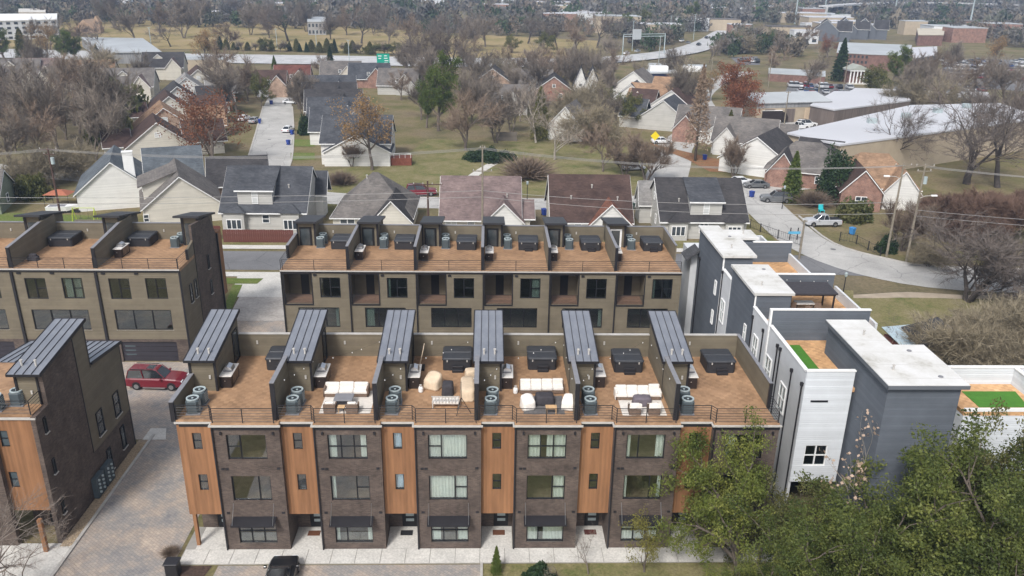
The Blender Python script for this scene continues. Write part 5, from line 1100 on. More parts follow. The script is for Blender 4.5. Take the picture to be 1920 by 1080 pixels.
# to the right of the open lawn
for k, (px, py, w_, d_, ea, ri, rf_, wl_, st, nm, r, fe) in enumerate([
        (1058, 264, 8, 11, 3.4, 7.8, sh_grey, s_white, 'y', 'white gable house behind the pale barked tree', -18, [('win', 'r', 0, 1, 1.2, 1.4), ('side', 1, 2, 7, 3, 3, 6, b_red, sh_brown)]),
        (1185, 182, 13, 11, 3, 7.8, sh_grey, s_white, 'y', 'white gable house with grey roof nearest the blue banded building', -25, [('side', 1, 0, 8, 6, 3, 6, s_white, sh_tan)]),
        (1215, 212, 13, 11, 3, 7.2, sh_tan, b_tan, 'x', 'tan roofed house in the right cluster', -25, [('gable', -3, 5.5, 1.2, 3, 5.8, s_white, sh_tan)]),
        (1180, 205, 10, 9, 3, 7.0, sh_slate, s_white, 'y', 'slate roofed white house beside the olive tree', -20, []),
        (1255, 222, 12, 11, 3, 7.4, sh_brown, s_white, 'y', 'white house with dark brown roof behind the olive tree', -25, [('side', -1, 0, 8, 6, 3, 6.4, s_white, sh_brown)]),
        (1240, 245, 12, 11, 3, 7.4, sh_slate, s_grey, 'y', 'grey house with blue grey roof near the yellow sign', -25, [('side', -1, -1, 8, 5, 3, 6.6, s_grey, sh_slate)]),
        (1320, 268, 14, 12, 3, 7.4, sh_grey, s_white, 'x', 'grey brown roofed house behind the tall bare cypress', -20, [('gable', -4.5, 5.5, 1.2, 3, 6.2, b_red, sh_brown), ('gable', 3.5, 6, 1.2, 3, 5.8, s_white, sh_grey)]),
        (1390, 292, 13, 11, 3, 7.2, sh_grey, s_white, 'x', 'grey roofed white house left of the blue edged warehouse', -22, [('gable', -3.5, 5, 1.2, 3, 6.0, s_white, sh_grey), ('side', 1, 0, 8, 4, 3, 6.4, s_white, sh_grey)]),
        (1412, 330, 14, 12, 3, 7.6, sh_char, s_white, 'y', 'white gabled garage house behind the parked white car', -35, [('garage', 'f', 0, 5), ('side', 1, 2, 9, 7, 3, 7, s_white, sh_char)]),
        (1500, 352, 13, 12, 3, 7.4, sh_grey, b_red, 'hip', 'brick house with grey hip roof between two evergreens', -25, [('gable', -3.4, 5, 1.6, 3, 6.4, b_red, sh_char), ('win', 'f', 3, 1, 1.4, 1.4)]),
        (1640, 388, 13, 12, 3.4, 8.0, sh_tan, b_red, 'hip', 'tan hip roofed brick house behind the leaning utility poles', -12, [('gable', -3.2, 6.4, 3.4, 3.4, 6.9, b_red, sh_brown, 1.8), ('gable', 3.6, 5.6, 1.2, 3.2, 6.6, s_white, sh_tan)])]):
    x, y = G(px, py); c_, s_ = math.cos(math.radians(r)), math.sin(math.radians(r))
    house(nm, x - s_*d_/2*1.0, y + c_*d_/2, r, w_, d_, ea, ri, wl_, rf_, st, fe)
# houses at the far left
for k, (px, py, nm) in enumerate(((22, 168, 'tan house with dormer at the left edge below the pines'), (62, 166, 'brown gabled house at the left behind the bare thicket'), (165, 170, 'tan hip roofed house behind the big bare thicket'), (235, 190, 'pale house half hidden by the big bare thicket'), (300, 150, 'long low house with a dark roof below the pale warehouse'))):
    x, y = G(px, py); house(nm, x, y+6, 12, 13, 11, 4.2, 8.4, s_cream if k != 1 else s_grey, [sh_grey, sh_taupe, sh_tan, sh_grey, sh_char][k], 'x', [('dormer', -1.5, 2.6, -2.6, 7.0, 'gable', s_cream), ('gable', 3.4, 5, 1.2, 4, 7, s_cream, sh_taupe), ('win', 'f', -4, 1, 1.2, 1.4)])

# ------------------------------------------------------------------ warehouses and larger buildings
m_wtan = M('tan_block_wall', (.42, .35, .26), .9, .08, .5); m_wbr = siding('brown_ribbed_wall', (.17, .14, .125), .5, True); m_wgr = siding('grey_metal_wall', (.27, .27, .27), .6, True); m_redb = brick('school_brick', (.155, .075, .06), (.18, .092, .072), (.2, .15, .13))
m_wroof = M('bright_white_roof', (.52, .525, .55), .6, .05, .05); m_groof = M('grey_metal_roof', (.40, .42, .43), .5, .12, .08); m_navy = M('navy_band', (.015, .022, .055), .5, .2, 1)
def block(name, label, pts, h, wall, roof, cat='building', par=.0, slope=None, z=0, wins=None, band=None, group=None):
    x0, y0 = pts[0]; L = [(x-x0, y-y0) for x, y in pts]; t = thing(name, label, cat, (x0, y0, z), 0, group)
    if sum(L[i][0]*L[(i+1) % len(L)][1] - L[(i+1) % len(L)][0]*L[i][1] for i in range(len(L))) < 0: L = L[::-1]
    MB().prism(L, 'z', 0, h).build('wall', wall, t); cx = sum(p[0] for p in L)/len(L); cy = sum(p[1] for p in L)/len(L)
    k = 1.012; MB().prism([(cx+(x-cx)*k, cy+(y-cy)*k) for x, y in L], 'z', h, h+.35).build('roof', roof, t)
    if wins:
        a, b = Vector(L[wins[0]]), Vector(L[(wins[0]+1) % len(L)]); n = wins[1]; d = (b-a); an = math.atan2(d.y, d.x); wl = d.length/n
        for r_ in range(wins[2]):
            for q in range(n):
                p = a + d*((q+.25)/n)
                part('window', ('blk', round(wl, 2), wins[3] if len(wins) > 3 else 0), lambda mb: mb.box(0, -.12, 0, wl*.5, .0, h/wins[2]*.5), m_pane, t, (p.x, p.y, h*(r_+.25)/wins[2]), an)
    return t

t = block('warehouse', 'tan walled warehouse with a large white roof behind the big bare tree', [(60.0, 163.0), (66.0, 151.6), (125, 184), (128, 206), (103, 201)], 6.6, m_wtan, m_wroof, 'warehouse')
for k in range(4): part('roof_unit', 'wh', lambda mb: mb.bbox(-.9, -.7, 6.95, .9, .7, 8.0, .1), m_acl, t, (22+k*11, 12+k*7.5, 0))
t = block('warehouse', 'brown ribbed low building with a white roof behind the tan warehouse', [G(1515, 232), G(1560, 242), G(1700, 222), G(1690, 205), G(1560, 203)], 4.6, m_wbr, m_wroof, 'warehouse')
t = block('warehouse', 'long pale roofed shed behind the brown ribbed building', [G(1580, 208), G(1720, 205), G(1850, 215), G(1845, 200), G(1600, 192)], 4.0, m_wtan, m_wroof, 'warehouse')
sh = thing('metal_shed', 'grey gabled metal building with loading doors beside the delivery truck', 'warehouse', (*G(1415, 232), 0), math.radians(14))
MB().prism([(0, 0), (15, 0), (15, 5.2), (7.5, 6.6), (0, 5.2)], 'x', 0, 22).build('wall', m_wtan, sh).rotation_euler = (0, 0, 0)
gable_roof(sh, 11, 7.5, 22, 15, 5.2, 6.7, 'x', m_groof, .3, trim=m_wgr)
for k, x in enumerate((4, 10, 16)): part('loading_door', 'sh', lambda mb: mb.box(-1.5, -.12, 0, 1.5, -.001, 3.6), m_wbr if k != 2 else m_tan, sh, (x, 0, 0))
part('metal_band', 'sh', lambda mb: mb.box(0, -.06, 3.9, 22, -.001, 5.1), m_wgr, sh)
t = block('blue_roofed_shed', 'small shed with a pale blue metal roof below the big bare tree', [G(1670, 300), G(1745, 300), G(1735, 280), G(1665, 280)], 3.2, m_wtan, M('pale_blue_metal', (.42, .52, .58), .45, .1, .3), 'shed')
t = block('blue_edged_shed', 'long low shed with a pale blue metal roof behind the white gabled garage', [G(1485, 292), G(1560, 300), G(1555, 290), G(1482, 272)], 3.6, m_wgr, MATS['pale_blue_metal'], 'shed')
t = block('office_building', 'dark blue banded flat office with white roof plant', [G(1205, 168), G(1310, 165), G(1322, 150), G(1215, 146)], 5.0, m_navy, m_groof, wins=(0, 9, 1))
for k in range(2): part('roof_unit', 'of', lambda mb: mb.box(0, 0, 5.35, 6, 3, 7.0), m_white, t, (3+k*11, 5, 0))
t = block('low_building', 'low red brick building between the blue office and the rust tree', [G(1250, 182), G(1300, 184), G(1310, 172), G(1256, 170)], 3.6, b_red, m_groof)
t = block('school_building', 'long red brick building with flat roof above the parked cars', [G(1565, 128), G(1625, 132), G(1700, 135), G(1704, 112), G(1570, 106)], 6.2, m_redb, m_groof, wins=(0, 8, 3))
t = block('school_building', 'dark glass and brick wing right of the long brick building', [G(1706, 138), G(1752, 130), G(1752, 112), G(1706, 114)], 5.6, M('dark_curtain_wall', (.06, .065, .075), .3, .2, .3), m_wroof, wins=(0, 6, 3))
t = block('school_building', 'low red brick hall behind the long brick building', [G(1718, 86), G(1765, 86), G(1768, 72), G(1716, 72)], 5.6, m_redb, M('sand_roof', (.50, .45, .36), .8, .1, .1))
t = block('brick_terrace', 'low dark red brick terrace wall above the green bank', [G(1440, 152), G(1545, 158), G(1545, 148), G(1440, 142)], 2.6, m_redb, m_groof)
pv = thing('columned_pavilion', 'small white temple fronted pavilion with columns beside the dark conifer', 'pavilion', (*G(1608, 158), 0), 0, None, .72)
part('cella', 0, lambda mb: mb.box(-4.2, 1.8, 0, 4.2, 9, 6.2), m_redb, pv); part('steps', 0, lambda mb: mb.box(-5, -1, 0, 5, 1.8, .5), m_conc, pv)
for k in range(6): part('column', 0, lambda mb: mb.tube([(0, 0, .5), (0, 0, 6.2)], [.36, .3], 10), m_white, pv, (-4.2+k*1.68, 0, 0))
part('entablature', 0, lambda mb: mb.box(-4.9, -.6, 6.2, 4.9, 9.2, 6.9), m_white, pv); part('pediment', 0, lambda mb: mb.prism([(-5.2, 6.9), (5.2, 6.9), (0, 9.2)], 'y', -.8, 9.2), M('verdigris_roof', (.33, .35, .31), .7, .1, .5), pv)
# white office slab at the left, far roofs and the stone ruin
t = block('office_building', 'white four storey slab building at the left edge', [G(-60, 78), G(112, 72), G(112, 58), G(-60, 60)], 9.0, m_wst, m_white, wins=(0, 12, 4))
t = block('office_building', 'cream block behind the white slab building', [G(40, 50), G(90, 50), G(90, 42), G(40, 42)], 8, m_wtan, m_conc)
t = thing('stone_chapel', 'pointed sandstone chapel right of the white slab', 'chapel', (*G(140, 62), 0)); st_ = M('sandstone', (.40, .28, .19), .9, .15, .4)
MB().prism([(0, 0), (11, 0), (11, 2.5), (5.5, 7), (0, 2.5)], 'y', 0, 12).build('nave', st_, t); MB().box(11.1, 0, 0, 14.2, 3.2, 6).build('tower', st_, t); MB().prism([(10.9, 6), (14.4, 6), (12.65, 9.2)], 'y', -.2, 3.4).build('spire', st_, t)
t = block('warehouse', 'wide grey roofed warehouse beyond the left houses', [G(200, 120), G(305, 118), G(270, 90), G(155, 88)], 4, m_wgr, m_groof, 'warehouse')
t = block('warehouse', 'long flat tan building behind the receding street houses', [G(300, 135), G(425, 135), G(425, 128), G(305, 128)], 4.2, m_wtan, m_groof, 'warehouse')
t = block('mansion', 'grey stone mansion with arched windows in the park', [G(578, 66), G(612, 66), G(612, 55), G(578, 55)], 7, M('grey_stone', (.33, .32, .31), .9, .1, .3), m_groof, wins=(0, 5, 2))
for k, (a, b, wd, hh, nm) in enumerate([(372, 42, 26, 9, 'white roofed house with porch in the park'), (400, 40, 30, 8, 'white modern house beyond the park'), (470, 12, 60, 26, 'pale tower block at the top edge'), (600, 16, 40, 8, 'white roofed store, left of two at the top'), (645, 18, 90, 7, 'long white roofed store at the top'), (700, 20, 60, 6, 'low white store roof near the top centre'), (535, 14, 60, 6, 'low white roof left of the long store'), (1510, 82, 14, 9, 'white modern block, left of the dark gabled cluster'), (1530, 66, 16, 9, 'white modern block with balconies near the curved bridge'),
        (1560, 58, 14, 8, 'white modern block behind the dark gables'), (1600, 60, 14, 8, 'white gabled block right of the dark gables'), (1640, 62, 16, 7, 'white flat block below the curved bridge'), (1262, 52, 12, 6, 'small white building left of the tall oak'), (1155, 48, 14, 5, 'pale low roof near the highway'), (1085, 30, 16, 5, 'low white roof beyond the highway'), (1850, 70, 40, 6, 'long grey roofed hall at the far right'), (1705, 122, 10, 4, 'low pale roof beside the brick hall'), (1025, 55, 22, 4, 'low pale roofs beyond the field')]):
    x, y = G(a, b); s = wd; block('distant_building', nm, [(x-s/2, y), (x+s/2, y), (x+s/2, y+s*.55), (x-s/2, y+s*.55)], hh*.75, m_wst if k % 3 else m_wtan, m_wroof, group='distant pale buildings', wins=(0, max(3, int(s/5)), 2 if hh > 5 else 1))
for k, (a, b) in enumerate([(1545, 76), (1580, 72), (1615, 72)]):
    x, y = G(a, b); house(f'dark gabled house by the white modern blocks, {ORD[k]} of three', x, y, -20, 14, 14, 6, 12, m_gray2, sh_char, 'y', [('side', 1, 0, 10, 7, 6, 11, m_gray2, sh_char)])
rd = random.Random(21); bn_ = {}
for k in range(120):
    y = rd.uniform(480, 980); x = rd.uniform(-.62, .66)*y + rd.uniform(-20, 20)
    if -60 < x < 60 and y < 540 or (x < -40 and y < 620): continue
    s = rd.uniform(12, 34); h_ = rd.uniform(6.5, 10)
    wl_ = rd.choice([m_wst, m_wtan, b_red]); rf_ = rd.choice([m_wroof, m_groof, sh_grey])
    wd_ = {m_wst: 'white', m_wtan: 'tan', b_red: 'red brick'}[wl_]; rr_ = {m_wroof: 'white', m_groof: 'pale grey', sh_grey: 'dark'}[rf_]; sd = 'left' if x < -y*.25 else 'centre' if x < y*.25 else 'right'
    block('distant_building', f'{wd_} building with {rr_} roof {"deep in" if y > 730 else "at the edge of"} the far trees, {sd}', [(x-s/2, y), (x+s/2, y+rd.uniform(-3, 3)), (x+s/2, y+s*.6), (x-s/2, y+s*.6)], h_, wl_, rf_, group='small buildings among the far trees')
SEC = 'trees'
# ------------------------------------------------------------------ trees: limbs grown branch by branch, twigs and leaves as small faces
m_bark = M('grey_brown_bark', (.14, .115, .095), .95, .25, 4, objvar=.2); m_barkp = M('pale_bark', (.36, .32, .27), .9, .2, 3)
m_twig = M('grey_twigs', (.20, .168, .138), .95, .2, .8, objvar=.3); m_twigr = M('russet_twigs', (.20, .150, .112), .95, .2, .8, objvar=.25); m_twigo = M('olive_twigs', (.23, .195, .135), .95, .25, .9, objvar=.2)
m_lf_ever = leaf('evergreen_leaves', [(.055, .082, .018), (.145, .178, .04), (.28, .285, .075)], .2, .35, .5)
m_lf_deep = leaf('deep_evergreen_leaves', [(.040, .060, .015), (.112, .138, .034), (.225, .235, .062)], .2, .3, .5)
m_lf_olive = leaf('olive_leaves', [(.065, .08, .025), (.13, .135, .045), (.22, .195, .08)], .2, .3, .8)
m_lf_dark = leaf('dark_conifer_leaves', [(.012, .028, .012), (.025, .05, .018), (.045, .075, .028)], .2, .15, .9)
m_lf_pine = leaf('pine_needles', [(.05, .085, .016), (.10, .135, .03), (.16, .185, .045)], .15, .25, .7)
m_lf_rust = leaf('rust_leaves', [(.14, .052, .028), (.22, .088, .045), (.30, .135, .075)], .15, .3, .6)
m_lf_tan = leaf('tan_leaves', [(.19, .115, .05), (.29, .185, .085), (.35, .24, .13)], .15, .3, .7)
m_lf_red = leaf('red_leaves', [(.30, .06, .045), (.42, .10, .07)], .1, .3)
def np_obj_mesh(name, V, F, mat):
    me = bpy.data.meshes.new(name); V = np.asarray(V, np.float32); F = np.asarray(F, np.int32); k = F.shape[1]
    me.vertices.add(len(V)); me.vertices.foreach_set('co', V.ravel()); me.loops.add(F.size); me.loops.foreach_set('vertex_index', F.ravel())
    me.polygons.add(len(F)); me.polygons.foreach_set('loop_start', np.arange(0, F.size, k, dtype=np.int32))
    me.update(calc_edges=True); me.materials.append(mat); return me
def grow(seed, h, spread=.42, start=.25, levels=4, nb=(4, 4, 4, 4), ang=(30, 55), trunk_r=None, up=.18, decay=.72, lean=0, multi=1, droop=0.0):
    """returns the trunk mesh builder, the branch mesh builder and the branch ends as (point, direction, length)"""
    rd = random.Random(seed); T = MB(); B = MB(); ends = []
    def rec(p, d, L, r, lv):
        n = 3 if lv else 5; pts = [p]; q = p; dd = d.copy()
        for i in range(n):
            dd = (dd + Vector((rd.gauss(0, .13), rd.gauss(0, .13), rd.gauss(0, .08) + (up - droop*lv)*.25))).normalized(); q = q + dd*(L/n); pts.append(q)
        rs = [r*(1 - .5*i/n) for i in range(n+1)]
        (T if lv < 2 else B).tube(pts, rs, 8 if lv == 0 else 5 if lv == 1 else 3, cap=False)
        if lv >= levels: ends.append((pts[-1], dd, L)); ends.append(((pts[1] + pts[2])/2, dd, L)); return
        k = nb[min(lv, len(nb)-1)]
        for c in range(k):
            f = rd.uniform(start if lv == 0 else .3, .98) if c else 1.0
            i = min(int(f*n), n-1); bp = pts[i].lerp(pts[i+1], f*n - i)
            a = math.radians(rd.uniform(*ang)) * (.5 if c == 0 else 1); az = rd.uniform(0, 6.283)
            u = dd.orthogonal().normalized(); v = dd.cross(u); nd = (dd*math.cos(a) + (u*math.cos(az) + v*math.sin(az))*math.sin(a)).normalized()
            nd.z += up; nd.normalize()
            rec(bp, nd, L*decay*rd.uniform(.75, 1.15), rs[i]*rd.uniform(.5, .7), lv+1)
    tr = trunk_r or h*.018
    for m_ in range(multi):
        a = 6.283*m_/multi + seed; d = Vector((lean + (.32*math.cos(a) if multi > 1 else 0), .32*math.sin(a) if multi > 1 else 0, 1)).normalized()
        rec(Vector((.2*math.cos(a), .2*math.sin(a), 0) if multi > 1 else (0, 0, 0)), d, h*spread, tr/(multi**.4), 0)
    zmax = max(e[0].z for e in ends); k = h/zmax
    for M_ in (T, B): M_.v = [(x*k, y*k, z*k) for x, y, z in M_.v]
    return T, B, [(p*k, d, L*k) for p, d, L in ends]
def twig_faces(ends, seed, n, ln, wd):
    r = np.random.default_rng(seed); P = np.array([e[0][:] for e in ends]); D = np.array([e[1][:] for e in ends]); L = np.array([e[2] for e in ends])
    P = np.repeat(P, n, 0); D = np.repeat(D, n, 0); L = np.repeat(L, n); m = len(P)
    base = P - D*(L*r.random(m)*.7)[:, None]
    dr = D + r.normal(0, .55, (m, 3)); dr[:, 2] += .12; dr /= np.linalg.norm(dr, axis=1)[:, None]
    l = ln*r.uniform(.4, 1.2, m); sd = np.cross(dr, r.normal(0, 1, (m, 3))); sd /= np.linalg.norm(sd, axis=1)[:, None]
    w = wd*r.uniform(.6, 1.2, m)/2
    V = np.empty((m, 3, 3)); V[:, 0] = base - sd*w[:, None]; V[:, 1] = base + sd*w[:, None]; V[:, 2] = base + dr*l[:, None]
    return V.reshape(-1, 3), np.arange(m*3).reshape(-1, 3)
def leaf_faces(ends, seed, n, rad, size, flat=.0, aspect=.5, up=0):
    r = np.random.default_rng(seed); P = np.array([e[0][:] for e in ends]); P = np.repeat(P, n, 0); m = len(P)
    off = r.normal(0, 1, (m, 3)); off /= np.linalg.norm(off, axis=1)[:, None]; off *= (rad*r.random(m)**.5)[:, None]; off[:, 2] *= (1-flat); P = P + off
    a = r.normal(0, 1, (m, 3)); a[:, 2] += up; a /= np.linalg.norm(a, axis=1)[:, None]; b = np.cross(a, r.normal(0, 1, (m, 3))); b /= np.linalg.norm(b, axis=1)[:, None]
    s = (size*r.uniform(.6, 1.3, m))[:, None]; V = np.empty((m, 4, 3)); V[:, 0] = P - a*s*.5; V[:, 1] = P + b*s*aspect*.5; V[:, 2] = P + a*s*.5; V[:, 3] = P - b*s*aspect*.5
    return V.reshape(-1, 3), np.arange(m*4).reshape(-1, 4)
TREE = {}
def make_bare(key, seed, h, tw=m_twig, bark=m_bark, n=16, ln=1.3, wd=.035, **kw):
    T, B, e = grow(seed, h, **kw); V, F = twig_faces(e, seed, n, ln, wd)
    bv = np.array(B.v, np.float32).reshape(-1, 3); bf = np.array([f for f in B.f if len(f) == 4], np.int32)
    tri = np.concatenate([bf[:, [0, 1, 2]], bf[:, [0, 2, 3]]]) if len(bf) else np.zeros((0, 3), np.int32)
    TREE[key] = (T.mesh('trunk', bark, True), np_obj_mesh('crown', np.concatenate([bv, V]), np.concatenate([tri, F + len(bv)]), tw), h, None)
def make_leafy(key, seed, h, mat, bark=m_bark, n=60, rad=.7, size=.3, flat=.2, aspect=.55, keepb=False, upl=0, **kw):
    T, B, e = grow(seed, h, **kw); V, F = leaf_faces(e, seed, n, rad, size, flat, aspect, upl)
    TREE[key] = (T.mesh('trunk', bark, True), np_obj_mesh('crown', V, F, mat), h, B.mesh('branches', bark))
def make_cone(key, seed, h, r, mat, n=14000, size=.35, bark=m_bark, tiers=14, power=.8, low=.06):
    rd = np.random.default_rng(seed); z = low + (1-low)*rd.random(n)**.85; tier = np.round(z*tiers)/tiers
    rr_ = r*(1 - z)**power*(.55 + .45*(1 - np.abs(z - tier)*tiers*1.4)) ; ang = rd.random(n)*6.283; lob = 1 + .18*np.sin(ang*5 + tier*40) + .10*np.sin(ang*9 + tier*11)
    rad = rr_*lob*(.35 + .65*rd.random(n)**.45); P = np.stack([rad*np.cos(ang), rad*np.sin(ang), z*h - rad*.18], 1)
    V, F = leaf_faces([(Vector(p), 0, 0) for p in P], seed, 1, .1, size, 0, .4)
    T = MB().tube([(0, 0, 0), (0, 0, h*.5), (0, 0, h*.92)], [h*.02, h*.012, .02], 7); TREE[key] = (T.mesh('trunk', bark, True), np_obj_mesh('crown', V, F, mat), h, None)
def make_bush(key, seed, r, h, mat, n=5000, size=.16, aspect=.55):
    rd = np.random.default_rng(seed); d = rd.normal(0, 1, (n, 3)); d /= np.linalg.norm(d, axis=1)[:, None]; d[:, 2] = np.abs(d[:, 2])
    lob = 1 + .16*np.sin(d[:, 0]*6 + seed) + .14*np.sin(d[:, 1]*7 + d[:, 2]*5); q = (rd.random(n)**.35)*lob; P = d*q[:, None]*np.array([r, r, h])
    V, F = leaf_faces([(Vector(p), 0, 0) for p in P], seed, 1, .05, size, 0, aspect)
    S = MB()
    for k in range(6): a = k*1.05; S.tube([(0, 0, 0), (r*.4*math.cos(a), r*.4*math.sin(a), h*.6)], [.04, .015], 4)
    TREE[key] = (S.mesh('stems', m_bark), np_obj_mesh('crown', V, F, mat), h, None)
def make_twigbush(key, seed, r, h, mat, n=3600, wd=.02):
    rd = np.random.default_rng(seed); ang = rd.random(n)*6.283; tilt = np.abs(rd.normal(0, .55, n)); l = h*rd.uniform(.5, 1.0, n)
    D = np.stack([np.sin(tilt)*np.cos(ang)*r/h*1.5, np.sin(tilt)*np.sin(ang)*r/h*1.5, np.cos(tilt)], 1); b = D*(l*rd.random(n)*.6)[:, None] + rd.normal(0, .08*r, (n, 3)); b[:, 2] = np.abs(b[:, 2])
    D = D + rd.normal(0, .25, (n, 3)); sd = np.cross(D, rd.normal(0, 1, (n, 3))); sd /= np.linalg.norm(sd, axis=1)[:, None]
    V = np.empty((n, 3, 3)); V[:, 0] = b - sd*wd; V[:, 1] = b + sd*wd; V[:, 2] = b + D*(l*.5)[:, None]
    S = MB()
    for k in range(9): a = k*.7; S.tube([(.05*math.cos(a), .05*math.sin(a), 0), (r*.25*math.cos(a), r*.25*math.sin(a), h*.35), (r*.5*math.cos(a), r*.5*math.sin(a), h*.75)], [.05, .03, .012], 4)
    TREE[key] = (S.mesh('stems', m_bark), np_obj_mesh('crown', V.reshape(-1, 3), np.arange(n*3).reshape(-1, 3), mat), h, None)
# stock of kinds
m_barkd = M('dark_limb_bark', (.062, .052, .046), .95, .25, 4); m_twigd = M('dark_twigs', (.15, .125, .11), .95, .2, 1)
make_bare('oak1', 11, 16, tw=m_twigd, bark=m_barkd, n=9, ln=1.5, wd=.05, spread=.30, start=.35, levels=4, nb=(5, 4, 4, 3), ang=(28, 58), trunk_r=.42, up=.10, decay=.80)
make_bare('oak2', 23, 16, tw=m_twigd, bark=m_barkd, n=9, ln=1.5, wd=.05, spread=.32, start=.30, levels=4, nb=(5, 4, 4, 3), ang=(30, 60), trunk_r=.38, up=.12, decay=.78)
make_bare('spread', 67, 12, tw=m_twigd, bark=m_barkd, n=11, ln=1.1, wd=.04, spread=.30, start=.2, levels=4, nb=(5, 4, 4, 3), ang=(28, 60), trunk_r=.3, up=.06, decay=.78, multi=3)
make_bare('mid1', 31, 12, n=15, ln=1.4, wd=.06, spread=.34, start=.25, levels=3, nb=(7, 5, 4), ang=(25, 50), up=.16, decay=.74)
make_bare('mid2', 37, 12, n=15, ln=1.4, wd=.06, spread=.36, start=.2, levels=3, nb=(7, 5, 4), ang=(22, 46), up=.2, decay=.72, multi=2)
make_bare('mid3', 41, 12, n=15, ln=1.5, wd=.06, tw=m_twigr, spread=.33, start=.25, levels=3, nb=(7, 5, 4), ang=(28, 55), up=.12, decay=.76)
make_bare('olivebare', 43, 9, n=15, ln=1.3, wd=.05, tw=m_twigo, spread=.30, start=.15, levels=3, nb=(8, 5, 4), ang=(30, 62), up=.05, decay=.8, multi=3)
make_bare('hedge', 45, 8, n=24, ln=1.3, wd=.05, tw=M('brown_hedge_twigs', (.15, .095, .07), .95, .25, .8, objvar=.2), spread=.30, start=.15, levels=3, nb=(8, 5, 4), ang=(24, 50), up=.12, decay=.76, multi=3)
make_bare('vase', 47, 7, n=15, ln=1.0, wd=.035, tw=m_twigr, spread=.40, start=.35, levels=3, nb=(5, 5, 4), ang=(18, 40), up=.2, decay=.68, multi=4, trunk_r=.2)
make_bare('pale', 53, 12, n=8, ln=1.2, wd=.045, tw=M('pale_twigs', (.33, .28, .23), .9, .2, 1), bark=m_barkp, spread=.34, start=.3, levels=3, nb=(5, 4, 4), ang=(30, 60), up=.12, decay=.74)
make_bare('sapling', 59, 5, n=5, ln=.7, wd=.022, spread=.35, start=.35, levels=3, nb=(4, 3, 3), ang=(30, 60), trunk_r=.07, up=.12, decay=.72)
make_bare('near_left', 61, 13, n=7, ln=.9, wd=.022, tw=M('near_twigs', (.20, .165, .14), .9, .2, 1), spread=.30, start=.3, levels=4, nb=(4, 4, 3, 3), ang=(30, 60), trunk_r=.2, up=.08, decay=.78)
make_leafy('magnolia1', 71, 12, m_lf_ever, aspect=.46, n=95, rad=.82, size=.21, flat=.35, spread=.40, start=.12, levels=3, nb=(11, 5, 3), ang=(35, 68), up=.06, decay=.58)
make_leafy('magnolia2', 73, 12, m_lf_deep, aspect=.5, n=110, rad=.85, size=.21, flat=.35, spread=.36, start=.12, levels=3, nb=(11, 5, 3), ang=(38, 72), up=.05, decay=.64)
make_leafy('magnolia3', 77, 12, m_lf_olive, n=55, rad=.9, size=.24, flat=.35, spread=.42, start=.2, levels=3, nb=(10, 4, 3), ang=(30, 60), up=.08, decay=.56)
make_leafy('pine', 79, 15, m_lf_pine, n=70, rad=1.0, size=.42, flat=.3, aspect=.35, spread=.5, start=.25, levels=2, nb=(16, 6), ang=(35, 70), up=.1, decay=.40)
make_leafy('olive', 83, 9, m_lf_olive, n=40, rad=.8, size=.35, spread=.34, start=.2, levels=3, nb=(6, 4, 3), ang=(30, 60), up=.1, decay=.7)
make_leafy('rust', 89, 14, m_lf_rust, n=42, rad=1.2, size=.36, spread=.36, start=.2, levels=3, nb=(10, 5, 3), ang=(34, 66), up=.08, decay=.66)
make_leafy('rustb', 97, 11, m_lf_rust, n=16, rad=1.1, size=.30, spread=.32, start=.2, levels=3, nb=(8, 5, 4), ang=(30, 58), up=.1, decay=.72)
make_leafy('tan', 101, 12, m_lf_tan, n=14, rad=1.0, size=.30, spread=.40, start=.25, levels=3, nb=(8, 4, 4), ang=(28, 52), up=.14, decay=.62)
make_leafy('red', 103, 5, m_lf_red, n=25, rad=.7, size=.3, spread=.35, start=.2, levels=2, nb=(6, 4), ang=(25, 50), up=.15, decay=.7)
make_leafy('pods', 107, 8, leaf('papery_pods', [(.46, .34, .25), (.58, .44, .34)], .05, .3), bark=m_barkp, n=2, rad=.3, size=.2, aspect=.8, spread=.45, start=.5, levels=3, nb=(4, 3, 3), ang=(20, 42), trunk_r=.11, up=.25, decay=.62)
make_leafy('yellowbush', 109, 5, leaf('yellow_green_leaves', [(.13, .13, .03), (.24, .22, .06)], .1, .3), n=16, rad=.5, size=.16, spread=.4, start=.1, levels=3, nb=(6, 4, 3), ang=(25, 55), up=.1, decay=.66)
make_cone('cypress', 113, 19, 4.6, M('cypress_twigs', (.26, .19, .135), .95, .2, 1), n=4200, size=.55, tiers=26, power=.8, low=.16)
make_cone('conifer', 127, 10, 2.6, m_lf_dark, n=9000, size=.45); make_cone('goldcone', 131, 7, 2.0, m_lf_pine, n=7000, size=.4); make_cone('cedar', 137, 11, 3.2, m_lf_olive, n=8000, size=.5, power=.6)
make_bush('bush', 139, 1, 1, m_lf_dark, 2600, .22); make_bush('gbush', 149, 1, 1, m_lf_olive, 2600, .22); make_twigbush('twigbush', 151, 1.6, 1.6, m_twigr)
make_bush('evergreenball', 157, 3.2, 6.5, m_lf_dark, 9000, .4)
def plant(key, label, x, y, h, rz=0, name=None, group=None, wide=1.0, z=0):
    tk, cr, h0, br = TREE[key]; s = h/h0; cat = 'tree'
    nm = name or {'conifer': 'conifer_tree', 'goldcone': 'conifer_tree', 'cedar': 'conifer_tree', 'pine': 'pine_tree', 'bush': 'shrub', 'gbush': 'shrub', 'twigbush': 'shrub', 'rust': 'oak_tree', 'rustb': 'oak_tree'}.get(key, 'tree')
    if nm == 'shrub': cat = 'shrub'
    t = thing(nm, label, cat, (x, y, z), rz, group, (s*wide, s*wide, s))
    ob('trunk' if nm != 'shrub' else 'stems', tk, t); ob('crown', cr, t)
    if br is not None: ob('branches', br, t)
    return t
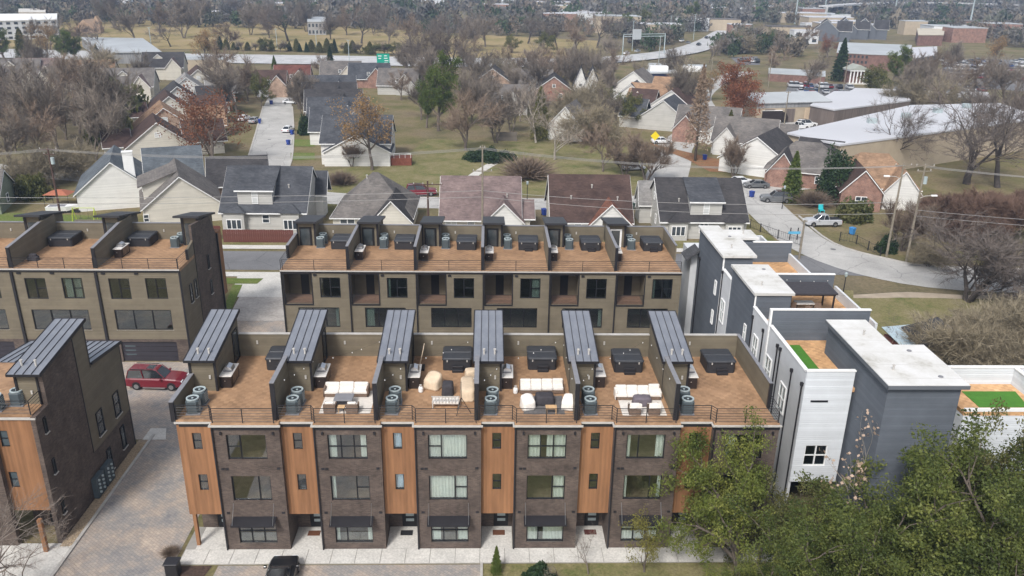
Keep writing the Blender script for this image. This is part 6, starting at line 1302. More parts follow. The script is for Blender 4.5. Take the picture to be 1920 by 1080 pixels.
BIG = {'mid1', 'mid2', 'mid3', 'olivebare', 'rustb', 'tan', 'vase', 'pine', 'oak1', 'oak2'}
def TP(key, px, py, h, label, wide=1.0, rz=None, group=None):
    x, y = G(px, py); return plant(key, label, x, y, h*(1.06 if key in BIG else 1.0), (px*7.3 + py*1.7) % 6.28 if rz is None else rz, group=group, wide=wide)

# foreground evergreens at the lower right
plant('magnolia1', 'tall evergreen tree in front of the corner unit of the nearest row', 16.0, 41.6, 11.7, .4, wide=.76)
plant('magnolia2', 'broad evergreen tree at the bottom edge right of the tall one', 19.0, 37.6, 9.4, 2.0, wide=1.0)
plant('magnolia2', 'dense evergreen tree below the slate grey house wall', 24.6, 39.8, 12.0, 3.3, wide=1.0)
plant('magnolia2', 'large evergreen tree in the bottom right corner', 30.2, 39.4, 12.6, 1.1, wide=1.05)
plant('magnolia3', 'loose olive green tree in front of the white turf deck house', 30.6, 43.0, 12.6, .2, wide=.62)
plant('magnolia3', 'thin olive tree between the tall evergreen and the white house', 17.9, 43.3, 7.6, 4.0, wide=.8)
plant('magnolia2', 'low evergreen at the bottom edge left of the broad one', 15.6, 37.4, 6.0, 5.0, wide=.9)
plant('magnolia1', 'round evergreen filling the bottom edge below the white house', 21.6, 41.4, 7.2, 2.9, wide=1.15)
plant('magnolia2', 'low evergreen between the white house and the slate grey wall', 23.0, 36.6, 8.6, .9, wide=1.1)
plant('magnolia2', 'evergreen at the bottom edge below the slate grey wall', 26.6, 36.4, 10.2, 5.1, wide=1.1)
plant('magnolia2', 'evergreen at the bottom right edge behind the corner tree', 33.6, 41.8, 11.0, 2.2, wide=1.0)
plant('magnolia3', 'olive green understory tree left of the slate grey wall', 20.3, 44.4, 6.2, .9, wide=1.0)
plant('yellowbush', 'yellow green leafy sapling in front of the fifth unit canopy', 10.3, 43.2, 4.6, 1.0, wide=.75)
plant('pods', 'bare pale tree with papery pods in front of the slate grey house', 24.0, 43.6, 10.4, .6, wide=.95)
plant('sapling', 'bare sapling on the lawn in front of the fifth front door', 6.6, 43.0, 3.2, .5)
plant('sapling', 'small bare sapling on the front lawn right of the shrub', 4.6, 42.7, 2.2, 2.5)
plant('goldcone', 'small bronze conifer at the lawn corner by the walk', .6, 43.1, 2.2, 0, wide=.75)
plant('bush', 'low round dark shrub at the bottom edge of the front lawn', 3.4, 42.6, .8, 0, wide=1.2)
plant('near_left', 'bare tree with thin branches in front of the left edge house', -30.3, 40.2, 10.6, 1.2, wide=.95)
plant('near_left', 'leaning bare tree reaching in from the bottom left corner', -27.4, 38.6, 8.0, 3.9, wide=.8)
plant('twigbush', 'round twiggy brown shrub at the edge of the paving by the corner post', -21.1, 45.2, .55, 0, wide=1.5)
# trees at the right, beyond the grey houses
x, y = G(1812, 345); plant('oak1', 'huge bare tree with dark spreading limbs at the upper right', x, y, 21, 1.0, wide=1.15)
x, y = G(1870, 352); plant('oak2', 'second big bare tree just right of the huge one', x, y, 19, 2.4, wide=1.1)
TP('oak2', 1658, 318, 14, 'bare tree in front of the tan warehouse corner', .95, .7)
x, y = G(1815, 565); plant('spread', 'wide bare tree over the bend of the right street', x, y, 12.0, 4.2, wide=1.45)
for k, (px, py, h, lb) in enumerate([(1770, 440, 8, 'russet bare thicket tree behind the leaning poles'), (1830, 440, 9, 'russet bare thicket tree in the middle of the hedge row'), (1890, 450, 9, 'russet bare thicket tree at the right edge'), (1740, 500, 5, 'bare low tree beside the right utility pole'), (1690, 470, 8.5, 'pale twigged bare tree at the brick house corner')]):
    TP(['hedge', 'hedge', 'hedge', 'olivebare', 'vase'][k], px, py, h*.8, lb, 1.3)
for k, (px, py, h, lb) in enumerate([(1790, 700, 6.8, 'olive brown bare thicket tree above the turf deck, left'), (1860, 690, 7.2, 'olive brown bare thicket tree above the turf deck, middle'), (1930, 700, 7.5, 'olive brown bare thicket tree at the right edge above the turf deck'), (1815, 640, 4.2, 'olive brown thicket tree behind the dark tent roof'), (1900, 620, 4.5, 'olive brown thicket tree by the bend of the street')]):
    TP('olivebare', px, py, h, lb, 1.25)
TP('sapling', 1685, 660, 4.5, 'thin bare sapling beside the dark tent roof', 1.1)
TP('goldcone', 1482, 378, 8.6, 'yellow green conifer in front of the white gabled garage', .95)
TP('evergreenball', 1565, 378, 8.6, 'dark glossy evergreen tree between two brick houses', .85)
TP('gbush', 1600, 412, 3.2, 'olive shrub at the corner of the tan roofed brick house', .9); TP('twigbush', 1525, 385, 2.6, 'brown twiggy shrub below the dark evergreen', 1.7)
TP('bush', 1660, 472, 2.2, 'dark clipped shrub at the foot of the leaning pole', .6)
TP('cypress', 1303, 302, 19.5, 'tall bare cypress with a straight trunk over the leaf bed', .8)
TP('rust', 1383, 232, 16.5, 'large rust red oak beside the grey metal building', .95); TP('tan', 1330, 190, 9, 'tan leaved tree behind the tall cypress')
TP('rustb', 1262, 178, 6, 'small orange tree in front of the blue banded office')
TP('vase', 1212, 338, 8.2, 'vase shaped bare tree right of the brown roofed house', 1.25); TP('mid3', 1130, 322, 9.5, 'open bare tree behind the brown roofed house'); TP('vase', 1170, 330, 5, 'small bare tree between the brown and black roofed houses', 1.2)
TP('pale', 1040, 300, 10.5, 'pale barked bare tree on the open lawn', 1.1); TP('pale', 1005, 268, 13, 'white barked bare tree beside the dark juniper', .9); TP('cedar', 1012, 262, 12, 'dark ivy covered juniper beside the white barked tree', .75)
TP('vase', 1375, 332, 7.0, 'bare tree by the grey roofed white house', .9); TP('cedar', 1365, 268, 7.5, 'green juniper behind the bare tree by the grey roof', .7); TP('olive', 1178, 238, 8.5, 'olive green tree at the edge of the right cluster', 1.2); TP('olive', 1130, 215, 8, 'dark green tree behind the white gable house', .9)
TP('twigbush', 990, 333, 4.2, 'round russet bush beside the path', 1.6); TP('red', 1040, 188, 5.5, 'bright red leaved bush among the far houses', 1.2)
for k, (px, py) in enumerate(((893, 300), (925, 303), (945, 299), (915, 293))): TP('bush', px, py, 1.7, f'dark clipped shrub of the lawn bed, {["left", "front", "right", "back"][k]} of four', 1.35, group='clipped shrubs on the lawn')
TP('pine', 822, 246, 17, 'tall green pine on the lawn behind the white houses', .85); TP('pine', 800, 240, 13, 'shorter green pine left of the tall one', .7)
TP('mid3', 873, 282, 13, 'bare brown tree right of the tall pine', 1.15); TP('mid2', 930, 268, 10, 'bare tree behind the lawn bed shrubs', 1.1); TP('mid1', 910, 235, 14, 'tall bare tree behind the tall pine'); TP('mid2', 960, 250, 10, 'bare tree left of the white barked tree')
TP('tan', 698, 319, 13.5, 'tan brown leaved tree in front of the white corner house', 1.05); TP('vase', 660, 312, 4.6, 'small bare tree against the white corner house wall', 1.3); TP('twigbush', 640, 345, 2.4, 'bare shrub at the street behind the hip roofed house', 1.6)
TP('rustb', 398, 312, 14.5, 'russet brown tree at the mouth of the receding street', 1.1); TP('bush', 574, 252, 4, 'dark green clipped shrub by the white house', .45)
TP('mid1', 445, 215, 15, 'tall bare tree on the west side of the receding street', 1.1); TP('mid3', 465, 190, 13, 'russet bare tree farther up the receding street'); TP('mid2', 570, 222, 11, 'bare tree on the east side of the receding street', .9); TP('olive', 490, 200, 9, 'olive tree at the west kerb of the receding street', .8)
for k, (px, py, h, kd, lb) in enumerate([(110, 290, 18, 'mid1', 'big bare tree in the left thicket beside the dark pole'), (60, 260, 18, 'oak1', 'spreading bare tree in the left thicket'), (180, 270, 17, 'mid2', 'bare tree in the left thicket above the chimney house'), (20, 320, 12, 'mid1', 'bare tree at the left edge of the thicket'), (140, 235, 17, 'mid3', 'bare tree at the back of the left thicket'), (90, 345, 8, 'olivebare', 'tangled bare shrub tree behind the green yard'), (150, 330, 7, 'olivebare', 'tangled low tree left of the chimney house'), (40, 360, 7, 'olivebare', 'tangled low tree at the left edge'), (230, 235, 10, 'gbush', 'olive green bushy tree by the tan gabled house'), (205, 265, 8, 'gbush', 'dark ivy clad bush tree behind the chimney house'), (65, 372, 4, 'gbush', 'dark evergreen shrub in the green yard'), (250, 175, 12, 'mid1', 'bare tree behind the pale hidden house'), (110, 200, 13, 'mid1', 'bare tree among the far left houses'), (5, 200, 9, 'rustb', 'rust leaved tree at the left edge'), (180, 300, 13, 'mid2', 'bare tree right beside the dark pole')]):
    TP(kd, px, py, h, lb, 1.0 if kd != 'gbush' else .6)
for k, (px, py, h, kd, lb) in enumerate([(10, 118, 14, 'pine', 'dark pine at the left edge below the white slab'), (45, 112, 12, 'cedar', 'dark cedar below the white slab'), (90, 118, 14, 'tan', 'tan tree below the stone chapel'), (120, 120, 12, 'pine', 'bright green pine right of the tan tree'), (145, 118, 11, 'pine', 'yellow green pine beside the grey warehouse'), (185, 124, 8, 'conifer', 'dark conifer at the warehouse corner'), (60, 78, 11, 'mid1', 'bare tree against the white slab building'), (385, 132, 14, 'tan', 'tan leaved tree above the receding street'), (410, 150, 12, 'mid3', 'bare russet tree at the end of the west houses'), (515, 130, 5, 'goldcone', 'small yellow green tree at the end of the street'), (600, 140, 7, 'mid3', 'low bare tree beside the highway wall'), (620, 128, 8, 'conifer', 'dark round tree at the highway edge'), 
        (790, 160, 21, 'oak1', 'very tall bare tree left of the two at the top centre'), (850, 158, 22, 'oak2', 'very tall bare tree right of the two at the top centre'), (815, 175, 13, 'mid2', 'bare tree behind the tall pine, left'), (880, 185, 14, 'mid1', 'bare tree behind the tall pine, right'), (955, 150, 12, 'mid3', 'bare tree beyond the brick gable house'), (990, 145, 12, 'mid1', 'bare tree near the field edge'), (1050, 165, 13, 'mid3', 'bare tree behind the red bush'), (1080, 172, 13, 'mid2', 'bare tree beside the slim white house'), (1130, 165, 12, 'mid1', 'bare tree behind the narrow white house'), (1150, 150, 11, 'mid3', 'bare tree below the highway bridge'), (1200, 146, 6, 'mid1', 'bare tree at the foot of the bridge'), (1250, 140, 5, 'olivebare', 'bushy bare tree in front of the bridge'), (1300, 132, 5, 'olivebare', 'bushy bare tree at the right of the bridge'), (1330, 118, 9, 'mid1', 'bare tree at the bridge end'),
        (1510, 172, 13, 'mid1', 'bare tree above the row of parked cars'), (1573, 152, 15, 'conifer', 'dark tall conifer beside the columned pavilion'), (1672, 160, 13, 'pine', 'wide green pine in front of the brick building'), (1640, 190, 11, 'olive', 'olive tree at the edge of the white roofs'), (1680, 192, 14, 'mid1', 'bare tree between the car parks'), (1730, 198, 12, 'mid2', 'bare tree at the corner of the car park'), (1760, 200, 13, 'mid1', 'bare tree in front of the right car park'), (1820, 190, 14, 'mid3', 'bare tree left of the right car park rows'), (1880, 200, 15, 'mid1', 'bare tree by the right edge car park'), (1860, 130, 13, 'tan', 'tan tree among the parked cars'), (1790, 140, 12, 'mid2', 'bare tree beside the dark glass wing'), (1550, 108, 10, 'rustb', 'small rust tree left of the brick building'), (1470, 110, 12, 'mid1', 'bare tree by the far road'), (1510, 92, 12, 'mid3', 'bare tree below the white modern blocks'), (1440, 98, 11, 'olive', 'green tree beside the far road'), (1295, 50, 16, 'pine', 'green oak beside the far bridge'), (1205, 62, 14, 'olive', 'green tree left of the sign gantry'), (1180, 66, 12, 'pine', 'dark green tree behind the gantry')]):
    TP(kd, px, py, h, lb, 1.05)
# bare trees filling the gaps between the houses
ex = [(0, 250), (15, 230), (20, 210), (30, 285), (45, 235), (60, 150), (75, 310), (85, 228), (95, 180), (125, 262), (130, 180), (150, 250), (160, 215), (185, 165), (205, 190), (215, 150), (425, 200), (430, 180), (560, 205), (752, 188), (770, 150), (790, 225), (830, 125), (835, 190), (860, 200), (870, 130), (885, 232), (890, 155), (895, 205), (910, 140), (920, 215), (940, 160), (975, 185), (975, 228), (1000, 160), (1015, 180), (1018, 225), (1025, 150), (1060, 125), (1065, 150), (1075, 235), (1100, 130), (1100, 155), (1100, 225), (1110, 270), (1145, 195), (1150, 120), (1160, 255), (1210, 160), (1250, 160), (1270, 215), (1285, 182), (1350, 105), (1385, 100), (1410, 85), (1450, 140), (1700, 215), (1720, 150), (1745, 165), (1760, 225), (1790, 175), (1840, 235), (1845, 165), (1905, 180), (1905, 235)]
exr = random.Random(15); exn = {}; ex.sort()
for k, (px, py) in enumerate(ex):
    side = 'far left houses' if px < 300 else 'houses of the receding street' if px < 620 else 'houses at the centre' if px < 1010 else 'houses of the right cluster' if px < 1400 else 'buildings at the upper right'
    exn[side] = exn.get(side, -1) + 1
    TP(exr.choice(['mid1', 'mid2', 'mid3', 'mid1', 'olivebare']), px, py, exr.uniform(8.5, 13.5), f'bare tree standing among the {side}, {NTH[exn[side]]} from the left', exr.uniform(.9, 1.25), group=f'bare trees among the {side}')
for k, (px, py, h) in enumerate(sorted([(1745, 420, 4.5), (1800, 415, 5), (1865, 420, 5.5), (1915, 410, 5), (1850, 455, 4.5), (1790, 455, 4)])): TP('hedge', px, py, h, f'russet bare tree of the thicket at the right edge, {NTH[k]} from the left', 1.25, group='russet thicket at the right edge')
for k, (px, py, h) in enumerate(sorted([(1770, 650, 4), (1880, 655, 5), (1825, 710, 6), (1900, 720, 7), (1945, 650, 5)])): TP('olivebare', px, py, h, f'olive brown tree of the dense thicket above the turf deck, {NTH[k]} from the left', 1.2, group='olive thicket above the turf deck')
# park trees, each a tree of its own
park = [(95, 95, 11), (185, 92, 10), (320, 88, 9), (505, 72, 12), (650, 66, 13), (700, 62, 14), (770, 88, 13), (825, 92, 13), (870, 96, 12), (990, 82, 13), (1045, 95, 11), (255, 82, 15), (300, 60, 14), (215, 52, 16), (345, 72, 17), (400, 50, 15), (470, 66, 14), (430, 92, 10), (620, 74, 11), (678, 82, 14), (729, 84, 9), (540, 78, 16), (575, 60, 14), (150, 84, 9), (960, 100, 7), (1022, 102, 8), (910, 88, 14), (1080, 100, 14), (1120, 90, 15), (500, 48, 14), (455, 40, 14)]
pkn = {}; park.sort()
for k, (px, py, h) in enumerate(park):
    sd = 'left' if px < 350 else 'middle' if px < 700 else 'right'; pkn[sd] = pkn.get(sd, -1) + 1
    h *= 1.22
    TP(['mid1', 'mid3', 'oak2', 'mid2'][k % 4] if h > 10.5 else 'olive', px, py, h, f'bare tree on the {sd} part of the dormant park field, {NTH[pkn[sd]]} from the left', 1.15, group='park trees')
hr = random.Random(8)
for k in range(34):
    px = 392 + k*10.9 + hr.uniform(-4, 4); TP(hr.choice(['cedar', 'cedar', 'olive', 'conifer', 'mid1']), px, 92.5 + k*.32 + hr.uniform(-1, 1), hr.uniform(3.2, 6.5), f'small dark evergreen of the hedge row along the highway, {NTH[k]} from the left', hr.uniform(1.2, 1.9), group='evergreens along the highway')
# the far woods: nobody could count these
def woods(name, n, seed, fy, mat, hmin, hmax, ntri=52):
    r = np.random.default_rng(seed); X, Y = fy(r, n); Hh = r.uniform(hmin, hmax, n); Wd = Hh*r.uniform(.38, .6, n); g = np.interp(Y, ys, zz)
    d = r.normal(0, 1, (n, ntri, 3)); d /= np.linalg.norm(d, axis=2)[..., None]; q = r.random((n, ntri, 1))**.4; c = d*q
    C = np.stack([X[:, None] + c[..., 0]*Wd[:, None], Y[:, None] + c[..., 1]*Wd[:, None], g[:, None] + Hh[:, None]*(.55 + .45*c[..., 2])], 2)
    s = (Hh*(.115 if ntri < 100 else .075))[:, None, None, None]; V = C[:, :, None, :] + r.normal(0, 1, (n, ntri, 3, 3))*s*np.array([.8, .8, 1.1]); V = V.reshape(-1, 3)
    me = np_obj_mesh(name, V, np.arange(len(V)).reshape(-1, 3), mat)
    ca = me.color_attributes.new('tone', 'FLOAT_COLOR', 'POINT'); pal = np.array([(.14, .132, .12), (.155, .142, .125), (.165, .138, .11), (.12, .122, .095), (.06, .085, .045), (.175, .15, .115), (.135, .13, .122)])
    t = pal[r.integers(0, len(pal), n)]*r.uniform(.75, 1.25, (n, 1)); col = np.ones((n, ntri*3, 4), np.float32); col[..., :3] = t[:, None, :]; ca.data.foreach_set('color', col.ravel())
    o = ob(name, me); o['kind'] = 'stuff'; return o
m_w, nt, p, out = _base('far_wood_foliage'); at = N(nt, 'ShaderNodeAttribute', attribute_name='tone'); nt.links.new(at.outputs['Color'], p.inputs['Base Color']); p.inputs['Roughness'].default_value = 1; p.inputs['Specular IOR Level'].default_value = 0
def far_xy(r, n):
    Y = r.uniform(560, 1180, n*2); X = r.uniform(-.72, .76, n*2)*Y; k = ~((X > -150) & (X < 40) & (Y < 480)) & ~((np.abs(X - (122 + (Y-470)*.37)) < 14) & (Y < 640))
    k &= ~((X > 150) & (X < 290) & (Y < 640)); cl = np.sin(X*.021 + 1.3)*np.sin(Y*.017) + .5*np.sin(X*.05 - Y*.03); k &= (cl > -.5) | (Y > 800); return X[k][:n], Y[k][:n]
def mid_xy(r, n):
    Y = r.uniform(385, 570, n*4); X = r.uniform(-.70, .72, n*4)*Y
    k = ((X > 70) & (np.abs(X - (92 + (Y-408)*.45)) > 16) & ~((X > 150) & (X < 290) & (Y < 470))) | ((X < -60) & (Y > 530)) | ((X > -40) & (X < 60) & (Y > 490)); k &= ~((X > 150) & (X < 280) & (Y > 400)); X, Y = X[k], Y[k]
    return X[:n], Y[:n]
for nm, n, sd, fn, a, b in (('far_woods', 4600, 5, far_xy, 7.5, 14), ('middle_woods', 420, 6, mid_xy, 6, 11)):
    _n = min(n, len(fn(np.random.default_rng(sd), n)[0])); woods(nm, _n, sd, lambda r, q, fn=fn: (lambda xy: (xy[0][:q], xy[1][:q]))(fn(np.random.default_rng(sd), n)), m_w, a, b, 90 if 'far' in nm else 220)
SEC = 'misc'
# ------------------------------------------------------------------ vehicles
m_tyre = M('tyre_rubber', (.02, .02, .02), .85, .1); m_rim = M('alloy_rim', (.35, .35, .36), .35, .1, metal=.8); m_cglass = M('car_glass', (.02, .025, .03), .08, .2, 1, spec=.8)
m_lampw = M('head_lamp', (.75, .77, .8), .2, .05); m_lampr = M('tail_lamp', (.35, .02, .02), .3, .05)
def paint(name, c):
    if 'paint_' + name in MATS: return MATS['paint_' + name]
    m = M('paint_' + name, c, .28, .05, .8); p = [n for n in m.node_tree.nodes if n.type == 'BSDF_PRINCIPLED'][0]; p.inputs['Coat Weight'].default_value = .6; p.inputs['Coat Roughness'].default_value = .08; return m
PC = {'white': (.72, .73, .74), 'silver': (.42, .43, .45), 'black': (.012, .013, .015), 'red': (.15, .008, .018), 'grey': (.12, .125, .13), 'blue': (.03, .06, .16)}
SPEC = {  # length, width, height, belt, hood z, cabin base (rear, front), roof (rear, front), bed
    'sedan': (4.7, 1.82, 1.45, .93, .88, (-1.9, 1.15), (-1.05, .35), None), 'suv': (5.3, 2.02, 1.9, 1.12, 1.14, (-2.5, 1.05), (-2.3, .3), None),
    'pickup': (5.7, 2.0, 1.85, 1.1, 1.12, (-.75, 1.25), (-.55, .5), -.85), 'coupe': (4.6, 1.85, 1.38, .9, .88, (-1.75, 1.1), (-.75, .25), None)}
def ring8(x, hw, z0, z1, b=.09): return [(x, -hw+b, z0), (x, hw-b, z0), (x, hw, z0+b), (x, hw*.97, z1-b), (x, hw*.97-b, z1), (x, -hw*.97+b, z1), (x, -hw*.97, z1-b), (x, -hw, z0+b)]
def car(label, x, y, rz, kind, colr, group=None, name='car', detail=True, z=0.05, cat='car'):
    L, W, H, belt, hood, cb, rf, bed = SPEC[kind]; mp = paint(colr, PC[colr]); t = thing(name, label, cat, (x, y, z), rz, group); hl, hw = L/2, W/2
    def body(mb):
        st = [(-hl, .86*hw, .42, belt-.16), (-hl+.12, .97*hw, .3, belt-.03), (-hl+.5, hw, .26, belt), (cb[0]+.3, hw, .25, belt), (cb[1]-.2, hw, .25, belt), (cb[1]+.1, hw, .25, hood), (hl-.55, .98*hw, .27, hood-.06), (hl-.15, .92*hw, .32, hood-.16), (hl, .8*hw, .4, hood-.32)]
        mb.loft([ring8(*s) for s in st])
    b = part('body', ('car', kind), body, mp, t, smooth=False)
    def cab(mb, lo=0, hi=1, g=0):
        def rg(f, ins):
            a = cb[0] + (rf[0]-cb[0])*f; c = cb[1] + (rf[1]-cb[1])*f; w_ = hw*.93 - .2*f - ins; z_ = belt - .02 + (H-.06-belt)*f
            return [(a, -w_+.1, z_), (c, -w_+.18, z_), (c, w_-.18, z_), (a, w_-.1, z_), ]
        mb.loft([rg(0, 0), rg(1, 0)])
    gcab = part('windows', ('car', kind), cab, m_cglass, t)
    w1 = hw*.93 - .2
    part('roof', ('car', kind), lambda mb: mb.loft([[(rf[0]-.03, -w1+.06, H-.07), (rf[1]+.05, -w1+.14, H-.07), (rf[1]+.05, w1-.14, H-.07), (rf[0]-.03, w1-.06, H-.07)], [(rf[0]+.1, -w1+.16, H), (rf[1]-.12, -w1+.22, H), (rf[1]-.12, w1-.22, H), (rf[0]+.1, w1-.16, H)]]), mp, t)
    if detail:
        for sg in (-1, 1):
            for q, f in enumerate((0, .45, 1)):
                xb = cb[0] + (cb[1]-cb[0])*f; xr = rf[0] + (rf[1]-rf[0])*f; w0 = hw*.93 - (.1 if f < 1 else .18)
                part('pillar', ('car', kind, sg, q), lambda mb: mb.tube([(xb, sg*(w0+.005), belt-.02), (xr, sg*(w1-.08), H-.06)], .045, 4), mp, t)
            part('mirror', ('car', kind, sg), lambda mb: mb.bbox(cb[1]-.35, min(sg*hw, sg*(hw+.2)), belt-.02, cb[1]-.18, max(sg*hw, sg*(hw+.2)), belt+.14, .03), mp, t)
            part('head_light', ('car', kind, sg), lambda mb: mb.box(hl-.22, min(sg*.45*hw, sg*.84*hw), hood-.36, hl-.03, max(sg*.45*hw, sg*.84*hw), hood-.22), m_lampw, t)
            part('tail_light', ('car', kind, sg), lambda mb: mb.box(-hl-.01, min(sg*.6*hw, sg*.88*hw), belt-.4, -hl+.12, max(sg*.6*hw, sg*.88*hw), belt-.2), m_lampr, t)
        for xx in (-hl*.60, hl*.62):
            for sg in (-1, 1):
                wr = .36 if kind in ('suv', 'pickup') else .32
                wh = part('wheel', ('car', wr), lambda mb: mb.tube([(0, -.11, 0), (0, .11, 0)], wr, 18), m_tyre, t, (xx, sg*(hw-.08), wr))
                part('rim', ('car', wr), lambda mb: mb.tube([(0, -.125, 0), (0, .125, 0)], wr*.62, 12), m_rim, wh)
                part('wheel_arch', ('car', wr), lambda mb: mb.tube([(0, -.095, .03), (0, .095, .03)], wr*1.16, 18), m_black, wh, (0, -sg*.02, 0))
    if bed is not None: part('cargo_bed', ('car', kind), lambda mb: mb.box(-hl+.15, -hw*.8, belt-.06, bed, hw*.8, belt+.012), m_black, t)
    if kind == 'suv' and detail:
        for sg in (-1, 1): part('roof_rail', sg, lambda mb: mb.box(rf[0]+.2, sg*.68-.02, H, rf[1]-.25, sg*.68+.02, H+.06), m_black, t)
        part('running_board', 0, lambda mb: mb.box(-1.0, -hw-.05, .22, 1.05, hw+.05, .29), m_steel, t)
        part('sun_roof', 0, lambda mb: mb.box(-.75, -.4, H, -.05, .4, H+.012), m_cglass, t)
    return t
PI = math.pi
car('dark red large car parked in front of the garage at the left', -30.7, 68.9, math.radians(-3), 'suv', 'red')
car('black car parked at the bottom edge of the front parking area', -13.1, 41.9, PI/2 + .03, 'coupe', 'black')
car('silver pickup parked at the bend of the right street', 52.0, 121.9, PI + .05, 'pickup', 'silver', name='pickup_truck', cat='pickup')
car('dark grey car parked below the white gabled garage', 49.3, 135.8, PI - .1, 'suv', 'grey'); car('white sedan parked behind the black shingled house', 46.7, 147.9, .1, 'sedan', 'white')
for px, py, rz, kd, cl, lb in [(541, 247, 1.45, 'sedan', 'white', 'white sedan parked on the right side of the receding street'), (458, 226, 1.4, 'sedan', 'white', 'white sedan parked on the left side of the receding street'), (478, 230, 1.4, 'sedan', 'silver', 'silver car parked at the west kerb of the receding street'), (520, 181, .1, 'pickup', 'black', 'black pickup at the far end of the receding street'), (545, 195, .1, 'sedan', 'white', 'white car in the drive under the bare street tree'), (1240, 269, .05, 'sedan', 'white', 'white sedan below the yellow sign'), (1187, 319, .2, 'sedan', 'silver', 'silver car between bare trees behind the brown roof'), (1497, 242, .25, 'pickup', 'white', 'white pickup in front of the brown ribbed building'), (1512, 238, .25, 'suv', 'white', 'white car behind the white pickup'), (1395, 246, -.6, 'suv', 'white', 'white van beside the rust red oak'), (790, 366, .1, 'suv', 'red', 'dark red car on the cross street beside the hip roofed house'), (1062, 184, .1, 'sedan', 'white', 'white car beside the red leaved bush'), (1417, 352, PI, 'sedan', 'grey', 'grey car in the drive of the white gabled garage')]:
    x, y = G(px, py); car(lb, x, y, rz, kd, cl)
x, y = G(1448, 230); t = thing('delivery_truck', 'dark box delivery truck with pale roof beside the metal building', 'truck', (x, y, .05), .12)
part('cargo_box', 0, lambda mb: mb.bbox(-3.6, -1.15, .6, 2.0, 1.15, 3.2, .06), m_espresso, t); part('box_roof', 0, lambda mb: mb.box(-3.6, -1.15, 3.2, 2.0, 1.15, 3.28), m_white, t)
part('cab', 0, lambda mb: mb.prism([(2.02, .6), (3.7, .6), (3.7, 1.5), (3.0, 2.7), (2.02, 2.9)], 'y', -1.1, 1.1), m_espresso, t); part('windscreen', 0, lambda mb: mb.slab([(3.72, -.95, 1.55), (3.72, .95, 1.55), (3.04, .95, 2.66), (3.04, -.95, 2.66)], .03), m_cglass, t)
for xx in (-2.4, 2.7):
    for sg in (-1, 1): part('wheel', 'truck', lambda mb: mb.tube([(0, -.15, 0), (0, .15, 0)], .45, 14), m_tyre, t, (xx, sg*1.0, .45))
rv = random.Random(77)
def park_row(px0, py0, px1, py1, n, label, group, rz):
    q = -1
    for k in range(n):
        if rv.random() < .12: continue
        q += 1
        f = k/max(1, n-1); x, y = G(px0+(px1-px0)*f, py0+(py1-py0)*f)
        cl = rv.choice(['white', 'silver', 'grey', 'black', 'white', 'silver', 'blue', 'red'])
        car(f'{cl} {label}, {NTH[q]} from the left', x, y, rz + rv.uniform(-.05, .05), rv.choice(['sedan', 'suv', 'sedan', 'coupe']), cl, group, 'parked_car', False, .12)
park_row(1482, 163, 1592, 167, 13, 'parked car in the back row above the metal building', 'cars in the upper car park', 1.4)
park_row(1500, 174, 1595, 178, 11, 'parked car in the front row above the metal building', 'cars in the upper car park', 1.4)
for j in range(5): park_row(1768 + j*4, 116+j*7.5, 1922, 118+j*8.2, 16, f'car in the {ORD[j]} row of the right edge car park', f'cars in row {j+1} of the right car park', 1.5)
park_row(1700, 172, 1740, 175, 4, 'car between bare trees left of the right car park', 'cars between the bare trees', 1.5); park_row(1755, 168, 1840, 172, 9, 'car in the row in front of the brick wing', 'cars in front of the brick wing', 1.5)
park_row(1390, 115, 1418, 118, 4, 'parked car beside the far road', 'cars beside the far road', 1.5)
for k, (px, py) in enumerate(((1175, 104), (1195, 100), (1278, 80), (1290, 84), (1310, 87), (1325, 74))):
    x, y = G(px, py); car(f'car driving on the highway bridge, {ORD[k]} from the near end', x, y, 1.05, 'sedan', ['white', 'silver', 'white', 'grey', 'black', 'black'][k], None, 'car', False, .55)

# ------------------------------------------------------------------ poles, wires, signs, fences, bins
m_pole = M('weathered_pole_wood', (.23, .20, .155), .95, .2, 2); m_poled = M('dark_pole_wood', (.085, .05, .04), .95, .2, 2); m_wire = M('wire', (.30, .29, .28), .6, .05)
def pole(label, x, y, h, mat=m_pole, arms=((.4, 2.4),), trans=None, lamp=None, rz=0, insul=3):
    t = thing('utility_pole', label, 'utility pole', (x, y, 0), rz); MB().tube([(0, 0, 0), (0, 0, h)], [.17, .11], 9).build('mast', mat, t)
    for dz, ln in arms:
        a = MB().box(-ln/2, -.06, h-dz-.06, ln/2, .06, h-dz+.06).build('crossarm', mat, t)
        for k in range(insul): part('insulator', 0, lambda mb: mb.cyl(0, 0, .06, .26, .06, 8), m_gutter, a, (-ln/2+.15 + k*(ln-.3)/(insul-1), 0, h-dz))
    if trans: part('transformer', 0, lambda mb: (mb.cyl(.36, 0, 0, .95, .26, 12)), m_acl, t, (0, 0, h-trans))
    if lamp:
        MB().tube([(0, 0, h-lamp[1]), (lamp[0]*.5, 0, h-lamp[1]+.35), (lamp[0], 0, h-lamp[1]+.4)], .045, 6).build('lamp_arm', m_gutter, t)
        MB().bbox(min(lamp[0], lamp[0]+math.copysign(.8, lamp[0])), -.16, h-lamp[1]+.33, max(lamp[0], lamp[0]+math.copysign(.8, lamp[0])), .16, h-lamp[1]+.5, .05).build('street_lamp_head', m_white, t)
    return t
P1, P2, P4, P5 = (-62.9, 118.0), (-.9, 112.5), (55.6, 107.3), (57.2, 104.8)
pole('dark wooden utility pole with transformer at the left yard', *P1, 12.0, m_poled, ((.3, 2.6), (1.0, 1.6)), trans=2.4)
pole('pale utility pole with crossarms behind the second row, in front of the taupe roof', *P2, 14.0, m_pole, ((.35, .9), (3.6, 2.8)))
pole('dark red wooden pole with a long crossarm left of the taupe roof', -8.6, 113.0, 8.8, m_poled, ((.5, 4.2),), insul=4)
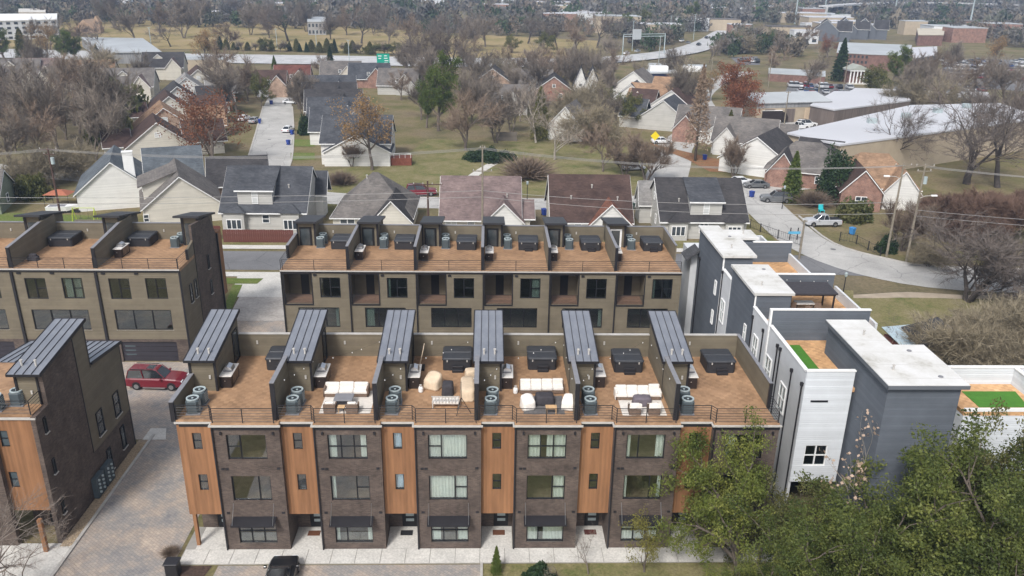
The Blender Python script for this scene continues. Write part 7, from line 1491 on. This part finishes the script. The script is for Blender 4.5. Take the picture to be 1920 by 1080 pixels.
pole('left of two utility poles by the right street, lamp arm to the left', *P4, 13.2, m_pole, ((.3, 2.4),), lamp=(-1.6, 2.2))
pole('right of two utility poles by the right street, with transformer and lamp', *P5, 13.6, m_pole, ((.2, 2.6), (.9, 2.0)), trans=2.6, lamp=(1.6, 4.6))
pole('slim wooden pole behind the farthest grey house', *G(1498, 486), 5.6, m_pole, ((.15, .8),), insul=2)
x, y = G(1440, 235); pole('bare wooden pole beside the delivery truck', x+2, y-6, 9.5, m_pole, ((.3, 1.2),), insul=2)
for k, (px, py, h) in enumerate(((1530, 205, 11), (1580, 175, 10), (1330, 175, 14), (1440, 165, 12), (1075, 120, 10), (655, 118, 9), (594, 94, 9), (520, 92, 9), (285, 95, 10), (1235, 118, 11), (1300, 75, 14), (1255, 80, 14), (1185, 95, 14))):
    x, y = G(px, py); pole(['wooden pole at the metal building', 'pole in the upper car park', 'tall pole right of the blue office', 'pole before the rust red oak', 'slim pole near the field', 'light pole at the highway below the park', 'light pole on the highway, middle', 'light pole on the highway, left', 'pole beside the grey warehouse', 'pole at the near end of the bridge', 'light pole at the far end of the bridge', 'light pole in the middle of the bridge', 'light pole before the gantry'][k], x, y, h, m_pole if k < 5 else m_acl, ((.2, 1.4),), insul=2)
def wire(label, a, b, sag, r=.022):
    a, b = Vector(a), Vector(b); pts = []
    for k in range(17):
        f = k/16; p = a.lerp(b, f); p.z -= 4*sag*f*(1-f); pts.append(p - a)
    t = MB().tube(pts, r, 4).build('power_line', m_wire); t.location = a; return tag(t, label, 'power line', 'power lines')
for k, dx in enumerate((-1.1, 0, 1.1)):
    nm = ['first', 'second', 'third'][k]
    wire(f'{nm} upper power line from the dark left pole to the pale middle pole', (P1[0], P1[1]+dx*.5, 11.9 - k*.25), (P2[0], P2[1]+dx*.5, 13.8 - k*.25), 1.2)
    wire(f'{nm} upper power line from the pale middle pole to the right poles', (P2[0], P2[1]+dx*.5, 13.8 - k*.25), (P4[0], P4[1]+dx*.5, 13.0 - k*.2), 1.3)
    wire(f'{nm} power line running off the right edge', (P5[0], P5[1]+dx*.5, 13.5 - k*.2), (110, 96+dx, 13.2 - k*.2), 1.0)
    wire(f'{nm} power line running off the left edge', (P1[0], P1[1]+dx*.5, 11.9 - k*.25), (-112, 112+dx, 11.2), .9)
for k in range(2):
    wire(f'{["upper", "lower"][k]} low cable in front of the left houses', (-110, 112, 6.8 - k*.8), (P2[0], P2[1], 7.6 - k*.9), 1.0, .03); wire(f'{["upper", "lower"][k]} low cable in front of the right houses', (P2[0], P2[1], 7.6 - k*.9), (P4[0], P4[1], 7.8 - k*1.6), 1.0, .03)
    wire(f'{["upper", "lower"][k]} low cable running off the right edge', (P5[0], P5[1], 7.4 - k*.8), (112, 98, 7.0 - k*.8), .8, .03)
# fences
def board_fence(label, x0, x1, y, h, mat):
    t = thing('board_fence', label, 'fence', (x0, y, 0)); L = x1-x0; n = int(L/.3)
    for k in range(n): part('board', ('bf', h), lambda mb: mb.box(.008, -.012, 0, .292, .012, h), mat, t, (k*.3, (k*7 % 5)*.004, (k*13 % 4)*.012))
    for z in (.35, h-.3): part('fence_rail', ('bf', round(L, 2)), lambda mb: mb.box(0, .03, 0, L, .08, .09), mat, t, (0, 0, z))
    return t
m_redw = M('red_brown_fence_boards', (.125, .045, .035), .85, .25, 1.5)
board_fence('red brown board fence in front of the slate roofed house', -37.5, -27.6, 111.7, 1.9, m_redw)
board_fence('red brown board fence behind the left end row', -47, -38.2, 113.4, 1.9, m_redw)
board_fence('grey board fence in front of the white chimney house', -60.5, -52.5, 117.0, 1.6, M('grey_fence_boards', (.16, .14, .12), .9, .25, 1.5))
board_fence('weathered fence behind the lawn bed shrubs', 1.5, 6.5, 187, 2.0, MATS['grey_fence_boards'])
def iron_fence(label, pts, h=1.3):
    t = thing('iron_fence', label, 'fence', (*pts[0], 0)); o = Vector((*pts[0], 0))
    for a, b in zip(pts[:-1], pts[1:]):
        a, b = Vector((*a, 0))-o, Vector((*b, 0))-o; n = max(1, int((b-a).length/2.2))
        for k in range(n+1): part('fence_post', h, lambda mb: mb.box(-.05, -.05, 0, .05, .05, h+.15), m_black, t, a.lerp(b, k/n))
        for z in (.25, h): MB().tube([a + Vector((0, 0, z)), b + Vector((0, 0, z))], .025, 4).build('fence_rail', m_black, t)
        m_ = max(2, int((b-a).length/.35))
        for k in range(m_): part('picket', h, lambda mb: mb.box(-.01, -.01, .2, .01, .01, h+.05), m_black, t, a.lerp(b, (k+.5)/m_))
    return t
iron_fence('black iron fence on the left side of the right street', [G(1388, 420), G(1425, 436), G(1458, 448), G(1500, 462)]); iron_fence('black iron fence in front of the tan roofed brick house', [G(1574, 452), G(1605, 458), G(1650, 482)])
t = thing('street_sign', 'pale blue sign board on black posts at the right street', 'sign', (*G(1487, 450), 0))
for a in (-.55, .55): part('post', 'ss', lambda mb: mb.box(-.06, -.06, 0, .06, .06, 1.9), m_black, t, (a, 0, 0))
part('sign_board', 0, lambda mb: mb.box(-.9, -.09, .95, .9, -.061, 1.35), M('pale_blue_sign', (.10, .36, .55), .5, .05), t)
x, y = G(1226, 285); t = thing('warning_sign', 'yellow diamond road sign beside the grey house', 'sign', (x, y, 0)); part('post', 'ws', lambda mb: mb.cyl(0, 0, 0, 3.6, .05, 6), m_acl, t)
part('sign_plate', 0, lambda mb: mb.prism([(0, 2.5), (1.0, 3.5), (0, 4.5), (-1.0, 3.5)], 'y', -.08, -.05), M('yellow_sign', (.75, .58, .02), .5, .03), t)
x, y = G(720, 143); t = thing('highway_sign', 'green highway guide sign with white lettering above the far roofs', 'sign', (x, y, 0), 0, None, .84); m_gs = M('green_sign', (.0, .30, .21), .5, .04)
for a in (-1.6, 1.6): part('post', 'hs', lambda mb: mb.cyl(0, 0, 0, 9.2, .12, 6), m_acl, t, (a, .2, 0))
part('sign_board', 'hs', lambda mb: mb.box(-2.7, -.1, 4.4, 2.6, .05, 9.3), m_gs, t)
for k, (a, z, wd) in enumerate(((-2.2, 8.2, 1.5), (.4, 8.3, 1.2), (-2.0, 7.2, 1.1), (.3, 7.3, 1.5), (.5, 6.3, 1.6), (.4, 5.4, 1.4))): part('sign_lettering', wd, lambda mb: mb.box(0, -.13, 0, wd, -.101, .32), m_white, t, (a, 0, z))
x, y = G(1167, 104); t = thing('sign_gantry', 'pale gantry with a blank sign back over the highway bridge', 'gantry', (x, y, 0), .35)
for a in (0, 22): part('gantry_post', 0, lambda mb: mb.cyl(0, 0, 0, 9, .25, 8), m_acl, t, (a, 0, 0))
for z in (8.2, 9.2): part('gantry_beam', 0, lambda mb: mb.box(-.2, -.15, 0, 22.2, .15, .25), m_acl, t, (0, 0, z))
part('sign_board', 'g', lambda mb: mb.box(4.5, -.4, 7.0, 9.0, -.16, 11.5), m_groof, t)
def bin_(label, px, py, mt, name='wheeled_bin'):
    x, y = G(px, py); t = thing(name, label, 'bin', (x, y, .04), (px*.37) % 1.2); part('bin_body', 0, lambda mb: mb.loft([[(-.24, -.3, .08), (.24, -.3, .08), (.24, .3, .08), (-.24, .3, .08)], [(-.32, -.38, 1.0), (.32, -.38, 1.0), (.32, .38, 1.0), (-.32, .38, 1.0)]]), mt, t)
    part('lid', 0, lambda mb: mb.bbox(-.35, -.42, 1.0, .35, .42, 1.1, .04), mt, t)
    for s in (-.22, .22): part('wheel', 'bin', lambda mb: mb.tube([(s-.03, .32, .12), (s+.03, .32, .12)], .12, 10), m_tyre, t)
m_bb = M('blue_bin_plastic', (.02, .05, .26), .5, .08); m_gb = M('dark_green_bin_plastic', (.03, .06, .045), .6, .08); m_lb = M('sky_blue_plastic', (.05, .24, .55), .5, .08); m_tq = M('turquoise_plastic', (.02, .42, .46), .5, .05)
for lb, px, py, mt in [('blue bin at the right kerb of the receding street', 548, 253, m_bb), ('second blue bin nearer on the right kerb of the receding street', 541, 272, m_bb), ('blue bin at the left kerb of the receding street', 487, 232, m_bb), ('blue bin at the far left kerb of the receding street', 509, 196, m_bb), ('bright blue bin left of the black lamp post', 971, 366, m_lb), ('blue bin beside the brown roofed house', 1176, 393, m_bb), ('dark green bin beside the brown roofed house', 1185, 393, m_gb), ('blue bin left of the brown roofed house', 1020, 404, m_bb), ('blue bin at the kerb of the right street', 1409, 370, m_bb), ('blue bin on the leaf bed', 1321, 300, m_bb), ('bright blue bin in front of the tan roofed brick house', 1597, 440, m_lb)]: bin_(lb, px, py, mt)
t = thing('lawn_chair', 'turquoise garden chair on the verge below the dark evergreen', 'chair', (*G(1540, 398), 0)); part('seat', 'lc', lambda mb: mb.bbox(-.4, -.4, .35, .4, .4, .45, .04), m_tq, t); part('backrest', 'lc', lambda mb: mb.slab([(-.4, .35, .4), (.4, .35, .4), (.4, .65, 1.25), (-.4, .65, 1.25)], .06), m_tq, t)
for a in (-.35, .35):
    for b in (-.35, .35): part('leg', 'lc', lambda mb: mb.box(-.04, -.04, 0, .04, .04, .36), m_tq, t, (a, b, 0))
def lamp_post(label, px, py, h):
    x, y = G(px, py); t = thing('lamp_post', label, 'lamp post', (x, y, 0)); part('mast', ('lp', h), lambda mb: mb.tube([(0, 0, 0), (0, 0, h)], [.08, .05], 8), m_black, t); part('lantern', ('lp', h), lambda mb: mb.tube([(0, 0, h), (0, 0, h+.12), (0, 0, h+.5), (0, 0, h+.62)], [.06, .16, .2, .03], 8), m_acl, t)
lamp_post('black lamp post on the cross street right of the taupe roof', 988, 390, 3.9); lamp_post('black lamp post beside the leaf covered drive of the grey car', 1466, 392, 3.4); lamp_post('black lamp post at the vacant lot behind the grey houses', 1579, 560, 2.8)
# left yard: boat, orange canopy, swing frame
x, y = G(118, 398); t = thing('boat', 'small white boat on the lawn by the dark pole', 'boat', (x, y, .25), .1); part('hull', 0, lambda mb: mb.loft([[(-2.2, -.7, .1), (-2.2, .7, .1), (-2.2, .85, .8), (-2.2, -.85, .8)], [(.8, -.6, .05), (.8, .6, .05), (.8, .8, .85), (.8, -.8, .85)], [(2.5, -.03, .5), (2.5, .03, .5), (2.5, .05, 1.0), (2.5, -.05, 1.0)]]), m_white, t)
part('cockpit', 0, lambda mb: mb.box(-1.9, -.55, .81, .6, .55, .86), m_cap, t); part('trailer', 0, lambda mb: mb.box(-2.0, -.5, -.2, 2.6, .5, .02), m_black, t)
x, y = G(115, 385); t = thing('garden_canopy', 'orange garden canopy beside the white boat', 'canopy', (x, y, 0)); part('canopy_top', 0, lambda mb: mb.loft([[(-2, -1.4, 2.0), (2, -1.4, 2.0), (2, 1.4, 2.0), (-2, 1.4, 2.0)], [(-.6, -.3, 2.6), (.6, -.3, 2.6), (.6, .3, 2.6), (-.6, .3, 2.6)]]), M('orange_canvas', (.34, .12, .07), .85, .1), t)
for a in (-1.9, 1.9):
    for b in (-1.3, 1.3): part('post', 'gc', lambda mb: mb.cyl(0, 0, 0, 2.0, .04, 6), m_black, t, (a, b, 0))
x, y = G(160, 415); t = thing('swing_frame', 'yellow green swing frame on the left lawn', 'swing', (x, y, 0)); m_yg = M('yellow_green_paint', (.45, .55, .06), .5, .05)
for a in (-1.6, 1.6):
    for b in (-.7, .7): part('leg', ('sw', b), lambda mb: mb.tube([(0, b, 0), (0, 0, 2.1)], .05, 6), m_yg, t, (a, 0, 0))
part('top_beam', 0, lambda mb: mb.tube([(-1.7, 0, 2.1), (1.7, 0, 2.1)], .05, 6), m_yg, t)
for a in (-.6, .6): part('swing_seat', 0, lambda mb: (mb.box(-.25, -.1, .5, .25, .1, .54)), m_black, t, (a, 0, 0)); part('swing_rope', a, lambda mb: mb.tube([(a, 0, .54), (a, 0, 2.1)], .015, 4), m_black, t)
# court: ladder, cabinets, condensers between the buildings
t = thing('ladder', 'white ladder standing against the rear of the second row', 'ladder', (7.6, 73.2, 0))
for a in (0, .5): part('rail', ('ld', a), lambda mb: mb.tube([(a, -.9, 0), (a, 0.3, 3.4)], .035, 5), m_white, t)
for k in range(9): part('rung', k, lambda mb: mb.tube([(0, -.9 + 1.2*(k+.5)/9.5, 3.4*(k+.5)/9.5), (.5, -.9 + 1.2*(k+.5)/9.5, 3.4*(k+.5)/9.5)], .025, 4), m_white, t)
for k in range(2):
    t = thing('ground_condenser', f'beige condenser in the gap beside the farthest grey house, {["nearer", "farther"][k]} of two', 'air conditioner', (19.9, 70.0 + k*1.5, 0)); part('casing', 'gc', lambda mb: mb.bbox(-.42, -.42, 0, .42, .42, .95, .08), m_ctop, t); part('fan_grille', 'gc', lambda mb: mb.cyl(0, 0, .95, 1.0, .33, 16), m_cap, t)
t = thing('utility_box', 'dark grey metal box on the mulch at the bottom left corner of the walk', 'utility box', (-20.2, 43.2, 0)); part('box_body', 0, lambda mb: mb.bbox(-.4, -.35, 0, .4, .35, 1.0, .04), m_black, t); part('box_lid', 0, lambda mb: mb.bbox(-.46, -.41, 1.0, .46, .41, 1.1, .03), m_black, t)
x, y = G(1742, 668); t = thing('tent', 'dark pointed tent roof on the vacant lot behind the turf deck', 'tent', (x, y, 0), .3); part('tent_roof', 0, lambda mb: mb.loft([[(-2.8, -2.8, 2.2), (2.8, -2.8, 2.2), (2.8, 2.8, 2.2), (-2.8, 2.8, 2.2)], [(-.05, -.05, 4.4), (.05, -.05, 4.4), (.05, .05, 4.4), (-.05, .05, 4.4)]]), M('dark_tent_cloth', (.05, .05, .055), .8, .15), t)
for a in (-2.7, 2.7):
    for b in (-2.7, 2.7): part('tent_pole', 0, lambda mb: mb.cyl(0, 0, 0, 2.2, .05, 6), m_black, t, (a, b, 0))
x, y = G(1697, 668); t = thing('garden_shed', 'small shed with a shiny pale roof beside the dark tent', 'shed', (x, y, 0), .2); part('wall', 'gs', lambda mb: mb.box(-1.8, -1.5, 0, 1.8, 1.5, 2.0), M('maroon_boards', (.12, .03, .03), .8, .1), t); part('roof', 'gs', lambda mb: mb.slab([(-2.0, -1.8, 2.0), (2.0, -1.8, 2.0), (2.0, 1.8, 2.7), (-2.0, 1.8, 2.7)], .06), MATS['pale_blue_metal'], t)
# far lattice masts and the curved bridge
for k, (px, py, h) in enumerate(((1490, 45, 30), (1545, 30, 26), (1675, 40, 30), (1815, 62, 30), (1745, 20, 30), (1865, 25, 30), (1600, 24, 24))):
    x, y = G(px, py); t = thing('transmission_pole', f'tall pale transmission pole among the far woods, {["first", "second", "third", "fourth", "fifth", "sixth", "seventh"][k]} listed from the left street side' if False else ['tall pale transmission pole left of the curved bridge', 'transmission pole over the left end of the curved bridge', 'transmission pole in front of the curved bridge', 'transmission pole right of the brick hall', 'transmission pole behind the curved bridge', 'transmission pole at the right end of the curved bridge', 'faint transmission pole beyond the curved bridge'][k], 'pylon', (x, y, 0))
    part('mast', ('tp', h), lambda mb: mb.tube([(0, 0, 0), (0, 0, h)], [.7, .3], 8), m_acl, t)
    for z in (.75, .85, .95): part('arm', ('tp', h, z), lambda mb: mb.box(-3.2, -.15, h*z, 3.2, .15, h*z+.25), m_acl, t)
pb = [(*G(1545, 36),), (*G(1600, 30),), (*G(1680, 26),), (*G(1770, 26),), (*G(1890, 30),), (*G(1990, 36),)]
t = thing('viaduct', 'long pale curved bridge on piers at the upper right', 'bridge', (0, 0, 0)); mb = MB()
for a, b in zip(pb[:-1], pb[1:]):
    va, vb = Vector((a[0], a[1], 0)), Vector((b[0], b[1], 0)); n = (vb-va).normalized(); n = Vector((-n.y, n.x, 0))*6
    mb.slab([(*(va-n)[:2], 11), (*(vb-n)[:2], 11), (*(vb+n)[:2], 11), (*(va+n)[:2], 11)], 1.2)
mb.build('deck', m_hwy, t)
for a, b in zip(pb[:-1], pb[1:]): MB().box(a[0]-1, a[1]-3, 0, a[0]+1, a[1]+3, 9.8).build('pier', m_hwy, t)
# ------------------------------------------------------------------ the air: far things fade to blue
mh = bpy.data.materials.new('haze_air'); mh.use_nodes = True; nt = mh.node_tree; nt.nodes.clear()
out = nt.nodes.new('ShaderNodeOutputMaterial'); pv_ = nt.nodes.new('ShaderNodeVolumePrincipled'); pv_.inputs['Color'].default_value = (.52, .69, .98, 1); pv_.inputs['Density'].default_value = .00026; pv_.inputs['Anisotropy'].default_value = .0
nt.links.new(pv_.outputs[0], out.inputs['Volume'])
hz_ = MB().box(-2700, -60, -1.0, 2700, 1650, 90).build('haze', mh); hz_['kind'] = 'stuff'
